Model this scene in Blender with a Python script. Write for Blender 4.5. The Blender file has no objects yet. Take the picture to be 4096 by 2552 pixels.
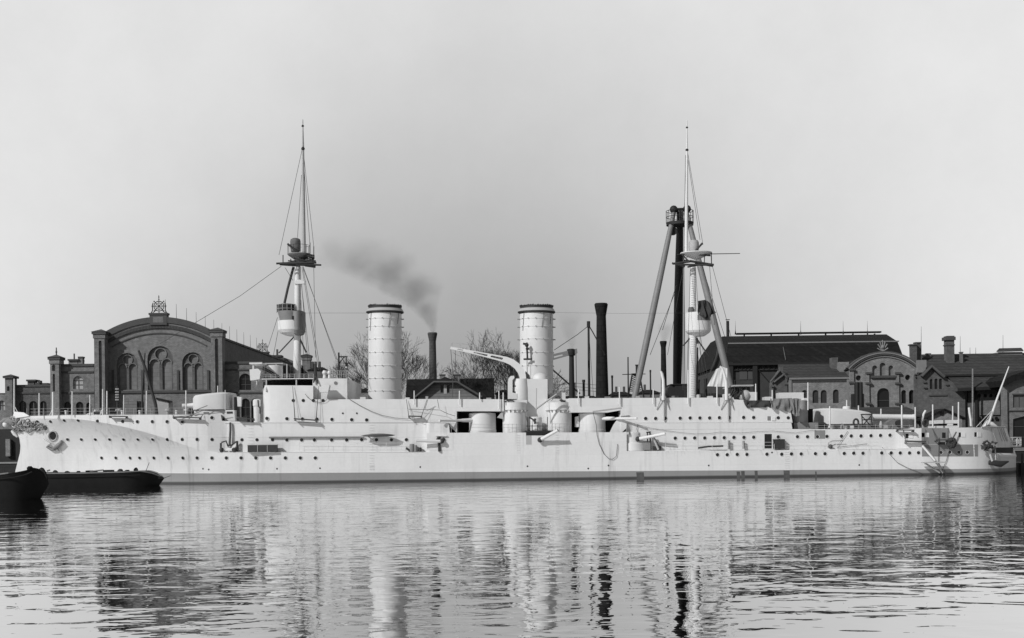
import bpy, math, random
import numpy as np
from mathutils import Vector, Matrix
from mathutils.geometry import tessellate_polygon
random.seed(7)
rad = math.radians
# ------------------------------------------------------------------ camera, sky, sun
D0, HC, F, PX, PY = 180.0, 4.4, 5423.0, 2048.0, 1780.0
ROLL = rad(0.72)
CR, SR = math.cos(ROLL), math.sin(ROLL)
sc = bpy.context.scene
col = sc.collection
cam = bpy.data.cameras.new('camera'); camo = bpy.data.objects.new('camera', cam); col.objects.link(camo)
cam.sensor_width = 36.0; cam.lens = 36.0*F/4096.0; cam.shift_y = (PY-1276.0)/4096.0
cam.clip_start = 0.5; cam.clip_end = 6000.0
camo.location = (0, -D0, HC); camo.rotation_euler = (rad(90), ROLL, 0)
sc.camera = camo
sc.view_settings.view_transform = 'Standard'; sc.view_settings.look = 'None'
sc.view_settings.exposure = 0.0; sc.view_settings.gamma = 1.0
sc.cycles.max_bounces = 6
sc.cycles.volume_step_rate = 3.0
SUN_AZ, SUN_EL = rad(46), rad(34)      # azimuth to the left of the viewing axis, behind the camera
SKY_STRENGTH = 0.10
world = bpy.data.worlds.new("World"); sc.world = world; world.use_nodes = True
class NT:
    def __init__(s, nt): s.nt = nt; s.n = nt.nodes; s.l = nt.links
    def node(s, t, **kw):
        n = s.n.new(t)
        for k, v in kw.items(): setattr(n, k, v)
        return n
    def put(s, v, sock):
        if isinstance(v, (int, float)): sock.default_value = v
        elif isinstance(v, tuple): sock.default_value = v
        else: s.l.new(v, sock)
    def m(s, op, a, b=0.0, c=None, clamp=False):
        n = s.node('ShaderNodeMath', operation=op, use_clamp=clamp)
        s.put(a, n.inputs[0]); s.put(b, n.inputs[1])
        if c is not None: s.put(c, n.inputs[2])
        return n.outputs[0]
wt = NT(world.node_tree)
for n in list(wt.n): wt.n.remove(n)
sky = wt.node('ShaderNodeTexSky', sky_type='NISHITA', sun_disc=False, sun_elevation=SUN_EL, air_density=1.0, dust_density=3.0, ozone_density=1.0)
sky.sun_rotation = math.pi + SUN_AZ
bw = wt.node('ShaderNodeRGBToBW'); wt.l.new(sky.outputs[0], bw.inputs[0])
tc = wt.node('ShaderNodeTexCoord'); sep = wt.node('ShaderNodeSeparateXYZ'); wt.l.new(tc.outputs['Generated'], sep.inputs[0])
dx, dy, dz = sep.outputs
ay = wt.m('MAXIMUM', dy, 0.05)
az = wt.m('DIVIDE', dx, ay)                      # tan azimuth from the view direction
el = wt.m('ABSOLUTE', wt.m('DIVIDE', dz, ay))
def gauss(v, c, w):
    q = wt.m('DIVIDE', wt.m('SUBTRACT', v, c), w)
    return wt.m('EXPONENT', wt.m('MULTIPLY', wt.m('MULTIPLY', q, q), -1.0))
SKYN = dict(base=1.0, dark=0.56)
smog = wt.m('MULTIPLY', gauss(az, -0.02, 0.25), gauss(el, 0.02, 0.24))
nz = wt.node('ShaderNodeTexNoise'); nz.inputs['Scale'].default_value = 5.0; nz.inputs['Detail'].default_value = 4.0
wt.l.new(tc.outputs['Generated'], nz.inputs['Vector'])
nzv = wt.m('MULTIPLY_ADD', nz.outputs[0], 0.20, 0.90)
nz2 = wt.node('ShaderNodeTexNoise'); nz2.inputs['Scale'].default_value = 14.0; nz2.inputs['Detail'].default_value = 9.0; nz2.inputs['Roughness'].default_value = 0.7
wt.l.new(tc.outputs['Generated'], nz2.inputs['Vector'])
nzv = wt.m('MULTIPLY', nzv, wt.m('MULTIPLY_ADD', nz2.outputs[0], 0.14, 0.93))
front = wt.m('MULTIPLY', wt.m('SUBTRACT', 1.0, wt.m('MULTIPLY', smog, SKYN['dark'])), nzv)
# an evenly hazy overcast: the Nishita sky evened out by a pale veil
veil = wt.m('MULTIPLY_ADD', bw.outputs[0], 0.15, 7.6)
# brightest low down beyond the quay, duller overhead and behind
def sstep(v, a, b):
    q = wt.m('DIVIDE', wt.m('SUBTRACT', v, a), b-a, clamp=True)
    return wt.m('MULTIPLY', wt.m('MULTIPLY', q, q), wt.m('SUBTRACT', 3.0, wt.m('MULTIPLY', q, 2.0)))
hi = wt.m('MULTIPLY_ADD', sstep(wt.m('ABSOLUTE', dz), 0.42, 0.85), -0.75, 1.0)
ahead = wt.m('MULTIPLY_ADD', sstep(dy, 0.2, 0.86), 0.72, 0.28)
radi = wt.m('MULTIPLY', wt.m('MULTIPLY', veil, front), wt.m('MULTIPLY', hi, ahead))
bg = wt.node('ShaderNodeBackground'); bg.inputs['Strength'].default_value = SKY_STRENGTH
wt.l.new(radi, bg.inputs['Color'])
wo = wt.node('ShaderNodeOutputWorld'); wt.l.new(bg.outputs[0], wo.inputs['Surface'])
sl = bpy.data.lights.new('sun', 'SUN'); sl.energy = 2.6; sl.angle = rad(0.6); sl.color = (1, 1, 1)
so = bpy.data.objects.new('sun', sl); col.objects.link(so)
sd = Vector((-math.sin(SUN_AZ)*math.cos(SUN_EL), -math.cos(SUN_AZ)*math.cos(SUN_EL), math.sin(SUN_EL)))
so.rotation_euler = sd.to_track_quat('Z', 'Y').to_euler(); so.location = sd*300

# ------------------------------------------------------------------ photo point -> place at depth Y
def W(px, py, Y=0.0):
    u, v = px-PX, PY-py
    d = Y+D0
    return Vector(((CR*u+SR*v)*d/F, Y, HC+(-SR*u+CR*v)*d/F))

# ------------------------------------------------------------------ materials (black and white photograph: greys)
MATS = {}
def mat(name, base, rough=0.6, var=0.0, scale=1.0, metallic=0.0, brick=None, bump=0.0, detail=5.0, stain=0.0, spec=0.5, stretch=None, boot=False, streak=0.0):
    if name in MATS: return MATS[name]
    m = bpy.data.materials.new(name); m.use_nodes = True
    t = NT(m.node_tree); p = t.n['Principled BSDF']
    p.inputs['Roughness'].default_value = rough; p.inputs['Metallic'].default_value = metallic
    p.inputs['Specular IOR Level'].default_value = spec
    tc = t.node('ShaderNodeTexCoord'); c = tc.outputs['Object']
    v = None
    if var > 0:
        vec = c
        if stretch:
            mp = t.node('ShaderNodeMapping'); mp.inputs['Scale'].default_value = stretch; t.l.new(c, mp.inputs[0]); vec = mp.outputs[0]
        n = t.node('ShaderNodeTexNoise'); n.inputs['Scale'].default_value = scale; n.inputs['Detail'].default_value = detail; n.inputs['Roughness'].default_value = 0.65
        t.l.new(vec, n.inputs['Vector'])
        v = t.m('MULTIPLY_ADD', t.m('SUBTRACT', n.outputs[0], 0.5), 2.6*var, 1.0)
        if bump > 0:
            b = t.node('ShaderNodeBump'); b.inputs['Strength'].default_value = bump; b.inputs['Distance'].default_value = 0.2
            t.l.new(n.outputs[0], b.inputs['Height']); t.l.new(b.outputs[0], p.inputs['Normal'])
    if stain > 0:
        n2 = t.node('ShaderNodeTexNoise'); n2.inputs['Scale'].default_value = 0.35; n2.inputs['Detail'].default_value = 6.0
        mp = t.node('ShaderNodeMapping'); mp.inputs['Scale'].default_value = (1.0, 1.0, 0.35); t.l.new(c, mp.inputs[0]); t.l.new(mp.outputs[0], n2.inputs['Vector'])
        s = t.m('MULTIPLY_ADD', t.m('SUBTRACT', n2.outputs[0], 0.5), 2.0*stain, 1.0)
        v = s if v is None else t.m('MULTIPLY', v, s)
    if brick:
        bw_, bh_, depth, msize = brick
        sp = t.node('ShaderNodeSeparateXYZ'); t.l.new(c, sp.inputs[0])
        cb = t.node('ShaderNodeCombineXYZ'); t.l.new(t.m('ADD', sp.outputs[0], sp.outputs[1]), cb.inputs[0]); t.l.new(sp.outputs[2], cb.inputs[1])
        br = t.node('ShaderNodeTexBrick'); t.l.new(cb.outputs[0], br.inputs['Vector'])
        br.inputs['Scale'].default_value = 1.0; br.inputs['Brick Width'].default_value = bw_; br.inputs['Row Height'].default_value = bh_
        br.inputs['Mortar Size'].default_value = msize
        br.inputs['Color1'].default_value = (1, 1, 1, 1); br.inputs['Color2'].default_value = (1-depth*0.6,)*3+(1,); br.inputs['Mortar'].default_value = (1-depth,)*3+(1,)
        v = br.outputs[0] if v is None else t.m('MULTIPLY', v, br.outputs[0])
    if streak:
        mp3 = t.node('ShaderNodeMapping'); mp3.inputs['Scale'].default_value = (1.0, 1.0, 0.10); t.l.new(c, mp3.inputs[0])
        n3 = t.node('ShaderNodeTexNoise'); n3.inputs['Scale'].default_value = 1.6; n3.inputs['Detail'].default_value = 5.0; t.l.new(mp3.outputs[0], n3.inputs['Vector'])
        n4 = t.node('ShaderNodeTexNoise'); n4.inputs['Scale'].default_value = 0.11; n4.inputs['Detail'].default_value = 3.0; t.l.new(c, n4.inputs['Vector'])
        k = t.m('MULTIPLY', t.m('MULTIPLY_ADD', n3.outputs[0], 5.0, -2.7, clamp=True), t.m('MULTIPLY_ADD', n4.outputs[0], 4.0, -1.7, clamp=True))
        k = t.m('SUBTRACT', 1.0, t.m('MULTIPLY', k, streak)); v = k if v is None else t.m('MULTIPLY', v, k)
    if boot:   # underwater paint below a line that follows the ship's trim
        sp2 = t.node('ShaderNodeSeparateXYZ'); t.l.new(c, sp2.inputs[0])
        ln = t.m('SUBTRACT', sp2.outputs[2], t.m('MULTIPLY_ADD', sp2.outputs[0], boot[0], boot[1]))
        msk = t.m('MULTIPLY_ADD', ln, 40.0, 0.5, clamp=True)
        wet = t.m('MULTIPLY_ADD', sp2.outputs[2], 6.0, -0.9, clamp=True)
        low = t.m('MULTIPLY', t.m('MULTIPLY_ADD', wet, 0.8, 0.2), 0.37)
        f = t.m('ADD', t.m('MULTIPLY', msk, t.m('SUBTRACT', 1.0, low)), low)
        v = f if v is None else t.m('MULTIPLY', v, f)
    if v is None: p.inputs['Base Color'].default_value = (base, base, base, 1)
    else:
        val = t.m('MULTIPLY', v, base, clamp=True)
        cc = t.node('ShaderNodeCombineColor')
        for i in range(3): t.l.new(val, cc.inputs[i])
        t.l.new(cc.outputs[0], p.inputs['Base Color'])
    MATS[name] = m
    return m
zb0 = W(1000, 1893, -9.6); zb1 = W(3000, 1881, -9.6)
bk_ = (zb1.z-zb0.z)/(zb1.x-zb0.x)
M_HULL = mat('hull_paint', 0.77, 0.55, var=0.06, scale=2.6, brick=(7.3, 1.55, 0.06, 0.025), stain=0.09, streak=0.38, boot=(bk_, zb0.z-bk_*zb0.x))
M_WHITE = mat('white_paint', 0.78, 0.5, var=0.05, scale=1.5, stain=0.08, brick=(5.1, 2.3, 0.06, 0.025), streak=0.25)
M_PLAIN = mat('plain_white_paint', 0.78, 0.5, var=0.03, scale=2.0)
M_GREYP = mat('grey_primer', 0.24, 0.7, var=0.18, scale=1.3)
M_PALEG = mat('pale_grey_paint', 0.45, 0.6, var=0.12, scale=1.5)
M_DECK = mat('deck', 0.22, 0.7, var=0.15, scale=1.0)
M_DARK = mat('dark_metal', 0.035, 0.6, var=0.3, scale=2.0)
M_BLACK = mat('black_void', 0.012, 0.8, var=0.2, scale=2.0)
M_PORT = mat('port_glass', 0.03, 0.25)
M_PORTG = mat('port_cover_grey', 0.22, 0.5)
M_ROPE = mat('rope', 0.10, 0.9)
M_WIRE = mat('wire', 0.05, 0.7)
M_WOOD = mat('dark_timber', 0.05, 0.8, var=0.3, scale=3.0)
M_CANVAS = mat('grey_canvas', 0.20, 0.9, var=0.35, scale=1.6, bump=0.6)
M_CANVASD = mat('dark_canvas', 0.05, 0.9, var=0.35, scale=1.6, bump=0.6)
M_CANVASW = mat('pale_canvas', 0.5, 0.9, var=0.2, scale=1.6, bump=0.5)
M_COVER = mat('lamp_cover', 0.16, 0.9, var=0.25, scale=2.5, bump=0.4)
M_BRICK = mat('brick', 0.275, 0.9, var=0.55, scale=1.4, brick=(0.55, 0.2, 0.40, 0.03), stain=0.35, detail=9.0)
M_BRICKD = mat('dark_brick', 0.165, 0.9, var=0.55, scale=1.4, brick=(0.55, 0.2, 0.40, 0.03), stain=0.35, detail=9.0)
M_BRICKL = mat('light_brick', 0.34, 0.9, var=0.55, scale=1.4, brick=(0.55, 0.2, 0.40, 0.03), stain=0.35, detail=9.0)
M_PANEL = mat('window_infill_brick', 0.24, 0.9, var=0.3, scale=0.9, brick=(1.6, 0.8, 0.25, 0.06), stain=0.3)
M_TRIM = mat('stone_trim', 0.26, 0.9, var=0.2, scale=1.2)
M_TRIMD = mat('dark_trim', 0.095, 0.9, var=0.2, scale=1.2)
M_ROOF = mat('dark_roof', 0.024, 0.95, var=0.5, scale=1.2, brick=(1.4, 2.2, 0.45, 0.08), spec=0.15)
M_ROOFG = mat('tile_roof', 0.08, 0.95, var=0.4, scale=1.5, brick=(0.9, 0.6, 0.4, 0.08), spec=0.2)
M_PANE = mat('window_pane', 0.02, 0.2)
M_PANEL_L = mat('bright_pane', 0.5, 0.15)
M_SIDING = mat('weathered_boards', 0.22, 0.9, var=0.3, scale=1.5, brick=(30.0, 0.55, 0.35, 0.06))
M_STEEL = mat('crane_steel', 0.25, 0.55, var=0.15, scale=1.2, brick=(50.0, 2.6, 0.12, 0.05))
M_STEELD = mat('dark_crane_steel', 0.022, 0.7, var=0.2, scale=1.2)
M_STACK = mat('stack_brick', 0.10, 0.9, var=0.3, scale=0.9, brick=(0.8, 0.6, 0.25, 0.08), stain=0.3)
M_STACKD = mat('sooty_brick', 0.028, 0.95, var=0.35, scale=0.9, brick=(0.9, 1.1, 0.35, 0.1), spec=0.2)
M_BARK = mat('bark', 0.045, 0.95, var=0.2, scale=2.0)
M_BOAT = mat('tarred_hull', 0.009, 0.7, var=0.7, scale=0.8, stain=0.6, spec=0.25)
M_BOATG = mat('worn_gunwale', 0.22, 0.8, var=0.3, scale=2.0)
M_GROUND = mat('quay_ground', 0.07, 0.95, var=0.3, scale=0.3)
M_STONE = mat('quay_stone', 0.03, 0.9, var=0.35, scale=0.8, brick=(2.0, 0.7, 0.3, 0.06))

# ------------------------------------------------------------------ mesh builder
class MB:
    def __init__(s): s.v = []; s.f = []; s.mi = []; s.sm = []
    def add(s, vs, fs, mi=0, smooth=False):
        o = len(s.v); s.v += [tuple(p) for p in vs]
        for f in fs: s.f.append(tuple(i+o for i in f)); s.mi.append(mi); s.sm.append(smooth)
        return s
    def box(s, a, b, mi=0):
        x0, x1 = sorted((a[0], b[0])); y0, y1 = sorted((a[1], b[1])); z0, z1 = sorted((a[2], b[2]))
        return s.add([(x0,y0,z0),(x1,y0,z0),(x1,y1,z0),(x0,y1,z0),(x0,y0,z1),(x1,y0,z1),(x1,y1,z1),(x0,y1,z1)],
                     [(0,3,2,1),(4,5,6,7),(0,1,5,4),(1,2,6,5),(2,3,7,6),(3,0,4,7)], mi)
    def pbox(s, x0, y0, x1, y1, Y, depth, mi=0):           # photo rectangle at depth Y, upright box going back by depth
        xm, ym = (x0+x1)/2, (y0+y1)/2
        return s.box((W(x0, ym, Y).x, Y, W(xm, y0, Y).z), (W(x1, ym, Y).x, Y+depth, W(xm, y1, Y).z), mi)
    def plate(s, outer, holes, Y0, th, mi=0, hi=None):     # XZ outline with openings, real thickness
        loops = [list(outer)]+[list(h) for h in holes]
        flat = [p for l in loops for p in l]
        tris = tessellate_polygon([[Vector((p[0], p[1], 0)) for p in l] for l in loops])
        vs = [(p[0], Y0, p[1]) for p in flat]+[(p[0], Y0+th, p[1]) for p in flat]
        n = len(flat); fs = []
        for a, b, c in tris:
            ar = (flat[b][0]-flat[a][0])*(flat[c][1]-flat[a][1])-(flat[b][1]-flat[a][1])*(flat[c][0]-flat[a][0])
            if abs(ar) < 1e-9: continue
            if ar < 0: b, c = c, b
            fs.append((a, b, c)); fs.append((a+n, c+n, b+n))
        s.add(vs, fs, mi)
        o = 0
        for k, l in enumerate(loops):
            m_ = len(l); A = sum(l[i][0]*l[(i+1) % m_][1]-l[(i+1) % m_][0]*l[i][1] for i in range(m_))
            side = []
            for i in range(m_):
                i2 = (i+1) % m_
                q = (o+i, o+i+n, o+i2+n, o+i2)
                flip = (A > 0) != (k > 0)
                side.append(q if not flip else q[::-1])
            base = len(s.v)-2*n
            for q in side: s.f.append(tuple(j+base for j in q)); s.mi.append(mi); s.sm.append(False)
            o += m_
        return s
    def pplate(s, pts, Y, th, holes=(), mi=0):             # the same from photo points
        c = lambda l: [(W(x, y, Y).x, W(x, y, Y).z) for x, y in l]
        return s.plate(c(pts), [c(h) for h in holes], Y, th, mi)
    def tube(s, pts, r, n=6, mi=0, caps=True, smooth=True):
        pts = [Vector(p) for p in pts]; rr = r if isinstance(r, (list, tuple)) else [r]*len(pts)
        rings = []; ref = None
        for i, p in enumerate(pts):
            d = (pts[min(i+1, len(pts)-1)]-pts[max(i-1, 0)])
            d = d.normalized() if d.length > 1e-9 else Vector((0, 0, 1))
            if ref is None: ref = Vector((0, 1, 0)) if abs(d.y) < 0.9 else Vector((1, 0, 0))
            a = d.cross(ref)
            if a.length < 1e-4: a = d.cross(Vector((1, 0, 0.3)))
            a.normalize(); b = d.cross(a).normalized(); ref = -b if False else ref
            rings.append([p+(a*math.cos(2*math.pi*k/n)+b*math.sin(2*math.pi*k/n))*rr[i] for k in range(n)])
        vs = [q for R_ in rings for q in R_]
        fs = [(i*n+k, i*n+(k+1) % n, (i+1)*n+(k+1) % n, (i+1)*n+k) for i in range(len(pts)-1) for k in range(n)]
        s.add(vs, fs, mi, smooth)
        if caps:
            s.add(rings[0], [tuple(range(n))[::-1]], mi); s.add(rings[-1], [tuple(range(n))], mi)
        return s
    def lathe(s, c, prof, n=32, mi=0, axis=None, sx=1.0, sy=1.0):   # prof: (r, height above c); c base point; axis direction
        ax = Vector(axis).normalized() if axis is not None else Vector((0, 0, 1))
        q = Vector((0, 0, 1)).rotation_difference(ax)
        c = Vector(c)
        for (r0, h0), (r1, h1) in zip(prof, prof[1:]):
            vs = []
            for r, h in ((r0, h0), (r1, h1)):
                for k in range(n):
                    t = 2*math.pi*k/n
                    vs.append(c+q @ Vector((r*math.cos(t)*sx, r*math.sin(t)*sy, h)))
            s.add(vs, [(k, (k+1) % n, n+(k+1) % n, n+k) for k in range(n)], mi, True)
        for (r, h), rev in ((prof[0], True), (prof[-1], False)):
            if r > 1e-4:
                f = tuple(range(n)); s.add([c+q @ Vector((r*math.cos(2*math.pi*k/n)*sx, r*math.sin(2*math.pi*k/n)*sy, h)) for k in range(n)], [f[::-1] if rev else f], mi)
        return s
    def grid(s, P, mi=0, smooth=True):
        nr, nc = len(P), len(P[0])
        return s.add([p for r in P for p in r], [(i*nc+j, i*nc+j+1, (i+1)*nc+j+1, (i+1)*nc+j) for i in range(nr-1) for j in range(nc-1)], mi, smooth)
    def ball(s, c, r, n=10, mi=0, sc=(1, 1, 1)):
        c = Vector(c); P = []
        for i in range(n//2+1):
            a = math.pi*i/(n//2)
            P.append([c+Vector((r*sc[0]*math.sin(a)*math.cos(2*math.pi*k/n), r*sc[1]*math.sin(a)*math.sin(2*math.pi*k/n), r*sc[2]*math.cos(a))) for k in range(n+1)])
        return s.grid(P, mi)
    def build(s, name, mats, parent=None, **props):
        me = bpy.data.meshes.new(name)
        me.from_pydata(s.v, [], s.f)
        for m in (mats if isinstance(mats, (list, tuple)) else [mats]): me.materials.append(m)
        me.polygons.foreach_set('material_index', s.mi); me.polygons.foreach_set('use_smooth', s.sm); me.update()
        o = bpy.data.objects.new(name, me); col.objects.link(o)
        if parent is not None:
            o.parent = parent; o.location = -root_loc(parent)
        for k, v in props.items(): o[k] = v
        return o
def root_loc(o):
    v = Vector((0, 0, 0))
    while o is not None: v += o.location; o = o.parent
    return v
def thing(name, loc, label, cat, group=None):
    o = bpy.data.objects.new(name, None); col.objects.link(o); o.location = loc; o.empty_display_size = 0.5
    o['label'] = label; o['category'] = cat
    if group: o['group'] = group
    return o
def tag(o, label, cat, group=None):
    o['label'] = label; o['category'] = cat
    if group: o['group'] = group
    return o
def arch(cx, hw, zb, zt, n=10):      # XZ outline of an opening with a round head, counter-clockwise
    zs = zt-hw
    pts = [(cx-hw, zb), (cx+hw, zb)]
    for k in range(n+1):
        a = math.pi*k/n; pts.append((cx+hw*math.cos(a), zs+hw*math.sin(a)))
    return pts
def parch(px0, px1, ytop, ybot, Y):
    ym = (ytop+ybot)/2; a, b = W(px0, ym, Y).x, W(px1, ym, Y).x
    xm = (px0+px1)/2
    return arch((a+b)/2, abs(b-a)/2, W(xm, ybot, Y).z, W(xm, ytop, Y).z)
def circ(cx, cz, r, n=20): return [(cx+r*math.cos(2*math.pi*k/n), cz+r*math.sin(2*math.pi*k/n)) for k in range(n)]
def rect(x0, z0, x1, z1): return [(x0, z0), (x1, z0), (x1, z1), (x0, z1)]
def sc_(Y): return (Y+D0)/F          # metres per photo pixel at depth Y

# ================================================================== the setting: water, quay, ground
GZ = 2.6                              # quay level
QY = 17.0                             # quay edge
def water():
    m = bpy.data.materials.new('harbour_water'); m.use_nodes = True
    t = NT(m.node_tree); p = t.n['Principled BSDF']
    p.inputs['Base Color'].default_value = (0.66, 0.66, 0.66, 1); p.inputs['Roughness'].default_value = 0.015; p.inputs['Metallic'].default_value = 1.0
    p.inputs['IOR'].default_value = 1.9; p.inputs['Specular IOR Level'].default_value = 0.5
    tc = t.node('ShaderNodeTexCoord')
    def noise(scx, scy, s, det, dist=0.0):
        mp = t.node('ShaderNodeMapping'); mp.inputs['Scale'].default_value = (scx, scy, 1); t.l.new(tc.outputs['Object'], mp.inputs[0])
        n = t.node('ShaderNodeTexNoise'); n.inputs['Scale'].default_value = s; n.inputs['Detail'].default_value = det; n.inputs['Roughness'].default_value = 0.5
        n.inputs['Distortion'].default_value = dist
        t.l.new(mp.outputs[0], n.inputs['Vector']); return n.outputs[0]
    h1 = noise(0.72, 1.0, 0.42, 2.0, 0.5)      # long lazy ripples
    h2 = noise(0.85, 1.0, 1.3, 2.0, 0.3)
    patch = t.m('MULTIPLY_ADD', noise(1, 1, 0.045, 2.0), 2.6, -0.75, clamp=True)   # ruffled and calm patches
    # sheltered water is smoother close under the ship
    sp = t.node('ShaderNodeSeparateXYZ'); t.l.new(tc.outputs['Object'], sp.inputs[0])
    calm = t.m('MULTIPLY_ADD', sp.outputs[1], -1/60.0, -0.08, clamp=True)
    calm = t.m('MULTIPLY_ADD', calm, 0.6, 0.4)
    h = t.m('ADD', t.m('MULTIPLY', h1, 0.056), t.m('MULTIPLY', t.m('MULTIPLY', h2, t.m('MULTIPLY_ADD', patch, 0.7, 0.3)), 0.014))
    h = t.m('MULTIPLY', h, calm)
    b = t.node('ShaderNodeBump'); b.inputs['Strength'].default_value = 1.0; b.inputs['Distance'].default_value = WAVE
    t.l.new(h, b.inputs['Height']); t.l.new(b.outputs[0], p.inputs['Normal'])
    mb = MB(); mb.add([(-900, -400, 0), (900, -400, 0), (900, 900, 0), (-900, 900, 0)], [(0, 1, 2, 3)])
    o = mb.build('water', m); o['kind'] = 'structure'
WAVE = 1.0
water()
mb = MB(); mb.box((-1500, QY+0.6, GZ-5), (1500, 3000, GZ)); o = mb.build('ground', M_GROUND); o['kind'] = 'structure'
q = thing('quay_wall', (0, QY, 0), 'dark stone quay wall running behind the whole warship', 'quay wall')
mb = MB(); mb.box((-1500, QY, -4), (1500, QY+0.596, GZ+0.02)); mb.build('wall', M_STONE, q)
mb = MB(); mb.box((-1500, QY-0.15, GZ+0.02), (1500, QY+0.9, GZ+0.25)); mb.build('coping', M_TRIM, q)

# ================================================================== generic building helpers
def opening(parent, parts, loop, Y, recess, pane=M_PANE, name='window', bars=None, frame=M_TRIMD):
    """a pane set back behind an opening of a wall plate; bars: list of thin upright/level bars"""
    mb = MB(); mb.plate(loop, [], Y+recess, 0.05)
    o = mb.build(name, pane, parent)
    if bars:
        fb = MB()
        xs = [p[0] for p in loop]; zs = [p[1] for p in loop]; x0, x1, z0, z1 = min(xs), max(xs), min(zs), max(zs)
        nv, nh = bars; w = 0.09
        for i in range(1, nv): x = x0+(x1-x0)*i/nv; fb.box((x-w/2, Y+recess-0.1, z0), (x+w/2, Y+recess-0.01, z1-(x1-x0)*0.12))
        for i in range(1, nh): z = z0+(z1-z0)*i/nh; fb.box((x0, Y+recess-0.12, z-w/2), (x1, Y+recess-0.015, z+w/2))
        fb.build('window_bars', frame, o)
    return o
def stack_chimney(name, label, px, ytop, ybase, r_top, r_bot, Y, m, flare=1.35, n=28, group=None, smooth_top=0.12, collar=True):
    c = W(px, ybase, Y); top = W(px, ytop, Y); h = top.z-GZ
    t = thing(name, (c.x, Y, GZ), label, 'chimney', group)
    s = sc_(Y); rt, rb = r_top*s, r_bot*s
    hh = h*(1-smooth_top)
    MB().lathe((c.x, Y, GZ), [(rb*1.12, 0), (rb*1.05, h*0.25), (rt, hh)], n).build('shaft', m, t)
    if collar:
        MB().lathe((c.x, Y, GZ), [(rt, hh), (rt*1.06, hh+0.01*h), (rt*flare, h*0.985), (rt*flare*1.02, h*0.992), (rt*flare*0.9, h), (rt*0.7, h), (rt*0.7, h-1)], n).build('chimney_head', m, t)
    return t

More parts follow.
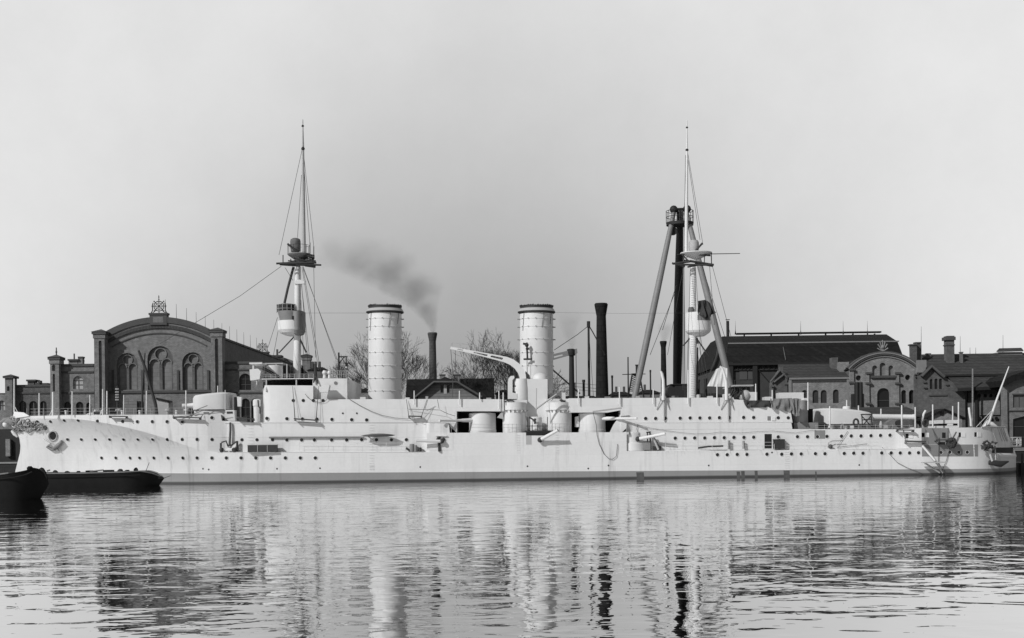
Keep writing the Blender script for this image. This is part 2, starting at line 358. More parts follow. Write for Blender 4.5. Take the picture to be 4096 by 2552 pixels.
# ================================================================== the great brick hall on the left
YH = 80.0
def hall():
    base = W(637, 1600, YH)
    t = thing('brick_engine_hall', (base.x, YH, GZ), 'large brick hall with arched gable, three tall arched windows and two square towers', 'building')
    x0, x1 = W(418, 1450, YH).x, W(858, 1450, YH).x; cx = (x0+x1)/2; zs = W(640, 1352, YH).z; zt = W(637, 1288, YH).z
    half = (x1-x0)/2; sag = zt-zs; R = (half*half+sag*sag)/(2*sag); zc = zt-R
    a0 = math.asin(half/R)
    def arc(r, n=24, k=1.0): return [(cx+r*math.sin(-a0*k+2*a0*k*i/n), zc+r*math.cos(-a0*k+2*a0*k*i/n)) for i in range(n+1)]
    top = arc(R)                                    # left to right
    outer = [(x0, GZ), (x1, GZ)]+top[::-1]
    wins = [parch(467, 551, 1412, 1560, YH), parch(590, 692, 1384, 1560, YH), parch(729, 814, 1409, 1560, YH)]
    low = [parch(500, 540, 1612, 1760, YH), parch(620, 662, 1612, 1760, YH), parch(740, 780, 1612, 1760, YH)]
    MB().plate(outer, wins+low, YH, 0.9).build('gable_wall', M_BRICK, t)
    for wl in wins:
        xs = [p[0] for p in wl]; zz = [p[1] for p in wl]; wx = (min(xs)+max(xs))/2; hw = (max(xs)-min(xs))/2; ztop = max(zz); zb = min(zz)
        # tracery: two lancets under a round eye
        rr = hw*0.42; l1 = arch(wx-hw*0.48, hw*0.36, zb+0.1, ztop-hw*1.02); l2 = arch(wx+hw*0.48, hw*0.36, zb+0.1, ztop-hw*1.02)
        inner = arch(wx, hw*0.995, zb, ztop-0.01)
        w = MB().plate(inner, [circ(wx, ztop-hw*0.62, rr), l1, l2], YH+0.45, 0.3).build('window', M_BRICKD, t)
        MB().plate(inner, [], YH+0.8, 0.05).build('infill', M_PANEL, w)
        ring = MB()
        ring.plate(circ(wx, ztop-hw*0.62, rr*1.18), [circ(wx, ztop-hw*0.62, rr)], YH+0.3, 0.145)
        for lx in (wx-hw*0.48, wx+hw*0.48):
            o_ = arch(lx, hw*0.44, zb+0.1, ztop-hw*0.94); i_ = arch(lx, hw*0.36, zb+0.1, ztop-hw*1.02)
            k = len(o_)//2
            ring.plate(o_[2:]+i_[2:][::-1], [], YH+0.3, 0.145)
        ring.build('tracery', M_BRICK, w)
    for l in low: opening(t, None, l, YH, 0.5, M_PANE, bars=(2, 5))
    # parapet band with dentils
    mb = MB(); up = arc(R+0.95); lo = arc(R-0.15)
    mb.plate(lo+up[::-1], [], YH-0.55, 1.6); mb.build('parapet', M_TRIMD, t)
    mb = MB(); up = arc(R-0.15); lo = arc(R-0.55)
    mb.plate(lo+up[::-1], [], YH-0.3, 0.295)
    n = 74
    for i in range(n):
        a = -a0+2*a0*(i+0.5)/n; p = (cx+(R-0.85)*math.sin(a), zc+(R-0.85)*math.cos(a))
        mb.box((p[0]-0.11, YH-0.32, p[1]-0.34), (p[0]+0.11, YH-0.002, p[1]+0.34), 1)
    mb.build('dentil_frieze', [M_BRICK, M_TRIMD], t)
    mb = MB(); up = arc(R-2.05, k=0.96); lo = arc(R-2.25, k=0.96); mb.plate(lo+up[::-1], [], YH-0.18, 0.176); mb.build('arch_moulding', M_TRIMD, t)
    # crown block and wheel
    def crown(Y, s=1.0):
        c = W(637, 1290, YH); z0 = zt+0.6
        w = 1.65
        b = MB().box((cx-w, Y-0.6, z0-1.2), (cx+w, Y+1.0, z0+0.75)); b.box((cx-w-0.15, Y-0.75, z0+0.75), (cx+w+0.15, Y+1.1, z0+1.1)); b.box((cx-w*0.6, Y-0.63, z0-0.75), (cx+w*0.6, Y-0.602, z0+0.35), 1)
        blk = b.build('crown_block', [M_TRIMD, M_BRICK], t)
        zc2 = z0+1.1+1.35; mb = MB()
        for rr_, th in ((0.95, 0.09), (0.62, 0.06)):
            pts = [(cx+rr_*math.cos(k*math.pi/14), Y+0.1, zc2+rr_*math.sin(k*math.pi/14)) for k in range(29)]
            mb.tube(pts, th, 5)
        for k in range(8):
            a = k*math.pi/4; mb.tube([(cx, Y+0.1, zc2), (cx+1.3*math.cos(a), Y+0.1, zc2+1.3*math.sin(a))], 0.07, 5)
            mb.ball((cx+1.3*math.cos(a), Y+0.1, zc2+1.3*math.sin(a)), 0.15, 6)
        for sgn in (-1, 1):
            pts = [(cx+sgn*(1.55-0.45*math.sin(k/8*math.pi/2)-0.12*math.sin(k/8*math.pi*2)), Y+0.1, z0+1.1+2.0*k/8) for k in range(9)]
            mb.tube(pts, 0.1, 5); mb.tube([(cx+sgn*1.3, Y+0.1, z0+1.1), (cx+sgn*0.4, Y+0.1, zc2-0.7)], 0.07, 5)
        mb.tube([(cx, Y+0.1, zc2+1.0), (cx, Y+0.1, zc2+2.1)], 0.06, 5); mb.ball((cx, Y+0.1, zc2+1.75), 0.14, 6)
        mb.build('wheel_ornament', M_DARK, blk)
    crown(YH)
    # barrel roof and side walls, 105 m deep
    L = 108.0
    P = [[(x, y, z) for x, z in arc(R+0.3)] for y in (YH+1.1, YH+L)]
    roof = MB().grid(P); roof.box((x0+0.02, YH+0.95, GZ), (x0+0.5, YH+L, zs+0.2), 1); roof.box((x1-0.5, YH+0.95, GZ), (x1-0.02, YH+L, zs+0.2), 1)
    roof.build('barrel_roof', [M_ROOF, M_BRICKD], t)
    MB().plate([(x0, GZ), (x1, GZ)]+arc(R+0.9)[::-1], [], YH+L, 0.8).build('rear_gable', M_BRICK, t)
    crown(YH+L)
    # lightning rods on hoops along the ridge
    for i in range(12):
        y = YH+5+i*8.6; mb = MB(); z = zt+0.3
        mb.tube([(cx, y, z), (cx, y, z+4.6)], [0.06, 0.03], 4)
        mb.tube([(cx-0.9, y, z), (cx-0.7, y, z+0.7), (cx, y, z+1.0), (cx+0.7, y, z+0.7), (cx+0.9, y, z)], 0.05, 4)
        mb.build('lightning_rod', M_WIRE, t)
    # towers
    def tower(pa, pb, ytop, Y, proj, parent, slot=True, slots=None, spire=0.0, capw=0.35, m=M_BRICK):
        xa, xb = W(pa, 1450, Y).x, W(pb, 1450, Y).x; w = xb-xa; zt_ = W((pa+pb)/2, ytop, Y).z
        holes = []
        for (sa, sb, y0, y1) in (slots or []): holes.append(parch(sa, sb, y0, y1, Y))
        b = MB(); b.plate(rect(xa, GZ, xb, zt_-0.5), holes, Y, 0.5); b.box((xa, Y+0.5, GZ), (xb, Y+proj, zt_-0.5))
        tw = b.build('tower', m, parent)
        b = MB(); q = capw
        b.box((xa-q*0.45, Y-q*0.45, zt_-1.3), (xb+q*0.45, Y+proj+q*0.45, zt_-0.5)); b.box((xa-q, Y-q, zt_-0.5), (xb+q, Y+proj+q, zt_-0.05), 1)
        e = q+0.12; xm, ymid = (xa+xb)/2, Y+proj/2
        b.add([(xa-e, Y-e, zt_-0.048), (xb+e, Y-e, zt_-0.048), (xb+e, Y+proj+e, zt_-0.048), (xa-e, Y+proj+e, zt_-0.048), (xm, ymid, zt_+0.55)], [(0, 1, 4), (1, 2, 4), (2, 3, 4), (3, 0, 4), (3, 2, 1, 0)], 1)
        if spire: b.tube([(xm, ymid, zt_+0.45), (xm, ymid, zt_+spire)], [0.14, 0.1], 6, 1); b.ball((xm, ymid, zt_+spire*0.55), 0.22, 6, 1)
        b.build('tower_cap', [m, M_TRIMD], tw)
        return tw
    tower(377, 419, 1326, YH-2.6, 2.6, t, slots=[(396, 408, 1362, 1640)])
    tower(845, 889, 1319, YH-2.6, 2.6, t, slots=[(861, 874, 1354, 1640)])
    # rear towers
    tower(1208, 1240, 1421, YH+L, 2.6, t); tower(905, 930, 1421, YH+L, 2.6, t)
    # aisles
    def aisle(pa, pb, ytop, arches, lows, bright):
        xa, xb = W(pa, 1550, YH).x, W(pb, 1550, YH).x; zt_ = W((pa+pb)/2, ytop, YH).z
        loops = [parch(*a, YH) for a in arches]+[parch(*a, YH) for a in lows]
        b = MB().plate(rect(xa, GZ, xb, zt_), loops, YH, 0.7); b.box((xa, YH+0.72, GZ), (xb, YH+L, zt_-0.6))
        ai = b.build('aisle_wall', M_BRICK, t)
        b = MB(); b.box((xa, YH-0.25, zt_-0.35), (xb, YH+0.75, zt_+0.1))
        zc_ = W((pa+pb)/2, ytop+29, YH).z; b.box((xa, YH-0.2, zc_-0.22), (xb, YH-0.003, zc_+0.1))
        zc_ = W((pa+pb)/2, 1571, YH).z; b.box((xa, YH-0.2, zc_-0.15), (xb, YH-0.003, zc_+0.15)); b.build('cornice', M_TRIMD, ai)
        for k, l in enumerate(loops): opening(ai, None, l, YH, 0.45, M_PANEL_L if (bright and k == 0) else M_PANE, bars=(2, 3))
        return ai
    la = aisle(215, 377, 1458, [(292, 332, 1504, 1556)], [(256, 284, 1607, 1700), (304, 334, 1607, 1700), (345, 365, 1610, 1700)], True)
    ra = aisle(890, 1052, 1448, [(957, 1004, 1494, 1560)], [(965, 1000, 1594, 1700), (1005, 1035, 1594, 1700)], False)
    tower(200, 235, 1428, YH-1.5, 2.4, la, slots=[(208, 221, 1459, 1484), (211, 220, 1495, 1566)], spire=1.9, m=M_BRICKL)
    b = MB(); c = W(297, 1450, YH+6)        # roof turret and flue behind the parapet
    b.pbox(274, 1442, 310, 1462, YH+6, 3); b.pbox(270, 1436, 314, 1442, YH+5.6, 3.8, 1); b.pbox(294, 1414, 298, 1437, YH+7, 0.3, 1); b.pbox(312, 1428, 330, 1462, YH+6, 1.2); b.pbox(311, 1426, 331, 1432, YH+5.9, 1.4, 1)
    b.build('roof_turret', [M_BRICK, M_TRIMD], la)
    b = MB(); b.pbox(1075, 1424, 1118, 1475, YH+L-4, 3); b.pbox(1068, 1420, 1124, 1427, YH+L-4.5, 4, 1); b.pbox(1100, 1436, 1132, 1475, YH+L-10, 3); b.pbox(1094, 1431, 1138, 1439, YH+L-10.5, 4, 1); b.pbox(1105, 1397, 1112, 1424, YH+L-4, 0.5, 1)
    b.build('roof_turret', [M_BRICKD, M_TRIMD], ra)
    # buttress strips between the big windows
    b = MB()
    for px in (451, 568, 711, 832): b.pbox(px-4, 1480, px+4, 1562, YH-0.25, 0.247)
    b.build('downpipe', M_TRIMD, t)
    b = MB(); zc_ = W(637, 1566, YH).z; b.box((x0, YH-0.3, zc_-0.25), (x1, YH-0.003, zc_+0.2)); b.build('string_course', M_TRIMD, t)
    return t
hall()
def low_brick_left():
    Y = 82.0
    t = thing('brick_workshop', (W(110, 1600, Y).x, Y, GZ), 'low brick workshop with small corner turret at the far left, beside the great hall', 'building')
    xa, xb = W(40, 1600, Y).x, W(212, 1600, Y).x; zt_ = W(110, 1541, Y).z
    loops = [parch(77, 106, 1604, 1700, Y), parch(117, 150, 1604, 1700, Y), parch(160, 187, 1604, 1700, Y)]
    MB().plate(rect(xa, GZ, xb, zt_), loops, Y, 0.6).build('wall', M_BRICKD, t)
    for l in loops: opening(t, None, l, Y, 0.4, M_PANE, bars=(2, 2), frame=M_TRIM)
    b = MB(); b.box((xa, Y-0.2, zt_-0.3), (xb, Y+0.7, zt_+0.1)); zc_ = W(110, 1571, Y).z; b.box((xa, Y-0.2, zc_-0.2), (xb, Y-0.003, zc_+0.15)); b.build('cornice', M_TRIMD, t)
    b = MB().box((xa, Y+0.62, GZ), (xb, Y+30, zt_-0.5)); b.build('roof', M_ROOF, t)
    b = MB(); b.pbox(110, 1524, 136, 1545, Y+4, 2); b.pbox(104, 1518, 142, 1525, Y+3.7, 2.6, 1); b.pbox(140, 1530, 158, 1545, Y+4, 2, 1); b.pbox(152, 1522, 162, 1545, Y+4.2, 1, 1); b.pbox(162, 1532, 190, 1545, Y+4.4, 2, 1); b.build('roof_turret', [M_BRICKD, M_TRIMD], t)
    x0_, x1_ = W(24, 1550, Y-1).x, W(53, 1550, Y-1).x; zt2 = W(38, 1513, Y-1).z
    b = MB().plate(rect(x0_, GZ, x1_, zt2), [parch(32, 42, 1545, 1564, Y-1)], Y-1.5, 0.5); b.box((x0_, Y-1, GZ), (x1_, Y+1, zt2-0.02)); tw = b.build('turret', M_BRICK, t)
    b = MB(); b.box((x0_-0.3, Y-1.85, zt2), (x1_+0.3, Y+1.3, zt2+0.35)); b.add([(x0_-0.4, Y-1.95, zt2+0.352), (x1_+0.4, Y-1.95, zt2+0.352), (x1_+0.4, Y+1.4, zt2+0.352), (x0_-0.4, Y+1.4, zt2+0.352), ((x0_+x1_)/2, Y-0.3, zt2+0.8)], [(0, 1, 4), (1, 2, 4), (2, 3, 4), (3, 0, 4)]); b.build('turret_cap', M_TRIMD, tw)
    Y = 90.0
    t = thing('grey_outbuilding', (W(-10, 1650, Y).x, Y, GZ), 'pale low building with one arched window cut by the left edge', 'building')
    l = parch(-4, 20, 1602, 1640, Y)
    zt_ = W(0, 1578, Y).z; xa, xb = W(-160, 1600, Y).x, W(24, 1600, Y).x
    MB().plate(rect(xa, GZ, xb, zt_), [l], Y, 0.5).build('wall', M_BRICKL, t); opening(t, None, l, Y, 0.35, M_PANEL_L, bars=(2, 2))
    MB().box((xa, Y+0.5, GZ), (xb, Y+9, zt_+0.3)).build('roof', M_ROOFG, t)
low_brick_left()

# ------------------------------------------------------------------ things on the quay left of the hall
t = thing('timber_derrick', (W(610, 1650, 40).x, 40, GZ), 'dark wooden pole derrick leaning in front of the great hall', 'derrick')
g = W(623, 1620, 40)
MB().tube([(g.x+1.0, 40, GZ), g, W(580, 1470, 40), W(554, 1402, 40)], [0.28, 0.26, 0.24, 0.18], 8).build('leaning_pole', M_WOOD, t)
MB().tube([(W(563, 1700, 41).x, 41, GZ), W(570, 1560, 41), W(580, 1412, 41)], [0.2, 0.17, 0.1], 8).build('upright_pole', M_WOOD, t)
MB().tube([W(577, 1468, 40.4), W(622, 1600, 40.4)], 0.1, 6).build('brace', M_WOOD, t)
b = MB(); Y = 50
zt_ = W(640, 1602, Y).z; b.plate([(W(628, 1650, Y).x, GZ), (W(674, 1650, Y).x, GZ), (W(674, 1606, Y).x, zt_-0.3), (W(628, 1600, Y).x, zt_+0.3)], [], Y, 3)
t = thing('shed_hut', (W(650, 1650, Y).x, Y, GZ), 'small pale hut with dark slanting roof in front of the great hall', 'hut')
b.build('wall', M_PALEG, t); MB().add([W(624, 1597, Y-0.3), W(690, 1611, Y-0.3), W(690, 1607, Y+3.3), W(624, 1593, Y+3.3), W(624, 1594, Y-0.3), W(690, 1608, Y-0.3), W(690, 1604, Y+3.3), W(624, 1590, Y+3.3)], [(0, 1, 2, 3), (4, 5, 6, 7), (0, 1, 5, 4), (1, 2, 6, 5), (2, 3, 7, 6), (3, 0, 4, 7)]).build('roof', M_ROOF, t)
t = thing('boarded_shed', (W(515, 1640, Y).x, Y, GZ), 'small grey boarded shed with a dark lean-to beside it, before the hall', 'shed')
b = MB(); b.pplate([(484, 1840), (547, 1840), (547, 1604), (492, 1604)], Y, 3); b.build('wall', M_SIDING, t)
b = MB(); b.pplate([(545, 1840), (570, 1840), (556, 1604), (545, 1604)], Y+0.3, 3); b.build('lean_to', M_WOOD, t)
t = thing('insulator_pole', (W(468, 1650, 35).x, 35, GZ), 'dark pole carrying white insulators stacked in rows, before the hall', 'utility pole')
MB().tube([(W(469, 1640, 35).x, 35, GZ), W(469, 1545, 35)], 0.14, 6).build('pole', M_WOOD, t)
b = MB()
for y in (1556, 1568, 1579, 1589, 1599):
    b.tube([W(462, y+3, 34.8), W(476, y+3, 34.8)], 0.06, 4, 1)
    for px in (463.5, 468, 473): p = W(px, y, 34.8); b.lathe(p, [(0.1, -0.12), (0.12, 0.02), (0.06, 0.12)], 8)
b.build('insulators', [M_PALEG, M_WOOD], t)

# ------------------------------------------------------------------ bare trees
def bare_tree(name, px, Y, ytop, spread, label, seed, stems=1, upright=0.5, limbs=None):
    rnd = random.Random(seed)
    base = W(px, 1700, Y); base.z = GZ; H = W(px, ytop, Y).z-GZ; sp = spread*sc_(Y)
    t = thing(name, base, label, 'tree', 'bare trees behind the warship')
    trunk, crown = MB(), MB(); cnt = [0]
    def grow(p, d, L, r, lv):
        if cnt[0] > 9000: return
        n = 3 if lv < 4 else 2; pts = [p]; q = p.copy(); dd = d.copy()
        for i in range(n):
            dd = (dd+Vector((rnd.gauss(0, .10), rnd.gauss(0, .10), rnd.gauss(0.03, .07)))).normalized()
            q = q+dd*(L/n); pts.append(q.copy())
        e = r*0.62
        tgt = trunk if lv < 2 else crown
        tgt.tube(pts, [r+(e-r)*i/n for i in range(n+1)], 7 if lv < 2 else (4 if lv < 4 else 3), caps=False); cnt[0] += 1
        if lv >= 7 or L < 0.25: return
        k = rnd.choice((2, 3, 3)) if lv < 6 else 2
        for j in range(k):
            a = rnd.uniform(0, 2*math.pi); th = rnd.uniform(0.25, 0.62)*(1.15 if lv == 0 else 1)
            u = dd.cross(Vector((0, 0, 1)) if abs(dd.z) < .9 else Vector((1, 0, 0))).normalized(); w = dd.cross(u)
            nd = (dd*math.cos(th)+(u*math.cos(a)+w*math.sin(a))*math.sin(th)); nd.z += 0.10; nd.normalize()
            grow(q, nd, L*rnd.uniform(0.62, 0.82), max(e*rnd.uniform(0.6, 0.8), 0.021), lv+1)
        if lv > 0:
            m_ = pts[len(pts)//2]
            a = rnd.uniform(0, 6.28); nd = (dd+Vector((math.cos(a), math.sin(a), 0.3))*0.7).normalized(); grow(m_, nd, L*0.55, max(e*0.5, 0.021), lv+2)
    if limbs is None:
        for s in range(stems):
            a = 2*math.pi*s/max(stems, 1)+rnd.uniform(-.4, .4); o_ = 0.0 if stems == 1 else 0.42
            d = Vector((math.cos(a)*o_*sp/H*1.6, math.sin(a)*o_*0.8, 1)).normalized()
            grow(base.copy(), d, H*0.34, 0.34 if stems == 1 else 0.26, 0)
    else:
        fork = base+Vector((0, 0, H*0.22)); trunk.tube([base, fork], [0.42, 0.36], 9, caps=False)
        for (ang, tilt, ln, r) in limbs:
            ln *= 0.75
            d = Vector((math.sin(tilt)*math.cos(ang), math.sin(tilt)*math.sin(ang), math.cos(tilt))); grow(fork, d, H*ln, r, 1)
    trunk.build('trunk', M_BARK, t); crown.build('crown', M_BARK, t)
LIMB = [(3.0, 0.62, .30, .16), (3.3, 0.32, .32, .18), (0.1, 0.68, .30, .16), (-0.2, 0.35, .30, .18), (1.6, 0.2, .34, .2), (4.6, 0.3, .30, .16), (0.2, 0.9, .26, .12), (2.9, 0.92, .26, .12)]
bare_tree('bare_tree', 1545, 72, 1352, 300, 'leafless tree whose twigs fan out behind the left funnel', 3, limbs=LIMB)
bare_tree('bare_tree', 1985, 68, 1350, 230, 'leafless tree with forked stems standing under the curved boat crane', 11, limbs=[(3.1, 0.5, .30, .17), (2.9, 0.22, .33, .2), (0.1, 0.42, .32, .2), (0.0, 0.75, .28, .13), (3.2, 0.85, .26, .12), (1.5, 0.15, .3, .16)])
bare_tree('bare_tree', 2080, 76, 1400, 200, 'smaller leafless tree partly behind the right funnel', 23, limbs=LIMB[:6])

# ------------------------------------------------------------------ boarded house with clipped gable
def house():
    Y = 62.0
    t = thing('boarded_house', (W(1800, 1590, Y).x, Y, GZ), 'dark roofed house with broad boarded gable and two chimneys between the funnels', 'house')
    P = lambda x, y: (W(x, y, Y).x, W(x, y, Y).z)
    zf = GZ
    g = [(P(1672, 1600)[0], zf), (P(1916, 1600)[0], zf), P(1916, 1579), P(1826, 1530), P(1738, 1530), P(1672, 1578)]
    wl = [[P(1762, 1571), P(1776, 1571), P(1776, 1541), P(1762, 1541)], [P(1786, 1571), P(1798, 1571), P(1798, 1541), P(1786, 1541)]]
    MB().plate(g, wl, Y, 0.4).build('gable_wall', M_SIDING, t)
    for l in wl: opening(t, None, l, Y, 0.2, M_PANE, bars=(1, 2))
    b = MB(); b.pplate([(1775, 1575), (1787, 1575), (1787, 1539), (1775, 1539)], Y-0.06, 0.055); b.build('window_post', M_PALEG, t)
    # main roof runs left-right behind, gable roof in front with clipped peak
    ya, yb = Y+2.5, Y+12
    x0, x1 = W(1620, 1517, ya).x, W(1975, 1517, ya).x; zr = W(1800, 1515, Y+7).z; ze = W(1800, 1600, ya).z
    b = MB(); b.add([(x0, ya, ze), (x1, ya, ze), (x1, Y+7, zr), (x0, Y+7, zr), (x0, yb+2, ze), (x1, yb+2, ze)], [(0, 1, 2, 3), (3, 2, 5, 4), (0, 3, 4), (1, 5, 2)])
    b.box((x0+0.5, ya+0.4, GZ), (x1-0.5, yb, ze), 1); b.build('roof', [M_ROOF, M_BRICKD], t)
    yf = Y-1.0; Q = lambda x, y, yy: W(x, y, yy)
    e0, e1 = Q(1660, 1590, yf), Q(1928, 1588, yf); s0, s1 = Q(1736, 1528, yf), Q(1828, 1528, yf); pk = Q(1781, 1507, Y+2.2)
    b = MB(); bk = Vector((0, 8, 0))
    b.add([e0, s0, pk, pk+bk, e0+bk], [(0, 1, 2, 3, 4)]); b.add([e1, s1, pk, pk+bk, e1+bk], [(4, 3, 2, 1, 0)]); b.add([s0, s1, pk], [(0, 1, 2)])
    b.build('gable_roof', M_ROOF, t)
    b = MB(); b.tube([e0, s0, s1, e1], 0.22, 4); b.build('barge_board', M_TRIMD, t)
    for px in (1769, 1828):
        c = MB(); w = 10 if px < 1800 else 13; c.pbox(px-w, 1500, px+w, 1530, Y+6, 1.2); c.pbox(px-w-2, 1497, px+w+2, 1502, Y+5.9, 1.4, 1); c.build('chimney', [M_BRICK, M_TRIMD], t)
house()

# ------------------------------------------------------------------ chimneys and stacks
stack_chimney('factory_chimney', 'round brick chimney giving off dark smoke, between the funnels', 1732, 1330, 1515, 13.5, 17, 110, M_STACK, 1.42, smooth_top=0.075)
stack_chimney('factory_chimney', 'tall broad sooty brick chimney right of the second funnel', 2409, 1213, 1590, 19, 26, 60, M_STACKD, 1.40, smooth_top=0.085)
t = stack_chimney('factory_chimney', 'slim dark chimney between the left leg and black column of the big crane', 2656, 1364, 1590, 10, 13, 90, M_STACKD, 1.4, smooth_top=0.06)
def iron_stack(px, ytop, r, Y, label, cap=True):
    t = thing('iron_flue', (W(px, 1600, Y).x, Y, GZ), label, 'flue', 'iron flues and stub stacks behind the ship')
    s = sc_(Y); z = W(px, ytop, Y).z; x = W(px, (ytop+1590)/2, Y).x
    MB().lathe((x, Y, GZ), [(r*s, 0), (r*s, z-GZ)], 14).build('pipe', M_STEELD, t)
    if cap: MB().lathe((x, Y, z), [(r*s*1.25, -0.4), (r*s*1.25, 0.0), (r*s*0.8, 0.02)], 14).build('rim', M_STEELD, t)
iron_stack(2335, 1519, 5, 45, 'short dark flue just left of the tall derrick mast')
iron_stack(2449, 1502, 3.5, 48, 'thin dark flue right of the broad sooty chimney')
iron_stack(2793, 1519, 6, 40, 'short black flue right of the white mainmast foot, left one of two')
iron_stack(2823, 1514, 6, 42, 'short black flue nearest the canvas hood, right one of two')
iron_stack(2602, 1480, 3, 60, 'very thin dark flue under the left crane leg')
iron_stack(2674, 1545, 10, 44, 'stub of black flue at the foot of the slim chimney')
# derrick mast with stays
t = thing('derrick_mast', (W(2354, 1590, 42).x, 42, GZ), 'dark slender derrick mast with slanting wire stays beside the sooty chimney', 'mast')
MB().tube([(W(2356, 1590, 42).x, 42, GZ), W(2354, 1285, 42)], [0.24, 0.17], 10).build('pole', M_STEELD, t)
b = MB(); b.tube([W(2348, 1300, 42), W(2360, 1300, 42)], 0.25, 8); b.tube([W(2354, 1285, 42), W(2354, 1310, 42)], 0.28, 8); b.build('mast_head', M_STEELD, t)
b = MB(); b.tube([W(2354, 1303, 42), W(2310, 1338, 42), W(2217, 1400, 46)], 0.05, 4); b.tube([W(2354, 1300, 42), W(2372, 1330, 42), W(2420, 1420, 44)], 0.09, 4); b.tube([W(2354, 1305, 42), W(2374, 1590, 46)], 0.03, 4); b.build('stays', M_WIRE, t)
# wall crane behind second funnel
t = thing('jib_crane', (W(2286, 1590, 40).x, 40, GZ), 'dark jib crane on a round post peeping out behind the second funnel', 'crane')
MB().tube([(W(2287, 1590, 40).x, 40, GZ), W(2287, 1560, 40), W(2286, 1398, 40)], [0.55, 0.45, 0.38], 12).build('post', M_STEELD, t)
MB().lathe(W(2285, 1410, 40), [(0.62, -0.5), (0.7, 0), (0.7, 0.5), (0.4, 0.6)], 12).build('post_head', M_STEELD, t)
b = MB(); b.pplate([(2210, 1417), (2308, 1394), (2310, 1412), (2210, 1440)], 39.6, 0.5, [[(2216, 1424), (2250, 1416), (2252, 1422), (2216, 1432)]]); b.build('jib', M_STEEL, t)
b = MB(); b.tube([W(2304, 1412, 40), W(2306, 1580, 40)], 0.05, 4); b.tube([W(2200, 1470, 40), W(2320, 1575, 40)], 0.14, 5); b.build('stay_rods', M_STEELD, t)

# ------------------------------------------------------------------ great three-legged sheerlegs crane
def sheerlegs():
    t = thing('sheerlegs_crane', (W(2715, 1600, 30).x, 30, GZ), 'towering three-legged harbour crane with two grey tube legs and a black column', 'crane')
    def leg(pa, Ya, pb, Yb, ra, rm, rb, m, name='leg'):
        A, B = W(*pa, Ya), W(*pb, Yb); d = (B-A); k = (A.z-GZ)/(A.z-B.z); B = A+d*k
        n = 9; pts = [A+(B-A)*i/n for i in range(n+1)]
        rr = [ra+(rm-ra)*math.sin(math.pi*min(1, i/n*1.0))**0.8 if i < n else rb for i in range(n+1)]
        return MB().tube(pts, rr, 20).build(name, m, t)
    Yt = 24.0
    lg = leg((2697, 842), Yt, (2545, 1560), 19.0, 0.32, 0.50, 0.40, M_STEEL)
    leg((2744, 842), Yt, (2915, 1520), 19.0, 0.32, 0.50, 0.40, M_STEEL)
    # the third leg runs back from the head and so reads upright
    leg((2720, 850), Yt+1, (2709, 1520), 52.0, 0.42, 0.78, 0.72, M_STEELD)
    b = MB(); c = W(2721, 893, Yt); s = sc_(Yt)
    b.lathe((c.x, Yt+0.5, c.z-0.25), [(2.05, 0), (2.05, 0.45)], 24); plat = b.build('head_platform', M_STEELD, t)
    b = MB()
    for h in (1.0, 1.9): b.tube([(c.x+2.05*math.cos(k*math.pi/12), Yt+0.5+2.05*math.sin(k*math.pi/12), c.z+h) for k in range(25)], 0.05, 4)
    for k in range(12): a = k*math.pi/6; b.tube([(c.x+2.05*math.cos(a), Yt+.5+2.05*math.sin(a), c.z), (c.x+2.05*math.cos(a), Yt+.5+2.05*math.sin(a), c.z+1.9)], 0.04, 4)
    b.build('guard_rail', M_STEELD, plat)
    b = MB(); p0, p1 = W(2695, 838, Yt), W(2748, 836, Yt)
    b.ball(p0, 0.62, 12); b.ball(p1, 0.62, 12); b.tube([p0, p1], 0.22, 8); 
    for px in (2710, 2720, 2731): b.tube([W(px, 838, Yt), W(px, 890, Yt)], 0.14, 6)
    b.build('head_pin', M_STEELD, t)
    q_ = W(2692, 925, Yt); b = MB().lathe((q_.x, Yt-0.3, q_.z), [(0.62, 0), (0.62, 0.4)], 16, axis=(0, 1, 0)); b.build('pulley', M_STEELD, t)
    b = MB(); b.tube([W(2705, 1140, 26), W(2650, 1320, 24)], 0.04, 4); b.tube([W(2704, 1160, 26), W(2600, 1420, 22)], 0.04, 4)
    for px in (2733, 2737): b.tube([W(px, 905, Yt-.5), W(px-3, 1560, 20)], 0.035, 4)
    b.build('tackle_lines', M_WIRE, t)
    c2 = W(2710, 1560, 40)
    t2 = thing('winch_house', (c2.x, 38, GZ), 'black winch house with rounded end at the foot of the big crane', 'machine house')
    b = MB(); b.pbox(2700, 1537, 2776, 1600, 38, 6); b.lathe(W(2698, 1565, 38)+Vector((0, 0.2, 0)), [(1.15, 0), (1.15, 5)], 16, axis=(0, 1, 0)); b.build('housing', M_STEELD, t2)
    MB().pbox(2683, 1535, 2779, 1538, 37.8, 6.4).build('roof', M_STEELD, t2)
sheerlegs()
# harbour lattice beacon / platform between chimney and crane
t = thing('lattice_mast', (W(2546, 1590, 45).x, 45, GZ), 'small dark lattice mast with round platform and lamp, left of the crane leg', 'mast')
b = MB()
for a, c in ((2528, 2512), (2558, 2575)): b.tube([W(a, 1500, 45), W((a*2+c)/3, 1530, 45), W(c, 1590, 45), Vector((W(c, 1590, 45).x, 45, GZ))], 0.14, 5)
for k in range(7): y = 1506+k*9; b.tube([W(2530-k*1.6, y, 45), W(2556+k*1.6, y+7, 45)], 0.05, 4); b.tube([W(2556+k*1.6, y, 45), W(2530-k*1.6, y+7, 45)], 0.05, 4)
b.build('lattice', M_STEELD, t)
b = MB(); b.lathe(W(2548, 1500, 45), [(0.2, -0.3), (0.95, 0.1), (0.95, 0.25), (0.2, 0.3)], 16); b.tube([W(2490, 1498, 45), W(2582, 1496, 45)], 0.07, 5); b.build('platform', M_STEELD, t)
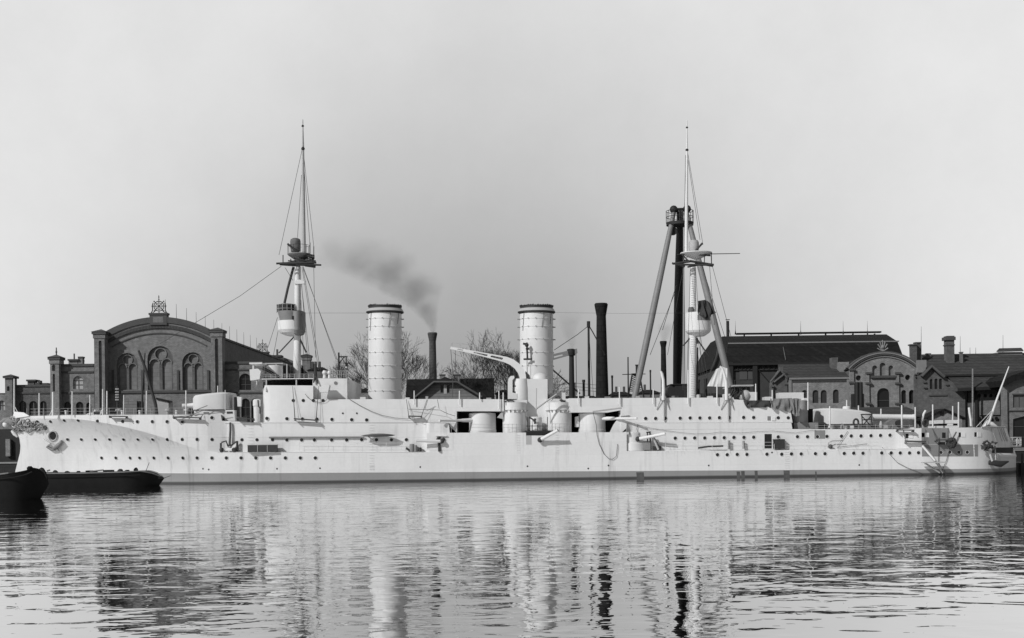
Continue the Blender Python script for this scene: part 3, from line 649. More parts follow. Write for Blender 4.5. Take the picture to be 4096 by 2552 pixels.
MB().lathe(W(2548, 1497, 45), [(0.22, 0), (0.22, 1.4), (0.3, 1.45), (0.3, 1.6)], 10).build('lamp_housing', M_STEELD, t)
t = thing('slim_spar', (W(2512, 1590, 41).x, 41, GZ), 'slim dark spar with short yard standing beside the lattice mast', 'mast')
MB().tube([(W(2512, 1590, 41).x, 41, GZ), W(2512, 1428, 41)], [0.15, 0.1], 8).build('pole', M_STEELD, t); MB().tube([W(2489, 1498, 41), W(2540, 1496, 41)], 0.06, 5).build('yard', M_STEELD, t)
# ------------------------------------------------------------------ small roofs peeping between hall and trees, and mid-distance clutter
def mini(px0, px1, ytop, Y, label, m=M_BRICKD, chim=()):
    t = thing('low_workshop', (W((px0+px1)/2, 1590, Y).x, Y, GZ), label, 'building')
    z = W((px0+px1)/2, ytop, Y).z; xa, xb = W(px0, 1590, Y).x, W(px1, 1590, Y).x; s = sc_(Y)
    MB().box((xa, Y, GZ), (xb, Y+8, z-0.6)).build('wall', m, t)
    MB().add([(xa-.3, Y-.3, z-.6), (xb+.3, Y-.3, z-.6), (xb+.3, Y+8.3, z-.6), (xa-.3, Y+8.3, z-.6), (xa+1, Y+4, z+0.2), (xb-1, Y+4, z+0.2)], [(0, 1, 5, 4), (2, 3, 4, 5), (1, 2, 5), (3, 0, 4), (3, 2, 1, 0)]).build('roof', M_ROOF, t)
    for c in chim: MB().pbox(c-4, ytop-22, c+4, ytop+8, Y+3, 1).build('flue', M_TRIMD, t)
mini(1232, 1302, 1468, 88, 'low brick annex with three flues right of the foremast', chim=(1249, 1261, 1277))
mini(1390, 1430, 1540, 70, 'dark little workshop roof left of the first funnel')
mini(1432, 1476, 1552, 60, 'small dark roof tucked against the left edge of the first funnel', M_BRICK)
mini(1985, 2045, 1560, 75, 'dark shed roof behind the foot of the boat crane')
mini(2440, 2530, 1568, 70, 'row of small dark sheds right of the sooty chimney', chim=(2466, 2497))
mini(2560, 2640, 1560, 78, 'small brick shed behind the left crane leg', M_BRICK, chim=(2580,))
mini(2690, 2900, 1575, 75, 'long low dark shed behind the winch house')
mini(2215, 2400, 1585, 72, 'low dark shed behind the second funnel and derrick mast')
# overhead telegraph wires
t = thing('telegraph_line', (W(2240, 1590, 46).x, 46, GZ), 'sagging telegraph wires on a short post behind the second funnel', 'telegraph line')
MB().tube([(W(2300, 1590, 46).x, 46, GZ), W(2300, 1530, 46)], 0.1, 6).build('post', M_WOOD, t)
b = MB()
for y in (1536, 1550, 1562): b.tube([W(2205, y+2, 46), W(2255, y+3, 46), W(2300, y-4, 46), W(2385, y+4, 46)], 0.03, 4)
b.build('wires', M_WIRE, t)
t = thing('davit_post', (W(1353, 1590, 25).x, 25, GZ), 'black gibbet-shaped lamp post standing on the quay left of the first funnel', 'lamp post')
b = MB(); b.tube([(W(1356, 1590, 25).x, 25, GZ), W(1355, 1410, 25)], 0.13, 6); b.tube([W(1355, 1427, 25), W(1390, 1427, 25)], 0.1, 5); b.tube([W(1356, 1455, 25), W(1376, 1428, 25)], 0.07, 4); b.build('post', M_STEELD, t)
b = MB(); b.tube([W(1386, 1427, 25), W(1386, 1452, 25)], 0.05, 4); b.tube([W(1386, 1452, 25), W(1386, 1466, 25)], 0.2, 8); b.tube([W(1386, 1466, 25), W(1386, 1472, 25)], 0.16, 8, 1); b.build('lantern', [M_STEELD, M_PLAIN], t)

# ------------------------------------------------------------------ big dark shipbuilding shed on the right
def shed():
    Y = 130.0
    t = thing('shipbuilding_shed', (W(3240, 1500, Y).x, Y, GZ), 'huge dark mansard-roofed shed with long raised ridge ventilator on the right', 'shed')
    def ring(pa, pb, py, Yf, depth):
        z = W(3240, py, Yf).z; a, b_ = W(pa, py, Yf).x, W(pb, py, Yf).x
        return [(a, Yf, z), (b_, Yf, z), (b_, Yf+depth, z), (a, Yf+depth, z)]
    r0 = ring(2900, 3620, 1449, Y, 60); r1 = ring(2912, 3590, 1370, Y+7, 46); r2 = ring(2890, 3546, 1341, Y+20, 20)
    b = MB(); b.add(r0+r1, [(i, (i+1) % 4, 4+(i+1) % 4, 4+i) for i in range(4)])
    lower = b.build('lower_roof', M_ROOF, t)
    b = MB(); b.add(r1+r2, [(i, (i+1) % 4, 4+(i+1) % 4, 4+i) for i in range(4)]+[(4, 5, 6, 7)]); b.build('upper_roof', M_ROOF, t)
    b = MB(); z = r1[0][2]; b.box((r1[0][0], Y+6.7, z-0.12), (r1[1][0]+.3, Y+7.05, z+0.16)); b.build('gutter', M_TRIM, t)
    z0 = r0[0][2]
    b = MB(); b.box((r0[0][0]+0.6, Y+0.6, GZ), (r0[1][0]-0.6, Y+59, z0-0.05)); b.build('wall', mat('shed_wall', 0.06, 0.9, var=0.3, scale=0.7), t)
    b = MB()
    for px in (2925, 3022, 3148): b.pbox(px-9, 1449, px+9, 1760, Y-0.1, 0.6)
    b.box((r0[0][0], Y-0.3, z0-0.5), (r0[1][0], Y+0.55, z0)); b.pbox(2932, 1478, 3140, 1481, Y+0.2, 0.3); b.build('frame', M_STEELD, t)
    b = MB()
    for (a, c) in ((2936, 3012), (3032, 3138)):
        n = 5
        for k in range(n):
            xa = a+(c-a)*k/n; xb = a+(c-a)*(k+1)/n
            b.tube([W(xa, 1454, Y+.45), W(xb, 1476, Y+.45)], 0.1, 4); b.tube([W(xb, 1454, Y+.45), W(xa, 1476, Y+.45)], 0.1, 4)
    b.tube([W(3034, 1480, Y+.4), W(3140, 1600, Y+.4)], 0.12, 4); b.build('bracing', M_STEELD, t)
    for (a, c) in ((2958, 2989), (2993, 3014)): MB().pbox(a, 1484, c, 1518, Y+0.45, 0.12).build('window', mat('dusty_pane', 0.10, 0.5, var=0.2), t)
    b = MB(); b.pbox(2948, 1328, 3526, 1334, Y+26, 1.6)
    for px in (2978, 3086, 3196, 3304, 3413, 3500): b.pbox(px-2, 1334, px+2, 1345, Y+26.3, 0.8)
    b.build('ridge_ventilator', M_ROOF, t)
    s = sc_(Y+24); b = MB(); x = W(2911, 1310, Y+24).x; z = W(2911, 1284, Y+24).z
    b.lathe((x, Y+24, W(2911, 1345, Y+24).z-1), [(6*s, 0), (6*s, z-W(2911, 1345, Y+24).z+1)], 12); b.lathe((x, Y+24, z+0.25), [(9*s, 0), (9*s, 0.12)], 12); b.build('flue_pipe', M_STEELD, t)
    for px in (2942, 3203, 3373, 3470):
        b = MB(); p = W(px, 1338, Y+26); b.tube([p, p+Vector((0, 0, 1.0)), p+Vector((0, 0, 3.4))], [0.22, 0.06, 0.015], 5); b.build('lightning_rod', M_WIRE, t)
    # light seam
    b = MB(); b.tube([W(3133, 1388, Y+5.2), W(3143, 1440, Y+0.6)], 0.12, 4); b.build('roof_seam', M_BRICKD, t)
shed()
# ------------------------------------------------------------------ brick foundry with round gable and its low wing
def foundry():
    Y = 70.0
    cxp = 3534
    t = thing('brick_foundry', (W(cxp, 1600, Y).x, Y, GZ), 'brick foundry with round-arched gable, dark doorway and a low arched-window wing', 'building')
    P = lambda x, y: (W(x, y, Y).x, W(x, y, Y).z)
    x0, x1 = P(3400, 1550)[0], P(3672, 1550)[0]; cx = (x0+x1)/2; half = (x1-x0)/2; zs = P(cxp, 1480)[1]; zt = P(cxp, 1421)[1]
    sag = zt-zs; R = (half**2+sag**2)/(2*sag); zc = zt-R; a0 = math.asin(half/R)
    arc = lambda r, n=20: [(cx+r*math.sin(-a0+2*a0*i/n), zc+r*math.cos(-a0+2*a0*i/n)) for i in range(n+1)]
    h = [parch(3489, 3510, 1462, 1508, Y), parch(3519, 3543, 1451, 1510, Y), parch(3554, 3574, 1462, 1508, Y), parch(3509, 3560, 1552, 1700, Y), parch(3605, 3626, 1560, 1614, Y), parch(3636, 3660, 1560, 1614, Y)]
    h += [circ(*P(3434, 1512), 0.5), circ(*P(3631, 1510), 0.5), parch(3420, 3452, 1540, 1700, Y)]
    MB().plate([(x0, GZ), (x1, GZ)]+arc(R)[::-1], h, Y, 0.7).build('gable_wall', M_BRICKL, t)
    for k, l in enumerate(h): opening(t, None, l, Y, 0.5, M_PANE if k > 2 else M_PANEL, name='door' if k in (3, 8) else 'window', bars=(1, 3) if k in (3,) else None)
    b = MB(); b.plate(arc(R)+arc(R+0.75)[::-1], [], Y-0.4, 1.3); b.build('parapet', M_TRIMD, t)
    b = MB(); b.plate(arc(R+0.3)+arc(R+0.5)[::-1], [], Y-0.52, 0.115); b.plate(arc(R-0.35)+arc(R-0.15)[::-1], [], Y-0.2, 0.195); b.build('arch_moulding', M_TRIM, t)
    b = MB()
    for px, ya, yb in ((3473, 1490, 1620), (3592, 1490, 1620), (3412, 1476, 1640), (3664, 1480, 1640)):
        b.pbox(px-6, ya, px+6, yb+200, Y-0.35, 0.346)
    pil = b.build('pilasters', M_BRICKL, t)
    b = MB()
    for px, ys in ((3476, (1492, 1533, 1614)), (3594, (1492, 1533, 1614)), (3410, (1478, 1530, 1640))):
        for y in ys: b.pbox(px-11, y-4, px+11, y+4, Y-0.6, 0.596)
    b.pbox(3484, 1502, 3586, 1511, Y-0.45, 0.44); b.build('corbels', M_TRIMD, t)
    L = 55; r_ = MB().grid([[(x, y, z) for x, z in arc(R+0.25)] for y in (Y+0.9, Y+L)]); r_.box((x0+.05, Y+.72, GZ), (x0+.5, Y+L, zs), 1); r_.box((x1-.5, Y+.72, GZ), (x1-.05, Y+L, zs), 1); r_.build('roof', [M_ROOF, M_BRICKD], t)
    mb = MB(); c = P(3531, 1408)            # cast ornament on the peak
    for k in range(7):
        a = math.pi*k/6; mb.tube([(c[0], Y, zt+0.7), (c[0]+1.0*math.cos(a), Y, zt+0.9+1.5*abs(math.sin(a))+0.4)], [0.1, 0.14], 5)
    mb.ball((c[0], Y, zt+1.5), 0.4, 8); mb.build('peak_ornament', M_TRIM, t)
    # wing
    Yw = Y+1.0; xa, xb = W(3156, 1550, Yw).x, W(3399, 1550, Yw).x; zw = W(3280, 1514, Yw).z
    hw = [parch(3208, 3228, 1560, 1612, Yw), parch(3250, 3275, 1560, 1612, Yw), parch(3283, 3308, 1560, 1612, Yw), parch(3332, 3356, 1558, 1612, Yw)]
    w = MB().plate(rect(xa, GZ, xb, zw), hw, Yw, 0.5).build('wing_wall', M_BRICKL, t)
    for l in hw: opening(w, None, l, Yw, 0.3, mat('wing_pane', 0.05, 0.4, var=0.3))
    b = MB(); b.box((xa, Yw-0.3, zw-0.15), (xb, Yw+0.5, zw+0.25)); b.pbox(3158, 1518, 3167, 1640, Yw-0.2, 0.196); b.pbox(3388, 1518, 3398, 1640, Yw-0.2, 0.196)
    b.build('cornice', M_TRIM, w)
    b = MB(); n = 40
    for k in range(n): x = xa+0.6+(xb-xa-1.2)*(k+.5)/n; b.box((x-0.07, Yw-0.16, zw-0.62), (x+0.07, Yw-0.003, zw-0.16))
    b.build('dentil_frieze', M_TRIMD, w)
    b = MB(); z1 = W(3280, 1455, Yw+9).z; b.add([(xa-.2, Yw-.35, zw+.26), (xb, Yw-.35, zw+.26), (xb, Yw+9, z1), (xa-.2, Yw+9, z1), (xa-.2, Yw+14, GZ), (xb, Yw+14, GZ)], [(0, 1, 2, 3), (3, 2, 5, 4), (0, 3, 4)]); b.build('wing_roof', M_ROOFG, w)
    b = MB(); b.pbox(3358, 1448, 3396, 1497, Yw+3, 2); b.build('roof_chimney', M_BRICKL, w)
    b = MB(); b.pbox(3328, 1430, 3352, 1490, Yw+5, 2); b.build('roof_chimney', M_BRICKD, w)
    # end gable seen left of the wing with bracketed bargeboard
    b = MB(); b.pplate([(3090, 1800), (3146, 1800), (3146, 1520), (3122, 1480), (3090, 1530)], Yw+1, 3); b.build('end_wall', M_BRICKD, t)
    b = MB()
    for (a, c_) in (((3082, 1528), (3122, 1480)), ((3122, 1480), (3150, 1512)), ((3096, 1530), (3140, 1495))): b.tube([W(*a, Yw+.6), W(*c_, Yw+.6)], 0.22, 4)
    b.pbox(3118, 1467, 3132, 1486, Yw+.5, .8); b.pbox(3088, 1540, 3094, 1600, Yw+.6, .3); b.pbox(3142, 1505, 3150, 1600, Yw+.6, .3); b.pbox(3084, 1540, 3096, 1548, Yw+.4, .4); b.pbox(3138, 1530, 3156, 1538, Yw+.4, .4); b.build('barge_board', mat('worn_board', 0.12, 0.9, var=0.4, scale=2), t)
foundry()
def works_right():
    Y = 66.0
    P = lambda x, y, yy=Y: (W(x, y, yy).x, W(x, y, yy).z)
    t = thing('gabled_brick_works', (W(3760, 1600, Y).x, Y, GZ), 'brick works with small pointed gable and long dark roof carrying a square stack', 'building')
    g = [(P(3673, 1550)[0], GZ), (P(3860, 1550)[0], GZ), P(3860, 1562), P(3830, 1552), P(3806, 1525), P(3776, 1505), P(3727, 1466), P(3700, 1500), P(3673, 1502)]
    hs = [parch(3719, 3731, 1516, 1556, Y), parch(3738, 3751, 1514, 1556, Y), parch(3756, 3769, 1514, 1556, Y)]
    MB().plate(g, hs, Y, 0.6).build('gable_wall', M_BRICKD, t)
    for l in hs: opening(t, None, l, Y, 0.3, M_PANE)
    b = MB(); b.tube([W(3688, 1506, Y-.5), W(3727, 1466, Y-.5), W(3778, 1508, Y-.5)], 0.35, 4); b.pbox(3716, 1578, 3788, 1583, Y-.2, .196)
    for p in ((3700, 1528), (3702, 1550), (3790, 1538)): b.pbox(p[0]-6, p[1]-3, p[0]+6, p[1]+3, Y-.3, .296)
    b.build('barge_board', M_TRIMD, t)
    b = MB()        # small gable roof running back into the main roof
    pk, le, re = W(3727, 1464, Y-.6), W(3686, 1506, Y-.6), W(3780, 1508, Y-.6); k = Vector((0, 9, 0))
    b.add([le, pk, pk+k, le+k], [(0, 1, 2, 3)]); b.add([re, pk, pk+k, re+k], [(3, 2, 1, 0)])
    # main roof: ridge far back
    e0, e1 = W(3660, 1500, Y+3), W(4330, 1490, Y+3); r0, r1 = W(3655, 1418, Y+14), W(4330, 1408, Y+14)
    bb = Vector((0, 12, 0)); b.add([e0, e1, r1, r0, Vector((e0.x, Y+26, e0.z)), Vector((e1.x, Y+26, e1.z))], [(0, 1, 2, 3), (3, 2, 5, 4), (0, 3, 4)])
    b.build('roof', M_ROOFG, t)
    b = MB(); b.box((e0.x, Y+3.4, GZ), (e1.x, Y+25, e0.z-.05)); b.build('rear_wall', M_BRICKD, t)
    b = MB(); b.box((P(3780, 1500)[0], Y+2.4, e0.z-0.35), (e1.x, Y+3.3, e0.z-0.02)); b.build('eaves', M_STEELD, t)
    # lower lean-to roof with eave
    b = MB(); l0, l1 = W(3830, 1553, Y-1.5), W(4060, 1541, Y-1.5); u0, u1 = W(3790, 1506, Y+3), W(4060, 1500, Y+3)
    b.add([l0, l1, u1, u0], [(0, 1, 2, 3)]); b.build('lean_to_roof', M_ROOFG, t)
    b = MB(); b.add([l0, l1, l1-Vector((0, 0, .55)), l0-Vector((0, 0, .55)), l0+Vector((0, 1.5, -.55)), l1+Vector((0, 1.5, -.55))], [(0, 1, 2, 3), (3, 2, 5, 4)]); b.build('eaves', M_STEELD, t)
    hs = [[P(3851, 1608), P(3878, 1608), P(3878, 1563), P(3851, 1563)]]
    MB().plate([(P(3861, 1550)[0]-1.0, GZ), (P(4056, 1550)[0], GZ), P(4056, 1546), P(3840, 1556)], hs, Y+0.65, 0.5).build('side_wall', M_BRICKD, t)
    opening(t, None, hs[0], Y+0.65, 0.3, M_PANE)
    b = MB(); b.pbox(3920, 1577, 4000, 1660, Y+.4, .2); fr = b.build('wall_panel', M_BRICK, t)
    for row in (1583, 1673):
        for px in (3917, 3941, 3964, 3986): MB().pplate([(px-6, row+6), (px+6, row+6), (px+6, row-4), (px, row-7), (px-6, row-4)], Y+.3, 0.09).build('vent', M_PANE, t)
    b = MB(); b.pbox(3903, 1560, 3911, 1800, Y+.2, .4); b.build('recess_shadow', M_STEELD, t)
    b = MB(); b.tube([(W(3889, 1700, Y-2).x, Y-2, GZ), W(3891, 1475, Y-2)], 0.16, 6); b.build('downpipe', M_BRICKL, t)
    # stacks on the roof
    b = MB(); b.pbox(3788, 1358, 3818, 1475, Y+9, 1.8); b.pbox(3783, 1347, 3823, 1360, Y+8.7, 2.4, 1); b.pbox(3788, 1343, 3818, 1348, Y+8.9, 2, 1); b.pbox(3786, 1377, 3820, 1382, Y+8.85, 2.1, 1); b.build('stack', [M_BRICKD, M_TRIMD], t)
    b = MB(); b.pbox(3843, 1410, 3852, 1465, Y+9, .8); b.pbox(3841, 1407, 3854, 1411, Y+8.9, 1); b.build('chimney', M_BRICK, t)
    b = MB(); b.pbox(3706, 1413, 3725, 1445, Y+12, 1); b.build('chimney', M_BRICKD, t)
    b = MB(); b.pplate([(3646, 1450), (3668, 1450), (3668, 1373), (3644, 1380)], Y+8, 1.2); b.pplate([(3666, 1450), (3688, 1450), (3683, 1371), (3668, 1375)], Y+9, 1.2); b.pbox(3641, 1376, 3669, 1381, Y+7.8, 1.6, 1); b.pbox(3662, 1368, 3686, 1373, Y+8.8, 1.6, 1); b.build('twin_chimney', [M_BRICKD, M_TRIMD], t)
    b = MB(); b.pbox(3672, 1440, 3706, 1470, Y+1.5, 1.2); b.pplate([(3668, 1490), (3700, 1490), (3704, 1470), (3672, 1470)], Y+1.4, 1); b.build('chimney_base', M_TRIM, t)
    b = MB(); b.pbox(3995, 1408, 4090, 1424, Y+13, 3, 1)
    b.add([W(3986, 1408, Y+12.5), W(4094, 1405, Y+12.5), W(4085, 1391, Y+14.5), W(3997, 1393, Y+14.5), W(3986, 1404, Y+17), W(4094, 1401, Y+17)], [(0, 1, 2, 3), (3, 2, 5, 4), (0, 3, 4), (1, 5, 2)]); b.build('roof_lantern', [M_ROOFG, M_TRIM], t)
    for px, yt in ((3685, 1306), (3841, 1345), (3880, 1390), (3903, 1390), (4012, 1340)):
        MB().tube([W(px, 1425, Y+14), W(px, yt, Y+14)], [0.06, 0.025], 4).build('lightning_rod', M_WIRE, t)
    # rightmost bow-roofed house
    Y2 = 58.0
    P2 = lambda x, y: (W(x, y, Y2).x, W(x, y, Y2).z)
    t = thing('bow_roofed_brick_house', (W(4080, 1600, Y2).x, Y2, GZ), 'brick house with curved dark roof edge cut by the right edge of view', 'building')
    arcp = [(4010, 1546), (4040, 1527), (4096, 1509), (4180, 1492), (4270, 1509), (4330, 1535)]
    hs = [[P2(4052, 1630), P2(4130, 1630), P2(4130, 1592), P2(4090, 1574), P2(4052, 1582)], [P2(4052, 1790), P2(4150, 1790), P2(4150, 1680), P2(4098, 1664), P2(4052, 1676)]]
    MB().plate([(P2(4008, 1600)[0], GZ), (P2(4330, 1600)[0], GZ)]+[P2(*p) for p in arcp[::-1]], hs, Y2, 0.6).build('wall', M_BRICK, t)
    o_ = opening(t, None, hs[0], Y2, 0.3, mat('curtain_pane', 0.14, 0.5, var=0.3), bars=(3, 1)); opening(t, None, hs[1], Y2, 0.4, M_PANE, name='gate', bars=(2, 3))
    b = MB(); b.plate([P2(*p) for p in arcp]+[P2(p[0]-3, p[1]-24) for p in arcp[::-1]], [], Y2-1.2, 16); b.build('roof', M_ROOF, t)
    b = MB(); b.pbox(4020, 1640, 4200, 1644, Y2-.2, .196); b.pbox(4050, 1578, 4140, 1574, Y2-.15, .146); b.build('string_course', M_TRIMD, t)
    b = MB(); b.pbox(4008, 1560, 4030, 1800, Y2-.5, .496); b.build('corner_pier', M_BRICK, t)
    # small hut with pale gable on the quay
    Y3 = 36.0; P3 = lambda x, y: (W(x, y, Y3).x, W(x, y, Y3).z)
    t = thing('quay_hut', (W(3780, 1690, Y3).x, Y3, GZ), 'small pale gabled hut with dark overhanging roof on the quay near the stern', 'hut')
    MB().plate([(P3(3712, 1700)[0], GZ), (P3(3848, 1700)[0], GZ), P3(3848, 1666), P3(3782, 1640), P3(3712, 1672)], [], Y3, 4).build('wall', M_BRICKL, t)
    b = MB(); pk, le, re = W(3780, 1634, Y3-.5), W(3690, 1676, Y3-.5), W(3868, 1672, Y3-.5); k = Vector((0, 5, 0)); dn = Vector((0, 0, -.25))
    for e in (le, re): b.add([e, pk, pk+k, e+k, e+dn, pk+dn, pk+k+dn, e+k+dn], [(0, 1, 2, 3), (4, 5, 6, 7), (0, 1, 5, 4), (1, 2, 6, 5), (2, 3, 7, 6), (3, 0, 4, 7)])
    b.build('roof', M_ROOF, t); MB().lathe(W(3768, 1655, Y3-.02), [(.3, 0), (.3, .1)], 14, axis=(0, -1, 0)).build('vent', M_PANE, t)
    Y4 = 40.0
    t = thing('long_quay_shed', (W(3600, 1690, Y4).x, Y4, GZ), 'long low dark roofed shed on the quay behind the aft turret', 'shed')
    xa, xb = W(3380, 1700, Y4).x, W(3700, 1700, Y4).x; z = W(3540, 1668, Y4).z; z2 = W(3540, 1628, Y4+5).z
    MB().box((xa, Y4, GZ), (xb, Y4+10, z)).build('wall', M_BRICKD, t)
    MB().add([(xa-.4, Y4-.5, z), (xb+.4, Y4-.5, z), (xb-1.5, Y4+5, z2), (xa+1.5, Y4+5, z2), (xa-.4, Y4+10.5, z), (xb+.4, Y4+10.5, z)], [(0, 1, 2, 3), (3, 2, 5, 4), (0, 3, 4), (1, 5, 2), (4, 5, 1, 0)]).build('roof', M_ROOFG, t)
    t = thing('dark_tree_stump_stack', (W(3440, 1600, 62).x, 62, GZ), 'pair of bulky black flues before the foundry door', 'flue')
    t.name = 'double_flue'
    b = MB()
    for px, yt in ((3428, 1529), (3443, 1529)): b.tube([(W(px, 1640, 62).x, 62, GZ), W(px, yt, 62)], [.55, .35], 10)
    b.build('pipes', M_STEELD, t); MB().pbox(3416, 1575, 3458, 1800, 61.8, 2).build('furnace', M_STEELD, t)
works_right()
# left quay background, seen past the bow
t = thing('quay_fence', (W(40, 1790, 24).x, 24, GZ), 'low dark plank fence with one pale post seen beyond the bow', 'fence')
b = MB(); b.box((W(-260, 1790, 24).x, 24, GZ), (W(150, 1790, 24).x, 24.15, W(40, 1716, 24).z)); b.build('planks', M_STEELD, t)
b = MB(); b.pbox(22, 1756, 40, 1825, 23.4, 0.5); b.build('post', M_BRICKL, t)

# ================================================================== the warship
BM = 9.6
XS, XE = W(82, 1785, 0).x, W(4062, 1840, 0).x
def bk0(x):
    tf = min(max((x-XS)/46.0, 0), 1); ta = min(max((XE-x)/11.5, 0), 1)
    return BM*(1-(1-tf)**2.7)*(1-(1-ta)**2.6)
FL = ([0, .05, .1, .16, .24, .34, .45, .53, .6, 9], [0, 1.05, 2.0, 2.8, 3.15, 2.8, 1.6, .55, 0, 0])
def flare(x): return float(np.interp((x-XS)/46.0, *FL))
def side_table(tab, inset=0.0):
    out = []
    for px, py in tab:
        Y = 0.0
        for _ in range(8):
            p = W(px, py, Y); Y = -max(bk0(p.x)-inset, 0.0)
        out.append((p.x, p.z))
    out.sort(); return [o[0] for o in out], [o[1] for o in out]
BREAK = side_table([(30, 1672), (130, 1673), (300, 1675), (345, 1680), (420, 1692), (500, 1708), (600, 1734), (680, 1759), (740, 1782), (800, 1800), (850, 1808), (1700, 1808), (2500, 1804), (3000, 1802), (3560, 1795), (3700, 1790), (4070, 1785)])
DECK = side_table([(20, 1668), (85, 1668), (130, 1664), (300, 1660), (500, 1659), (880, 1659), (884, 1683), (1040, 1690), (1795, 1691), (1799, 1731), (2505, 1729), (2509, 1690), (3170, 1690), (3174, 1716), (3600, 1717), (3660, 1713), (3990, 1709), (4070, 1706)])
LEDGE = side_table([(830, 1808), (905, 1808), (1706, 1808), (1709, 1808), (2508, 1804), (2511, 1804), (3590, 1795), (3680, 1790)])
LEDGE = (LEDGE[0], [0, .7, .7, 0, 0, .7, .7, 0])
zbreak = lambda x: float(np.interp(x, *BREAK)); zdeck = lambda x: float(np.interp(x, *DECK))
ledge = lambda x: float(np.interp(x, LEDGE[0], LEDGE[1])) if LEDGE[0][0] < x < LEDGE[0][-1] else 0.0
STEM = [(55, 1930), (60, 1890), (70, 1850), (80, 1810), (82, 1785), (78, 1755), (70, 1735), (56, 1715), (42, 1700), (34, 1688), (34, 1660)]
STEMZ = sorted((W(a, b, 0).z, W(a, b, 0).x-XS) for a, b in STEM)
STERN = [(4064, 1930), (4064, 1818), (4058, 1800), (4050, 1785), (4034, 1740), (4021, 1700)]
STERNZ = sorted((W(a, b, 0).z, W(a, b, 0).x-XE) for a, b in STERN)
stem_off = lambda z: float(np.interp(z, [a for a, _ in STEMZ], [b for _, b in STEMZ]))
stern_off = lambda z: float(np.interp(z, [a for a, _ in STERNZ], [b for _, b in STERNZ]))
def warp(x, z): return x+stem_off(z)*max(0, 1-(x-XS)/11.0)+stern_off(z)*max(0, 1-(XE-x)/10.0)
def half(xi, z):                       # half breadth for nominal station xi
    zb = zbreak(xi)
    if z > zb+1e-6: return max(bk0(xi)-ledge(xi), 0.0)
    s = min(max(z/zb, -0.6), 1.0)
    return max(bk0(xi)-flare(xi)*(1-abs(s)**2.7 if s > 0 else 1), 0.0)
def unwarp(x, z):
    xi = x
    for _ in range(6): xi -= warp(xi, z)-x
    return xi
def halfw(x, z): return half(min(max(unwarp(x, z), XS), XE), z)
def S(px, py, off=0.0):                # photo point on the near side of the hull
    Y = -5.0
    for _ in range(14):
        p = W(px, py, Y); Y = 0.5*Y+0.5*(-halfw(p.x, p.z))
    p = W(px, py, Y)
    if off:
        e = .15
        n = Vector((-(-halfw(p.x+e, p.z)+halfw(p.x-e, p.z))/(2*e), -1.0, -(-(halfw(p.x, p.z+e)-halfw(p.x, p.z-e)))/(2*e)))
        n = side_normal(p)
        p = p+n*off
    return p
def side_normal(p):
    e = .15
    dbx = (halfw(p.x+e, p.z)-halfw(p.x-e, p.z))/(2*e)
    zb = zbreak(unwarp(p.x, p.z))
    za, zc = p.z-e, p.z+e
    if p.z > zb: za = max(za, zb+.01)
    else: zc = min(zc, zb-.01)
    dbz = (halfw(p.x, zc)-halfw(p.x, za))/max(zc-za, .02)
    return Vector((-dbx, -1.0, -dbz)).normalized()
ship = thing('warship', (0, 0, 0), 'long white armoured warship with two tall white funnels, moored along the quay', 'ship')
def hull():
    xs = sorted(set(list(np.linspace(XS, XS+14, 22))+list(np.linspace(XS+14, XE-14, 90))+list(np.linspace(XE-14, XE, 22))+[v+d for t_ in (DECK, LEDGE) for v in t_[0] if XS < v < XE for d in (0,)]))
    b = MB()
    for sgn in (1, -1):
        lo, up, sh = [], [], []
        for xi in xs:
            zb = zbreak(xi); zd = max(zdeck(xi), zb+.05)
            zl = [-2.5, -.8, 0]+list(np.linspace(0, zb, 30)[1:])
            lo.append([(warp(xi, z), -sgn*half(xi, z), z) for z in zl])
            zu = np.linspace(zb, zd, 6)
            up.append([(warp(xi, z), -sgn*half(xi, z+1e-4), z) for z in zu])
            sh.append([(warp(xi, zb), -sgn*half(xi, zb), zb), (warp(xi, zb), -sgn*half(xi, zb+.01), zb)])
        b.grid(lo); b.grid(up); b.grid(sh, smooth=False)
    dk = [[(warp(xi, zdeck(xi)), -half(xi, zdeck(xi)+.01), max(zdeck(xi), zbreak(xi)+.05)-.01), (warp(xi, zdeck(xi)), half(xi, zdeck(xi)+.01), max(zdeck(xi), zbreak(xi)+.05)-.01)] for xi in xs]
    b.grid(dk, 1, smooth=False)
    b.build('hull', [M_HULL, M_DECK], ship)
hull()
hull_o = bpy.data.objects['hull']
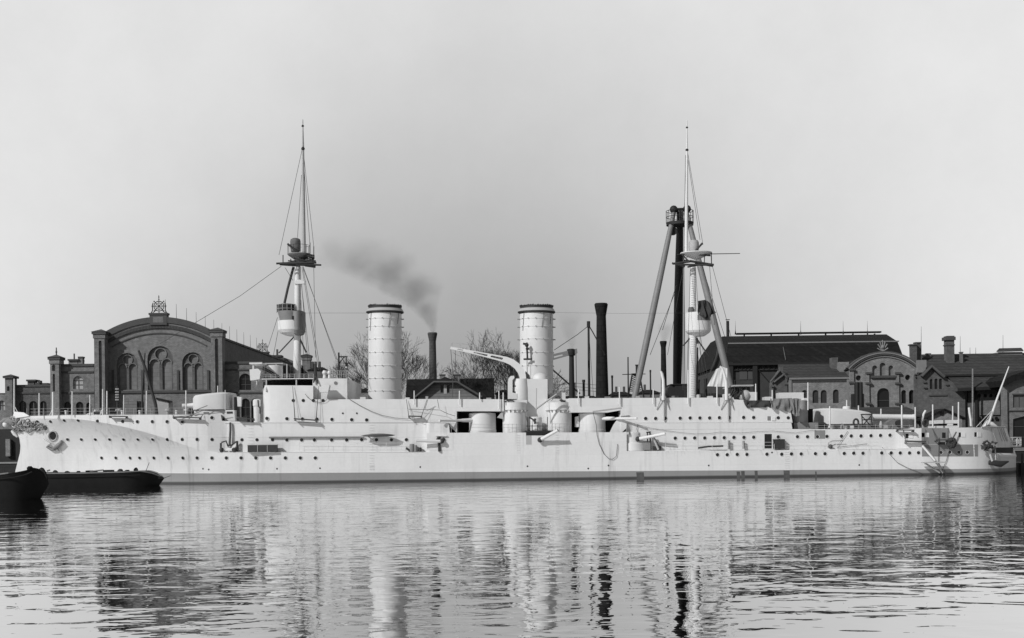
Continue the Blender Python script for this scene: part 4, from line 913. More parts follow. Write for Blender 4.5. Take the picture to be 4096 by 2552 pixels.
# ---- superstructure blocks: photo stations (px, top y), flush with the ship's side less an inset
def block(name, tops, ybot, inset, m=M_WHITE, parent=ship, nose=0.0, tail=0.0, deck=M_DECK):
    pts = []
    st = []
    n = max(2, int((tops[-1][0]-tops[0][0])/40))
    pxs = sorted(set(list(np.linspace(tops[0][0], tops[-1][0], n))+[p for p, _ in tops]))
    P = []
    for px in pxs:
        yt = float(np.interp(px, [p for p, _ in tops], [q for _, q in tops]))
        yb = ybot if not isinstance(ybot, list) else float(np.interp(px, [p for p, _ in ybot], [q for _, q in ybot]))
        Y = -8
        for _ in range(8):
            p = W(px, yt, Y); Y = -max(bk0(p.x)-inset, 0.3)
        zb = W(px, yb, Y).z
        hw = -Y
        if nose and px < pxs[0]+nose: k = 1-(px-pxs[0])/nose; hw *= math.sqrt(max(0, 1-0.75*k*k))
        if tail and px > pxs[-1]-tail: k = 1-(pxs[-1]-px)/tail; hw *= math.sqrt(max(0, 1-0.75*k*k))
        P.append((p.x, hw, zb, p.z))
    b = MB()
    b.grid([[(x, -h, z0), (x, -h, z1)] for x, h, z0, z1 in P]); b.grid([[(x, h, z0), (x, h, z1)] for x, h, z0, z1 in P])
    b.grid([[(x, -h, z1), (x, h, z1)] for x, h, z0, z1 in P], 1, False); b.grid([[(x, -h, z0), (x, h, z0)] for x, h, z0, z1 in P], 0, False)
    for x, h, z0, z1 in (P[0], P[-1]): b.add([(x, -h, z0), (x, h, z0), (x, h, z1), (x, -h, z1)], [(0, 1, 2, 3)])
    return b.build(name, [m, deck], parent)
IN = 0.75
block('forward_superstructure', [(1027, 1550), (1056, 1549), (1058, 1541), (1252, 1542)], 1690, IN, nose=40)
block('chart_house', [(1250, 1513), (1388, 1514)], 1600, 1.6)
block('boat_deck_side', [(1250, 1597), (1826, 1596)], [(1250, 1690), (1794, 1690), (1796, 1732), (1826, 1732)], IN)
block('boat_deck_girder', [(1826, 1596), (2015, 1597)], 1645, IN)
block('boat_deck_girder', [(2275, 1593), (2481.5, 1592)], [(2275, 1650), (2440, 1650), (2481.5, 1641)], IN)
block('midship_house', [(2010, 1600), (2108, 1600)], 1735, 1.6); block('midship_house', [(2186, 1595), (2285, 1595)], 1735, 1.6)
block('midship_house', [(2106, 1600), (2188, 1600)], 1735, 3.2)
block('aft_superstructure', [(2482, 1592), (2934, 1590), (2936, 1598), (2976, 1600)], [(2482, 1733), (2508, 1733), (2510, 1691), (2976, 1691)], IN)
block('aft_superstructure', [(2976, 1610), (3158, 1612), (3170, 1690)], 1691, IN, tail=0)
# sloping screen at the aft recess
b = MB(); a = [S(2440, 1645), S(2490, 1642), S(2490, 1732), S(2445, 1732), S(2462, 1700)]
b.plate([(p.x, p.z) for p in (S(2455, 1700), S(2496, 1640), S(2496, 1731), S(2440, 1731))], [], -8.75, .3); b.build('screen_plate', M_WHITE, ship)
# casemate walls painted black to stand in for the shade inside
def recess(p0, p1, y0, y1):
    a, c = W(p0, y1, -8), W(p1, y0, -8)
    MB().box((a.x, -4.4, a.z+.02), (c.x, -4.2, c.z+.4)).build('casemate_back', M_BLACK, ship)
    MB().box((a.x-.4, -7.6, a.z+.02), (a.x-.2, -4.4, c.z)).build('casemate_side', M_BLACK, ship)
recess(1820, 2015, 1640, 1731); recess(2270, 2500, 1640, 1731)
# ---- portholes (photo positions)
R1 = [(150, 1686), (202, 1686), (257, 1682), (313, 1682), (390, 1684, 1), (491, 1686, 1), (550, 1687), (610, 1687), (669, 1687), (730, 1688), (848, 1671), (1068, 1674), (1148, 1675), (1210, 1676), (1268, 1677), (1328, 1678), (1407, 1679), (1467, 1680)]
R2 = [(x, 1758) for x in (271, 326, 382, 439, 495, 552, 611)]+[(669, 1758, 1), (729, 1758, 1), (789, 1758), (848, 1758, 1), (968, 1759, 1), (1028, 1759, 1), (1090, 1759, 1), (1148, 1760), (1207, 1760), (1258, 1760), (1327, 1760), (1387, 1760), (1447, 1759), (1506, 1759), (1566, 1759), (1626, 1759)]
R3 = [(x, 1832) for x in (407, 464, 521, 559, 616, 673, 732, 789, 848, 906, 965, 1024, 1083, 1142, 1202, 1262)]
R4 = [(1173, 1602, 1), (1213, 1602, 1), (1253, 1602, 1), (1292, 1602, 1)]
R5 = [(2583, 1674), (2623, 1674), (2662, 1673), (2721, 1673), (2761, 1672), (2800, 1672), (2839, 1672), (2878, 1671), (2917, 1671), (2975, 1670), (3015, 1670), (3113, 1671, 1), (3153, 1671, 1)]
R6 = [(2701, 1753), (2740, 1753), (2779, 1752), (2819, 1752), (2858, 1751), (2897, 1751), (2936, 1750), (2976, 1750), (3015, 1749), (3113, 1748), (3190, 1747), (3230, 1747), (3270, 1747), (3308, 1746), (3366, 1745), (3405, 1744), (3444, 1744), (3484, 1743), (3522, 1742), (3560, 1741)]
R7 = [(2870, 1819), (2909, 1819), (2949, 1818), (2988, 1818), (3068, 1817), (3127, 1817), (3166, 1816), (3205, 1816), (3262, 1815), (3300, 1815), (3377, 1814), (3415, 1813), (3452, 1813), (3527, 1812), (3565, 1812), (3601, 1812), (3638, 1812), (3674, 1811), (3764, 1810), (3799, 1809), (3835, 1809), (3869, 1809)]
def port_mesh(m):
    b = MB(); b.lathe((0, 0, 0), [(.205, -.2), (.205, .045)], 16, 0); b.lathe((0, 0, 0), [(.205, .02), (.25, .06), (.25, -.1)], 16, 1)
    me_o = b.build('porthole', [m, M_PLAIN]); me = me_o.data; bpy.data.objects.remove(me_o); return me
PMD, PMG = port_mesh(M_PORT), port_mesh(M_PORTG)
allp = [(p, 0) for p in R1[4:]+R2+R3+R5+R6+R7]+[(p, 0) for p in R1[:4]]+[(p, IN) for p in R4]
cnt = 0; rest = MB()
def port_xf(p, ins):
    if ins:
        Y = -8
        for _ in range(6): q = W(p[0], p[1], Y); Y = -(bk0(q.x)-ins)
        pos, n = q, Vector((0, -1, 0))
    else:
        pos = S(p[0], p[1]); n = side_normal(pos)
        if p[1] < 1692 and 1027 < p[0] < 3170: pos.y += .05
    return pos, Vector((0, 0, 1)).rotation_difference(n)
smallest = set()
allp.sort(key=lambda a: len(a[0]))
for k, (p, ins) in enumerate(allp):
    pos, q = port_xf(p, ins); me = PMG if len(p) > 2 else PMD
    if k < 99:
        o = bpy.data.objects.new('porthole', me); col.objects.link(o); o.parent = ship; o.location = pos; o.rotation_mode = 'QUATERNION'; o.rotation_quaternion = q
    else:
        rest.lathe(pos-q @ Vector((0, 0, .2)), [(.205, 0), (.205, .25)], 14, axis=q @ Vector((0, 0, 1)))
o = rest.build('portholes', M_PORT, ship); o['kind'] = 'stuff'
# ---- surface strips that follow the hull side
def skin(name, px0, py0, px1, py1, off, m, nx=8, ny=4, parent=ship, thick=True, skew=0):
    b = MB()
    P = [[S(px0+(px1-px0)*i/nx+skew*j/ny, py0+(py1-py0)*j/ny, off) for j in range(ny+1)] for i in range(nx+1)]
    b.grid(P)
    Q = [[S(px0+(px1-px0)*i/nx+skew*j/ny, py0+(py1-py0)*j/ny, -.05) for j in range(ny+1)] for i in range(nx+1)]
    edge = [(0, j) for j in range(ny+1)]+[(i, ny) for i in range(1, nx+1)]+[(nx, j) for j in range(ny-1, -1, -1)]+[(i, 0) for i in range(nx-1, -1, -1)]
    b.grid([[P[i][j], Q[i][j]] for i, j in edge], 0, False)
    return b.build(name, m, parent)
skin('bare_plate_patch', 3688, 1778, 3912, 1826, .012, M_GREYP, parent=hull_o)
skin('bare_plate_patch', 3686, 1712, 3738, 1777, .012, M_GREYP, parent=hull_o)
skin('bare_plate_patch', 3738, 1712, 3796, 1777, .013, M_GREYP, parent=hull_o)
skin('bare_plate_patch', 3258, 1721, 3301, 1755, .012, M_GREYP, 3, 3, parent=hull_o)
def mouldings():
    b = MB()
    def line(a, c, y0, y1, r=.035, off=.01, n=24): b.tube([S(a+(c-a)*i/n, y0+(y1-y0)*i/n, off) for i in range(n+1)], r, 5)
    line(900, 1795, 1692, 1692); line(2512, 3165, 1691, 1689); line(720, 1700, 1748, 1748, .02); line(2560, 3165, 1718, 1714, .03)
    line(870, 1695, 1809, 1809, .04); line(2515, 3580, 1804, 1796, .04)
    b.build('rubbing_strake', M_PLAIN, hull_o)
mouldings()
# square ports with raised lids aft, cargo door, hawse openings
for (x, y, w, h) in ((3628, 1744, 12, 18), (3692, 1740, 12, 18), (3839, 1739, 9, 18), (3902, 1738, 9, 18)):
    d = skin('gun_port', x-w/2, y-h/2, x+w/2, y+h/2, .012, M_BLACK, 2, 2)
    skin('port_lid', x+w/2+2, y-h/2, x+w/2+18, y+h/2, .06, M_PLAIN, 2, 2, parent=d)
skin('cargo_port', 3058, 1736, 3087, 1794, .012, M_BLACK, 2, 3); skin('gangway_door', 3070, 1665, 3082, 1681, .012, M_PORTG, 2, 2); skin('gangway_door', 3087, 1668, 3102, 1682, .05, M_PLAIN, 2, 2)
skin('cargo_port', 3768, 1730, 3782, 1752, .03, M_BLACK, 2, 2); skin('cargo_port', 3752, 1768, 3780, 1778, .03, M_BLACK, 2, 2)
b = MB()
for (x, y) in ((812, 1875), (835, 1878), (1108, 1875), (1280, 1873), (1681, 1868), (2110, 1865), (2353, 1874), (2434, 1862), (2835, 1862), (3437, 1860), (1371, 1653), (1427, 1653), (3088, 1810)):
    p = S(x, y); n = side_normal(p); b.lathe(p-n*.1, [(.11, 0), (.11, .115)], 10, axis=n)
b.build('hull_outlet', M_BLACK, ship)
for x0, x1, y0, y1 in ((2946, 2960, 1886, 1911), (2964, 2978, 1884, 1911), (3018, 3030, 1883, 1912), (3134, 3158, 1882, 1912), (2545, 2575, 1889, 1914), (3260, 3266, 1886, 1908)):
    skin('scuff_mark', x0, y0, x1, y1, .012, mat('wet_stain', .09, .6, var=.5, scale=2.5), 2, 3, parent=hull_o, skew=2)
# ladder rungs on the side
def rungs(px, ys, w=20):
    b = MB()
    for y in ys: b.tube([S(px-w/2, y, .06), S(px+w/2, y, .06)], .02, 4)
    b.build('side_rungs', M_PLAIN, hull_o)
rungs(1487, [1700+i*11 for i in range(17)]); rungs(1487, [1862, 1870, 1878]); rungs(3149, [1808+i*9 for i in range(9)]); rungs(1003, [1690+i*12 for i in range(9)]); rungs(2073, [1740+i*10 for i in range(8)], 14); rungs(2228, [1740+i*10 for i in range(8)], 14)
# ---- bow ornament and anchor
def bow():
    rnd = random.Random(4)
    b = MB()
    for i in range(150):
        u = rnd.random(); x = 34+u*150; ymid = 1698+8*u; amp = 44*(1-u)**.55
        y = ymid+rnd.uniform(-.75, .75)*amp; y = min(max(y, 1672), 1752)
        if y > 1745-u*30 or x < 44+max(0, y-1700)*.75: continue
        p = S(x, y, .05); r = rnd.uniform(.10, .30); mi = 0 if rnd.random() < .28 else 1
        k = rnd.random()
        if k < .55:
            a0 = rnd.uniform(0, 6.28); pts = []
            for j in range(9):
                a = a0+j*.75; rr = r*(1.15-.1*j)*1.2; pts.append(p+Vector((rr*math.cos(a), -.03*j, rr*math.sin(a))))
            b.tube(pts, [.075]*8+[.04], 5, mi)
        else:
            a = rnd.uniform(-.5, .9); L = r*rnd.uniform(1.5, 3.2); d = Vector((math.cos(a), -.05, math.sin(a)))*L
            b.tube([p-d, p, p+d+Vector((0, 0, .12))], [.03, .13, .03], 6, mi)
    b.build('bow_ornament', [M_PALEG, mat('gilt_grey', .20, .6, var=.4, scale=4)], ship)
    b = MB(); b.ball(W(22, 1697, 0), .42, 10, 0, (1, .8, 1)); b.tube([W(14, 1690, 0), W(36, 1682, 0), W(60, 1690, 0)], [.2, .5, .6], 10, 1); b.tube([W(2, 1690, 0), W(20, 1680, 0), W(34, 1678, 0)], [.2, .35, .3], 8, 1)
    b.tube([W(48, 1722, 0), W(58, 1735, 0), W(70, 1748, 0)], [.2, .28, .12], 8, 0); b.build('figurehead', [M_PLAIN, M_GREYP], ship)
    b = MB(); b.add([W(50, 1674, -.6), W(118, 1664, -1.8), W(95, 1650, -1.2), W(56, 1646, -.4), W(50, 1674, .6), W(118, 1664, 1.8), W(95, 1650, 1.2), W(56, 1646, .4)], [(0, 1, 2, 3), (4, 5, 6, 7), (3, 2, 6, 7), (0, 3, 7, 4), (1, 2, 6, 5)])
    b.build('stem_head_bulwark', M_PLAIN, ship)
    # anchor
    b = MB(); p = lambda x, y, o=.3: S(x, y, o)
    pts = [p(212+17*math.sin(a), 1743-20*math.cos(a), .06) for a in [k*math.pi/8 for k in range(17)]]
    b.tube(pts, .09, 6, 0); 
    hw = b.build('hawse_pipe_lip', M_PALEG, ship)
    b = MB(); P = [p(212+13*math.sin(a), 1743-16*math.cos(a), .03) for a in [k*math.pi/8 for k in range(16)]]; b.add(P, [tuple(range(16))]); b.build('hawse_hole', M_BLACK, hw)
    b = MB(); b.tube([p(178, 1755), p(196, 1768), p(222, 1785)], [.12, .15, .16], 8, 1); b.tube([p(196, 1782), p(205, 1775), p(222, 1790), p(238, 1778), p(253, 1762)], [.1, .22, .28, .28, .22], 8); b.tube([p(230, 1788), p(242, 1803)], [.16, .05], 6); b.tube([p(192, 1784), p(210, 1796), p(226, 1796)], [.18, .2, .16], 7)
    b.build('anchor', [M_GREYP, M_PLAIN], ship)
bow()
# ---- stern gallery
def stern():
    b = MB()
    z0 = W(4030, 1787, 0).z; z1 = W(4030, 1782, 0).z
    n = 16; ring = []; 
    for k in range(n+1):
        a = -math.pi/2+math.pi*k/n; ring.append((W(3942, 1780, 0).x+4.6*math.cos(a), 3.3*math.sin(a)))
    ring = [(W(3925, 1780, 0).x, -3.6)]+ring+[(W(3925, 1780, 0).x, 3.6)]
    b.plate([(0, 0), (1, 0), (1, 1)], [], 0, .01); b = MB()
    vs = [(x, y, z0) for x, y in ring]+[(x, y, z1) for x, y in ring]; m = len(ring)
    b.add(vs, [tuple(range(m)), tuple(range(m, 2*m))]+[(i, (i+1) % m, m+(i+1) % m, m+i) for i in range(m)])
    pl = b.build('stern_gallery', M_PLAIN, ship)
    b = MB()
    for h, r in ((1.05, .06), (.55, .03), (.3, .03)): b.tube([(x, y, z1+h) for x, y in ring], r, 5)
    for i, (x, y) in enumerate(ring): b.tube([(x, y, z1), (x, y, z1+1.05)], .04, 4)
    b.build('gallery_rail', M_PLAIN, pl)
    b = MB()
    for i, (x, y) in enumerate(ring[9:15]): b.box((x-.25, y-.1, z1+.2), (x+.15, y+.1, z1+.8))
    b.build('scroll_panels', M_PALEG, pl)
    # black strip painting in the shaded recess under the gallery, and the rounded rim beneath
    b = MB(); P = []
    b.tube([S(x, 1822+(x-3985)*.02, .0) for x in range(3985, 4058, 6)], .30, 8); b.build('stern_rim', M_PLAIN, ship)
    skin('stern_recess_shade', 3968, 1790, 4052, 1812, .03, M_BLACK, 8, 2)
    # awning frame / sloping stern house cover
    b = MB()
    for x0, x1 in ((3965, 3985), (3990, 4008), (3998, 4018), (4004, 4026), (4012, 4030)): b.tube([S(x0, 1712, .03), S(x1, 1765, .03)], .05, 4)
    b.build('stern_stanchion', M_PALEG, ship)
    b = MB(); b.tube([S(x, 1709, .05) for x in range(3925, 4022, 8)], .09, 5); b.build('stern_rail_cap', M_PALEG, ship)
    b = MB(); b.tube([W(3952, 1698, 0), W(3962, 1672, 0), W(3990, 1590, 0), W(4036, 1466, 0)], [.2, .18, .14, .07], 7); b.build('ensign_staff', M_PLAIN, ship)
    b = MB(); b.tube([W(3905, 1708, -1.5), W(3970, 1640, 0)], .04, 4); b.tube([W(3928, 1706, -1.5), W(3974, 1640, 0)], .04, 4); b.tube([W(3932, 1708, 0), W(3952, 1690, 0), W(3968, 1698, 0), W(3990, 1708, 0)], [.1, .35, .35, .1], 6); b.build('staff_brace', M_PLAIN, ship)
stern()
# ---- funnels
RIB = 2.17
def funnel(px, ytop, ybase):
    top, bot = W(px, ytop, 0), W(px, ybase, 0); ax = (top-bot); L = ax.length+1.5; bot = bot-ax.normalized()*1.5
    r = 66.5*sc_(0)
    f = MB().lathe(bot, [(r, 0), (r, L-.55)], 48, axis=ax).build('funnel', mat('funnel_paint', .78, .5, var=.04, scale=1.2, brick=(2.27, 1.7, .035, .02), stain=.10, streak=.15), ship)
    hz = lambda y: (W(px, y, 0)-bot).length
    b = MB(); h = L-.75
    b.lathe(bot, [(r, h-.25), (r*1.13, h-.1), (r*1.13, h+.05)], 48, 1, axis=ax); b.lathe(bot, [(r*1.13, h+.05), (r*1.03, h+.42), (r*1.0, h+.42)], 48, 0, axis=ax)
    b.lathe(bot, [(r*.99, h+.3), (r*.985, h+.75), (r*.9, h+.75), (r*.9, h-2)], 48, 1, axis=ax)
    q = Vector((0, 0, 1)).rotation_difference(ax.normalized()); rnd = random.Random(px)
    for k in range(40):
        a = 2*math.pi*k/40; b.tube([bot+q @ Vector((r*.985*math.cos(a), r*.985*math.sin(a), h+.7)), bot+q @ Vector((r*.985*math.cos(a+.12), r*.985*math.sin(a+.12), h+.76+rnd.uniform(0, .16)))], .09, 4, 1)
    b.build('funnel_cap', [M_PALEG, M_DARK], f)
    for i, y in enumerate((1277, 1309, 1359, 1412, 1465, 1515, 1565)):
        b = MB(); z = hz(y); R_ = r+.05
        b.lathe(bot, [(r+.002, z-.05), (R_, z-.035), (R_, z+.035), (r+.002, z+.05)], 48, 0, axis=ax)
        for k in range(14):
            a = 2*math.pi*(k+.35)/14; c = bot+q @ Vector(((r+.12)*math.cos(a), (r+.12)*math.sin(a), z)); b.box(c-Vector((.045, .06, .045)), c+Vector((.045, .05, .045)), 1)
        if y in (1277, 1309, 1359):
            for a in (0, math.pi): b.tube([bot+q @ Vector(((r)*math.cos(a), 0, z)), bot+q @ Vector(((r+.32)*math.cos(a), 0, z))], .07, 5, 1)
        b.build('funnel_band', [M_PLAIN, M_GREYP], f)
    b = MB()
    for a, l in ((-2.4, 2.4), (-1.15, 2.0), (-.55, 1.5)):
        p0 = bot+q @ Vector(((r+.08)*math.cos(a), (r+.08)*math.sin(a), h-.2)); p1 = bot+q @ Vector(((r+.05)*math.cos(a-.12), (r+.05)*math.sin(a-.12), h-.2-l)); b.tube([p0, p1], .03, 4)
    b.build('funnel_shackle_chain', M_ROPE, f)
    return f
f1 = funnel(1540, 1226, 1592); f2 = funnel(2146, 1226, 1592)
b = MB(); b.tube([W(2108, 1430, -2.5), W(2109, 1500, -2.5)], .04, 4); b.tube([W(2092, 1374, -2.6), W(2110, 1378, -2.6)], .14, 6); b.tube([W(2107, 1370, -2.6), W(2110, 1440, -2.6)], .12, 6); b.ball(W(2107, 1380, -2.6), .28, 8); b.ball(W(2109, 1395, -2.6), .22, 8); b.pbox(2094, 1433, 2128, 1440, -2.55, .1); b.build('steam_whistle', M_DARK, f2)
# ---- bridge
def bridge():
    def slab(name, x0, x1, y0, y1, Y0, Y1, m=M_WHITE, parent=ship):
        a, c = W(x0, y1, (Y0+Y1)/2 if False else Y0), W(x1, y0, Y0); return MB().box((a.x, Y0, a.z), (c.x, Y1, c.z)).build(name, m, parent)
    deck = slab('bridge_deck', 1015, 1254, 1512, 1518, -8.2, 8.2)
    slab('bridge_gap_shade', 1060, 1246, 1518, 1542, -5.5, 5.5, M_BLACK)  # solid black block, paints in the dark shaded gap below the bridge deck
    # wing cab, near side
    b = MB(); b.pplate([(998, 1478), (1030, 1474), (1043, 1484), (1038, 1517), (1001, 1522)], -8.4, 4.0); b.build('bridge_wing_cab', M_PLAIN, deck)
    b = MB(); b.pbox(997, 1450, 1048, 1456, -8.6, 5); b.tube([W(1014, 1456, -8.3), W(1014, 1476, -8.3)], .12, 6); b.build('wing_roof', M_PLAIN, deck)
    b = MB(); b.lathe(W(1097, 1514, -4.5), [(1.12*1.0, 0), (1.12, 1.62), (.9, 1.7)], 28); b.build('conning_tower', M_PLAIN, ship)
    slab('bridge_roof', 1052, 1132, 1451, 1457, -5.3, 5, M_PALEG)
    b = MB()
    for x in (1148, 1105, 1060): b.tube([W(x, 1512, -5.2), W(x, 1456, -5.2)], .09, 6)
    for x in (1028, 1066, 1186): b.tube([W(x, 1518, -8.0), W(x, 1566 if x > 1040 else 1540, -8.6)], .11, 6)
    b.build('bridge_pillar', M_PALEG, ship)
    slab('wheelhouse', 1132, 1160, 1459, 1511, -2, 4, M_DARK)
    # ladder
    b = MB(); A, B_ = (1060, 1472), (1122, 1507)
    for o_ in (0, 8): b.tube([W(A[0], A[1]+o_, -5.8), W(B_[0], B_[1]+o_, -5.8)], .06, 5)
    for k in range(12): u = k/11; x = A[0]+(B_[0]-A[0])*u; y = A[1]+(B_[1]-A[1])*u; b.tube([W(x, y-1, -5.8), W(x, y+9, -5.8)], .045, 4)
    b.build('bridge_ladder', M_DARK, ship)
    # rails
    b = MB()
    for y in (1497, 1505): b.tube([W(1040, y, -8.1), W(1254, y-1, -8.1)], .025, 4)
    for k in range(12): x = 1045+k*19; b.tube([W(x, 1496, -8.1), W(x, 1512, -8.1)], .03, 4)
    b.build('bridge_rail', M_PALEG, deck)
    # chart house fittings: searchlight pedestals, rail posts, dark mast-step
    b = MB()
    for x, w in ((1299, .34), (1318, .3)): b.lathe(W(x, 1513, -6.5), [(w*.8, 0), (w*.6, .4), (w, .7), (w*.6, 1.0)], 12)
    b.build('ventilator', M_PLAIN, ship)
    b = MB()
    for k in range(9): x = 1322+k*9; b.tube([W(x, 1514, -7.5), W(x, 1482, -7.5)], .03, 4)
    for y in (1483, 1497): b.tube([W(1300, y, -7.5), W(1394, y, -7.5)], .025, 4)
    b.build('deck_rail', M_PALEG, ship)
    b = MB(); b.tube([W(1262, 1455, -4), W(1262, 1514, -4)], .2, 6); b.tube([W(1254, 1530, -8.3), W(1262, 1505, -8)], .1, 6); b.tube([W(1264, 1505, -8), W(1270, 1535, -8.3)], .1, 6); b.build('signal_boom', M_DARK, ship)
    # small bridge wing sponson casting its shadow
    b = MB(); b.pplate([(1278, 1569), (1312, 1568), (1318, 1540), (1286, 1540)], -9.9, 1.3); b.build('signal_platform', M_WHITE, ship)
    skin_Y = -8.1
    p = W(1343, 1532, -7.9); MB().lathe((p.x, -8.02, p.z), [(.21, 0), (.21, .05)], 14, axis=(0, -1, 0)).build('scuttle', M_PORTG, ship)
    # mooring ports outline on the front
    b = MB(); b.lathe(W(1028, 1692, -6.4), [(.40, -.1), (.42, 2.1), (.5, 2.2), (.5, 2.9), (.3, 3.05)], 16); b.build('capstan_vent', M_PLAIN, ship); MB().tube([W(1032, 1600, -7.2), W(1034, 1625, -7.2), W(1040, 1632, -7.2), W(1040, 1655, -7.2)], .09, 6).build('steam_pipe', M_DARK, ship)
bridge()
# ---- turrets
def turret(tops, ybot, xa, xb, ry, barrels, cup=None, label=None, nose=1):
    c = W((xa+xb)/2, ybot, 0); z0 = c.z; x0, x1 = W(xa, ybot, 0).x, W(xb, ybot, 0).x; cx, rx = (x0+x1)/2, (x1-x0)/2
    n = 48; ring = []
    for k in range(n):
        a = 2*math.pi*k/n; e = .5
        ring.append((cx+rx*math.copysign(abs(math.cos(a))**e, math.cos(a)), ry*math.copysign(abs(math.sin(a))**e, math.sin(a))))
    xs_, zs_ = [W(px, py, 0).x for px, py in tops], [W(px, py, 0).z for px, py in tops]
    zt = lambda x: float(np.interp(x, xs_, zs_))
    b = MB(); b.grid([[(x, y, z0), (x, y, zt(x)-.25)] for x, y in ring+ring[:1]])
    P = [[(x, y, zt(x)-.25), (cx+(x-cx)*.96, y*.96, zt(x)-.05), (cx+(x-cx)*.7, y*.7, zt(cx+(x-cx)*.7)+.03), (cx, 0, zt(cx)+.05)] for x, y in ring+ring[:1]]
    b.grid(P); t = b.build('gun_turret', M_WHITE, ship)
    for (ya, pa, pb, r0, r1) in barrels:
        A, B_ = W(*pa, 0), W(*pb, 0); A.y = B_.y = ya
        d = (B_-A).normalized()
        MB().tube([A-d*.8, A, A+(B_-A)*.45, B_-d*.35, B_-d*.3, B_], [r0*1.1, r0, (r0+r1)/2, r1, r1*1.15, r1*1.15], 14).build('gun_barrel', M_PLAIN, t)
    if cup:
        p = W(cup[0], cup[1], 0); MB().lathe((p.x, 0, p.z-.4), [(cup[2], 0), (cup[2], .75), (cup[2]*.8, .9)], 18).build('sighting_hood', M_PLAIN, t)
    return t
tf = turret([(780, 1592), (800, 1583), (850, 1577), (905, 1572), (940, 1571), (960, 1573)], 1640, 784, 938, 3.4, [(-1.1, (786, 1622), (738, 1625), .34, .26), (1.1, (786, 1622), (738, 1625), .34, .26)])
b = MB(); c = W(862, 1684, 0); b.lathe((c.x, 0, c.z-.5), [(2.75, 0), (2.75, 1.9)], 40); b.build('barbette', M_WHITE, ship)
b = MB(); b.pplate([(936, 1640), (944, 1640), (944, 1588), (936, 1588)], -2.4, 1.2, mi=1); b.pplate([(950, 1626), (963, 1626), (965, 1588), (948, 1586)], -2.6, .7); b.build('turret_door', [M_PLAIN, M_BLACK], tf)
# sloped deck house beside the barbette on the ship's side
b = MB(); b.pplate([(776, 1662), (776, 1652), (800, 1642), (880, 1648), (896, 1660), (900, 1684), (940, 1684), (936, 1640), (902, 1640), (890, 1684), (776, 1684)], -7.6, .5); b.build('side_fairing', M_WHITE, ship)
MB().pbox(814, 1648, 835, 1655, -7.66, .058).build('fairing_slot', M_PORTG, ship)
b = MB(); b.pbox(907, 1646, 930, 1654, -7.66, .058); b.build('fairing_slot', M_DARK, ship)
ta = turret([(3250, 1634), (3300, 1635), (3360, 1638), (3420, 1644), (3455, 1650), (3482, 1662)], 1697, 3260, 3478, 3.8, [(-1.2, (3470, 1669), (3648, 1669), .40, .33), (1.2, (3470, 1669), (3648, 1669), .40, .33)], cup=(3386, 1640, .52))
b = MB(); c = W(3330, 1720, 0); b.lathe((c.x, 0, c.z-.5), [(2.6, 0), (2.6, 1.35)], 40); b.build('barbette', M_WHITE, ship)
def cas(px, r, ytop, ybot, Yc, bar, dirx):
    c = W(px, ybot, Yc); z1 = W(px, ytop, Yc-r).z
    t = MB().lathe((c.x, Yc, c.z-.4), [(r, 0), (r, z1-c.z+.35), (r*.93, z1-c.z+.42), (r*.6, z1-c.z+.5)], 40).build('casemate_turret', M_WHITE, ship)
    A, B_ = W(*bar[0], Yc-r*.72), W(*bar[1], Yc-r*.72-2.2); d = (B_-A).normalized()
    MB().tube([A-d*.6, A, A+d*1.0, A+d*1.3, B_-d*.25, B_-d*.2, B_], [.26, .26, .22, .17, .12, .15, .15], 12).build('gun_barrel', M_PLAIN, t)
    MB().lathe((c.x, Yc, c.z-.15), [(r*1.03, 0), (r*1.03, .45), (r, .48)], 40).build('turret_base', M_WHITE, t)
    return t
cas(1930, 1.72, 1652, 1729, -6.9, [(1878, 1681), (1757, 1683)], -1)
t2 = cas(2368, 1.72, 1652, 1728, -6.9, [(2424, 1674), (2548, 1673)], 1)
b = MB(); b.pplate([(2300, 1708), (2316, 1708), (2316, 1664), (2300, 1668)], -7.6, .8); b.build('turret_mantlet', M_PLAIN, t2)
b = MB(); b.tube([S(2370, 1647, .3), S(2486, 1632, .3)], .1, 5); b.build('awning_spar', M_PALEG, ship)
b = MB(); b.pplate([(1988, 1670), (2012, 1640), (2012, 1676)], -8.6, .1); b.build('canvas_corner', M_PALEG, ship)
# ---- midship towers with sponson platforms and crane
def tower(px, r, Yc):
    c = W(px, 1732, Yc); z1 = W(px, 1640, Yc-r).z; z2 = W(px, 1609, Yc-r).z
    b = MB().lathe((c.x, Yc, c.z-.5), [(r, 0), (r, z1-c.z+.5)], 40); t = b.build('gun_tower', M_WHITE, ship)
    b = MB().lathe((c.x, Yc, z1), [(r*1.03, 0), (r*1.08, .03), (r*1.08, z2-z1), (r*1.02, z2-z1), (r*1.02, .1)], 40); b.build('platform', M_WHITE, t)
    b = MB()
    for k in range(9):
        a = -math.pi/2+(k-4)*.33; p = Vector((c.x+r*math.cos(a), Yc+r*math.sin(a), z1)); d = Vector((math.cos(a), math.sin(a), 0))
        b.add([p, p+d*.35, p-Vector((0, 0, .35)), p+Vector((.09, 0, 0)), p+d*.35+Vector((.09, 0, 0)), p-Vector((-.09, 0, .35))], [(0, 1, 2), (5, 4, 3), (0, 3, 4, 1), (1, 4, 5, 2)])
    b.build('bracket', M_PALEG, t)
    return t
tw1 = tower(2057, 1.45, -7.6); tw2 = tower(2238, 1.5, -7.6)
b = MB(); b.tube([W(2020, 1608, -8.2), W(2030, 1602, -8.2), W(2052, 1602, -8.2), W(2056, 1608, -8.2)], .07, 5); b.build('platform_rail', M_DARK, tw1)
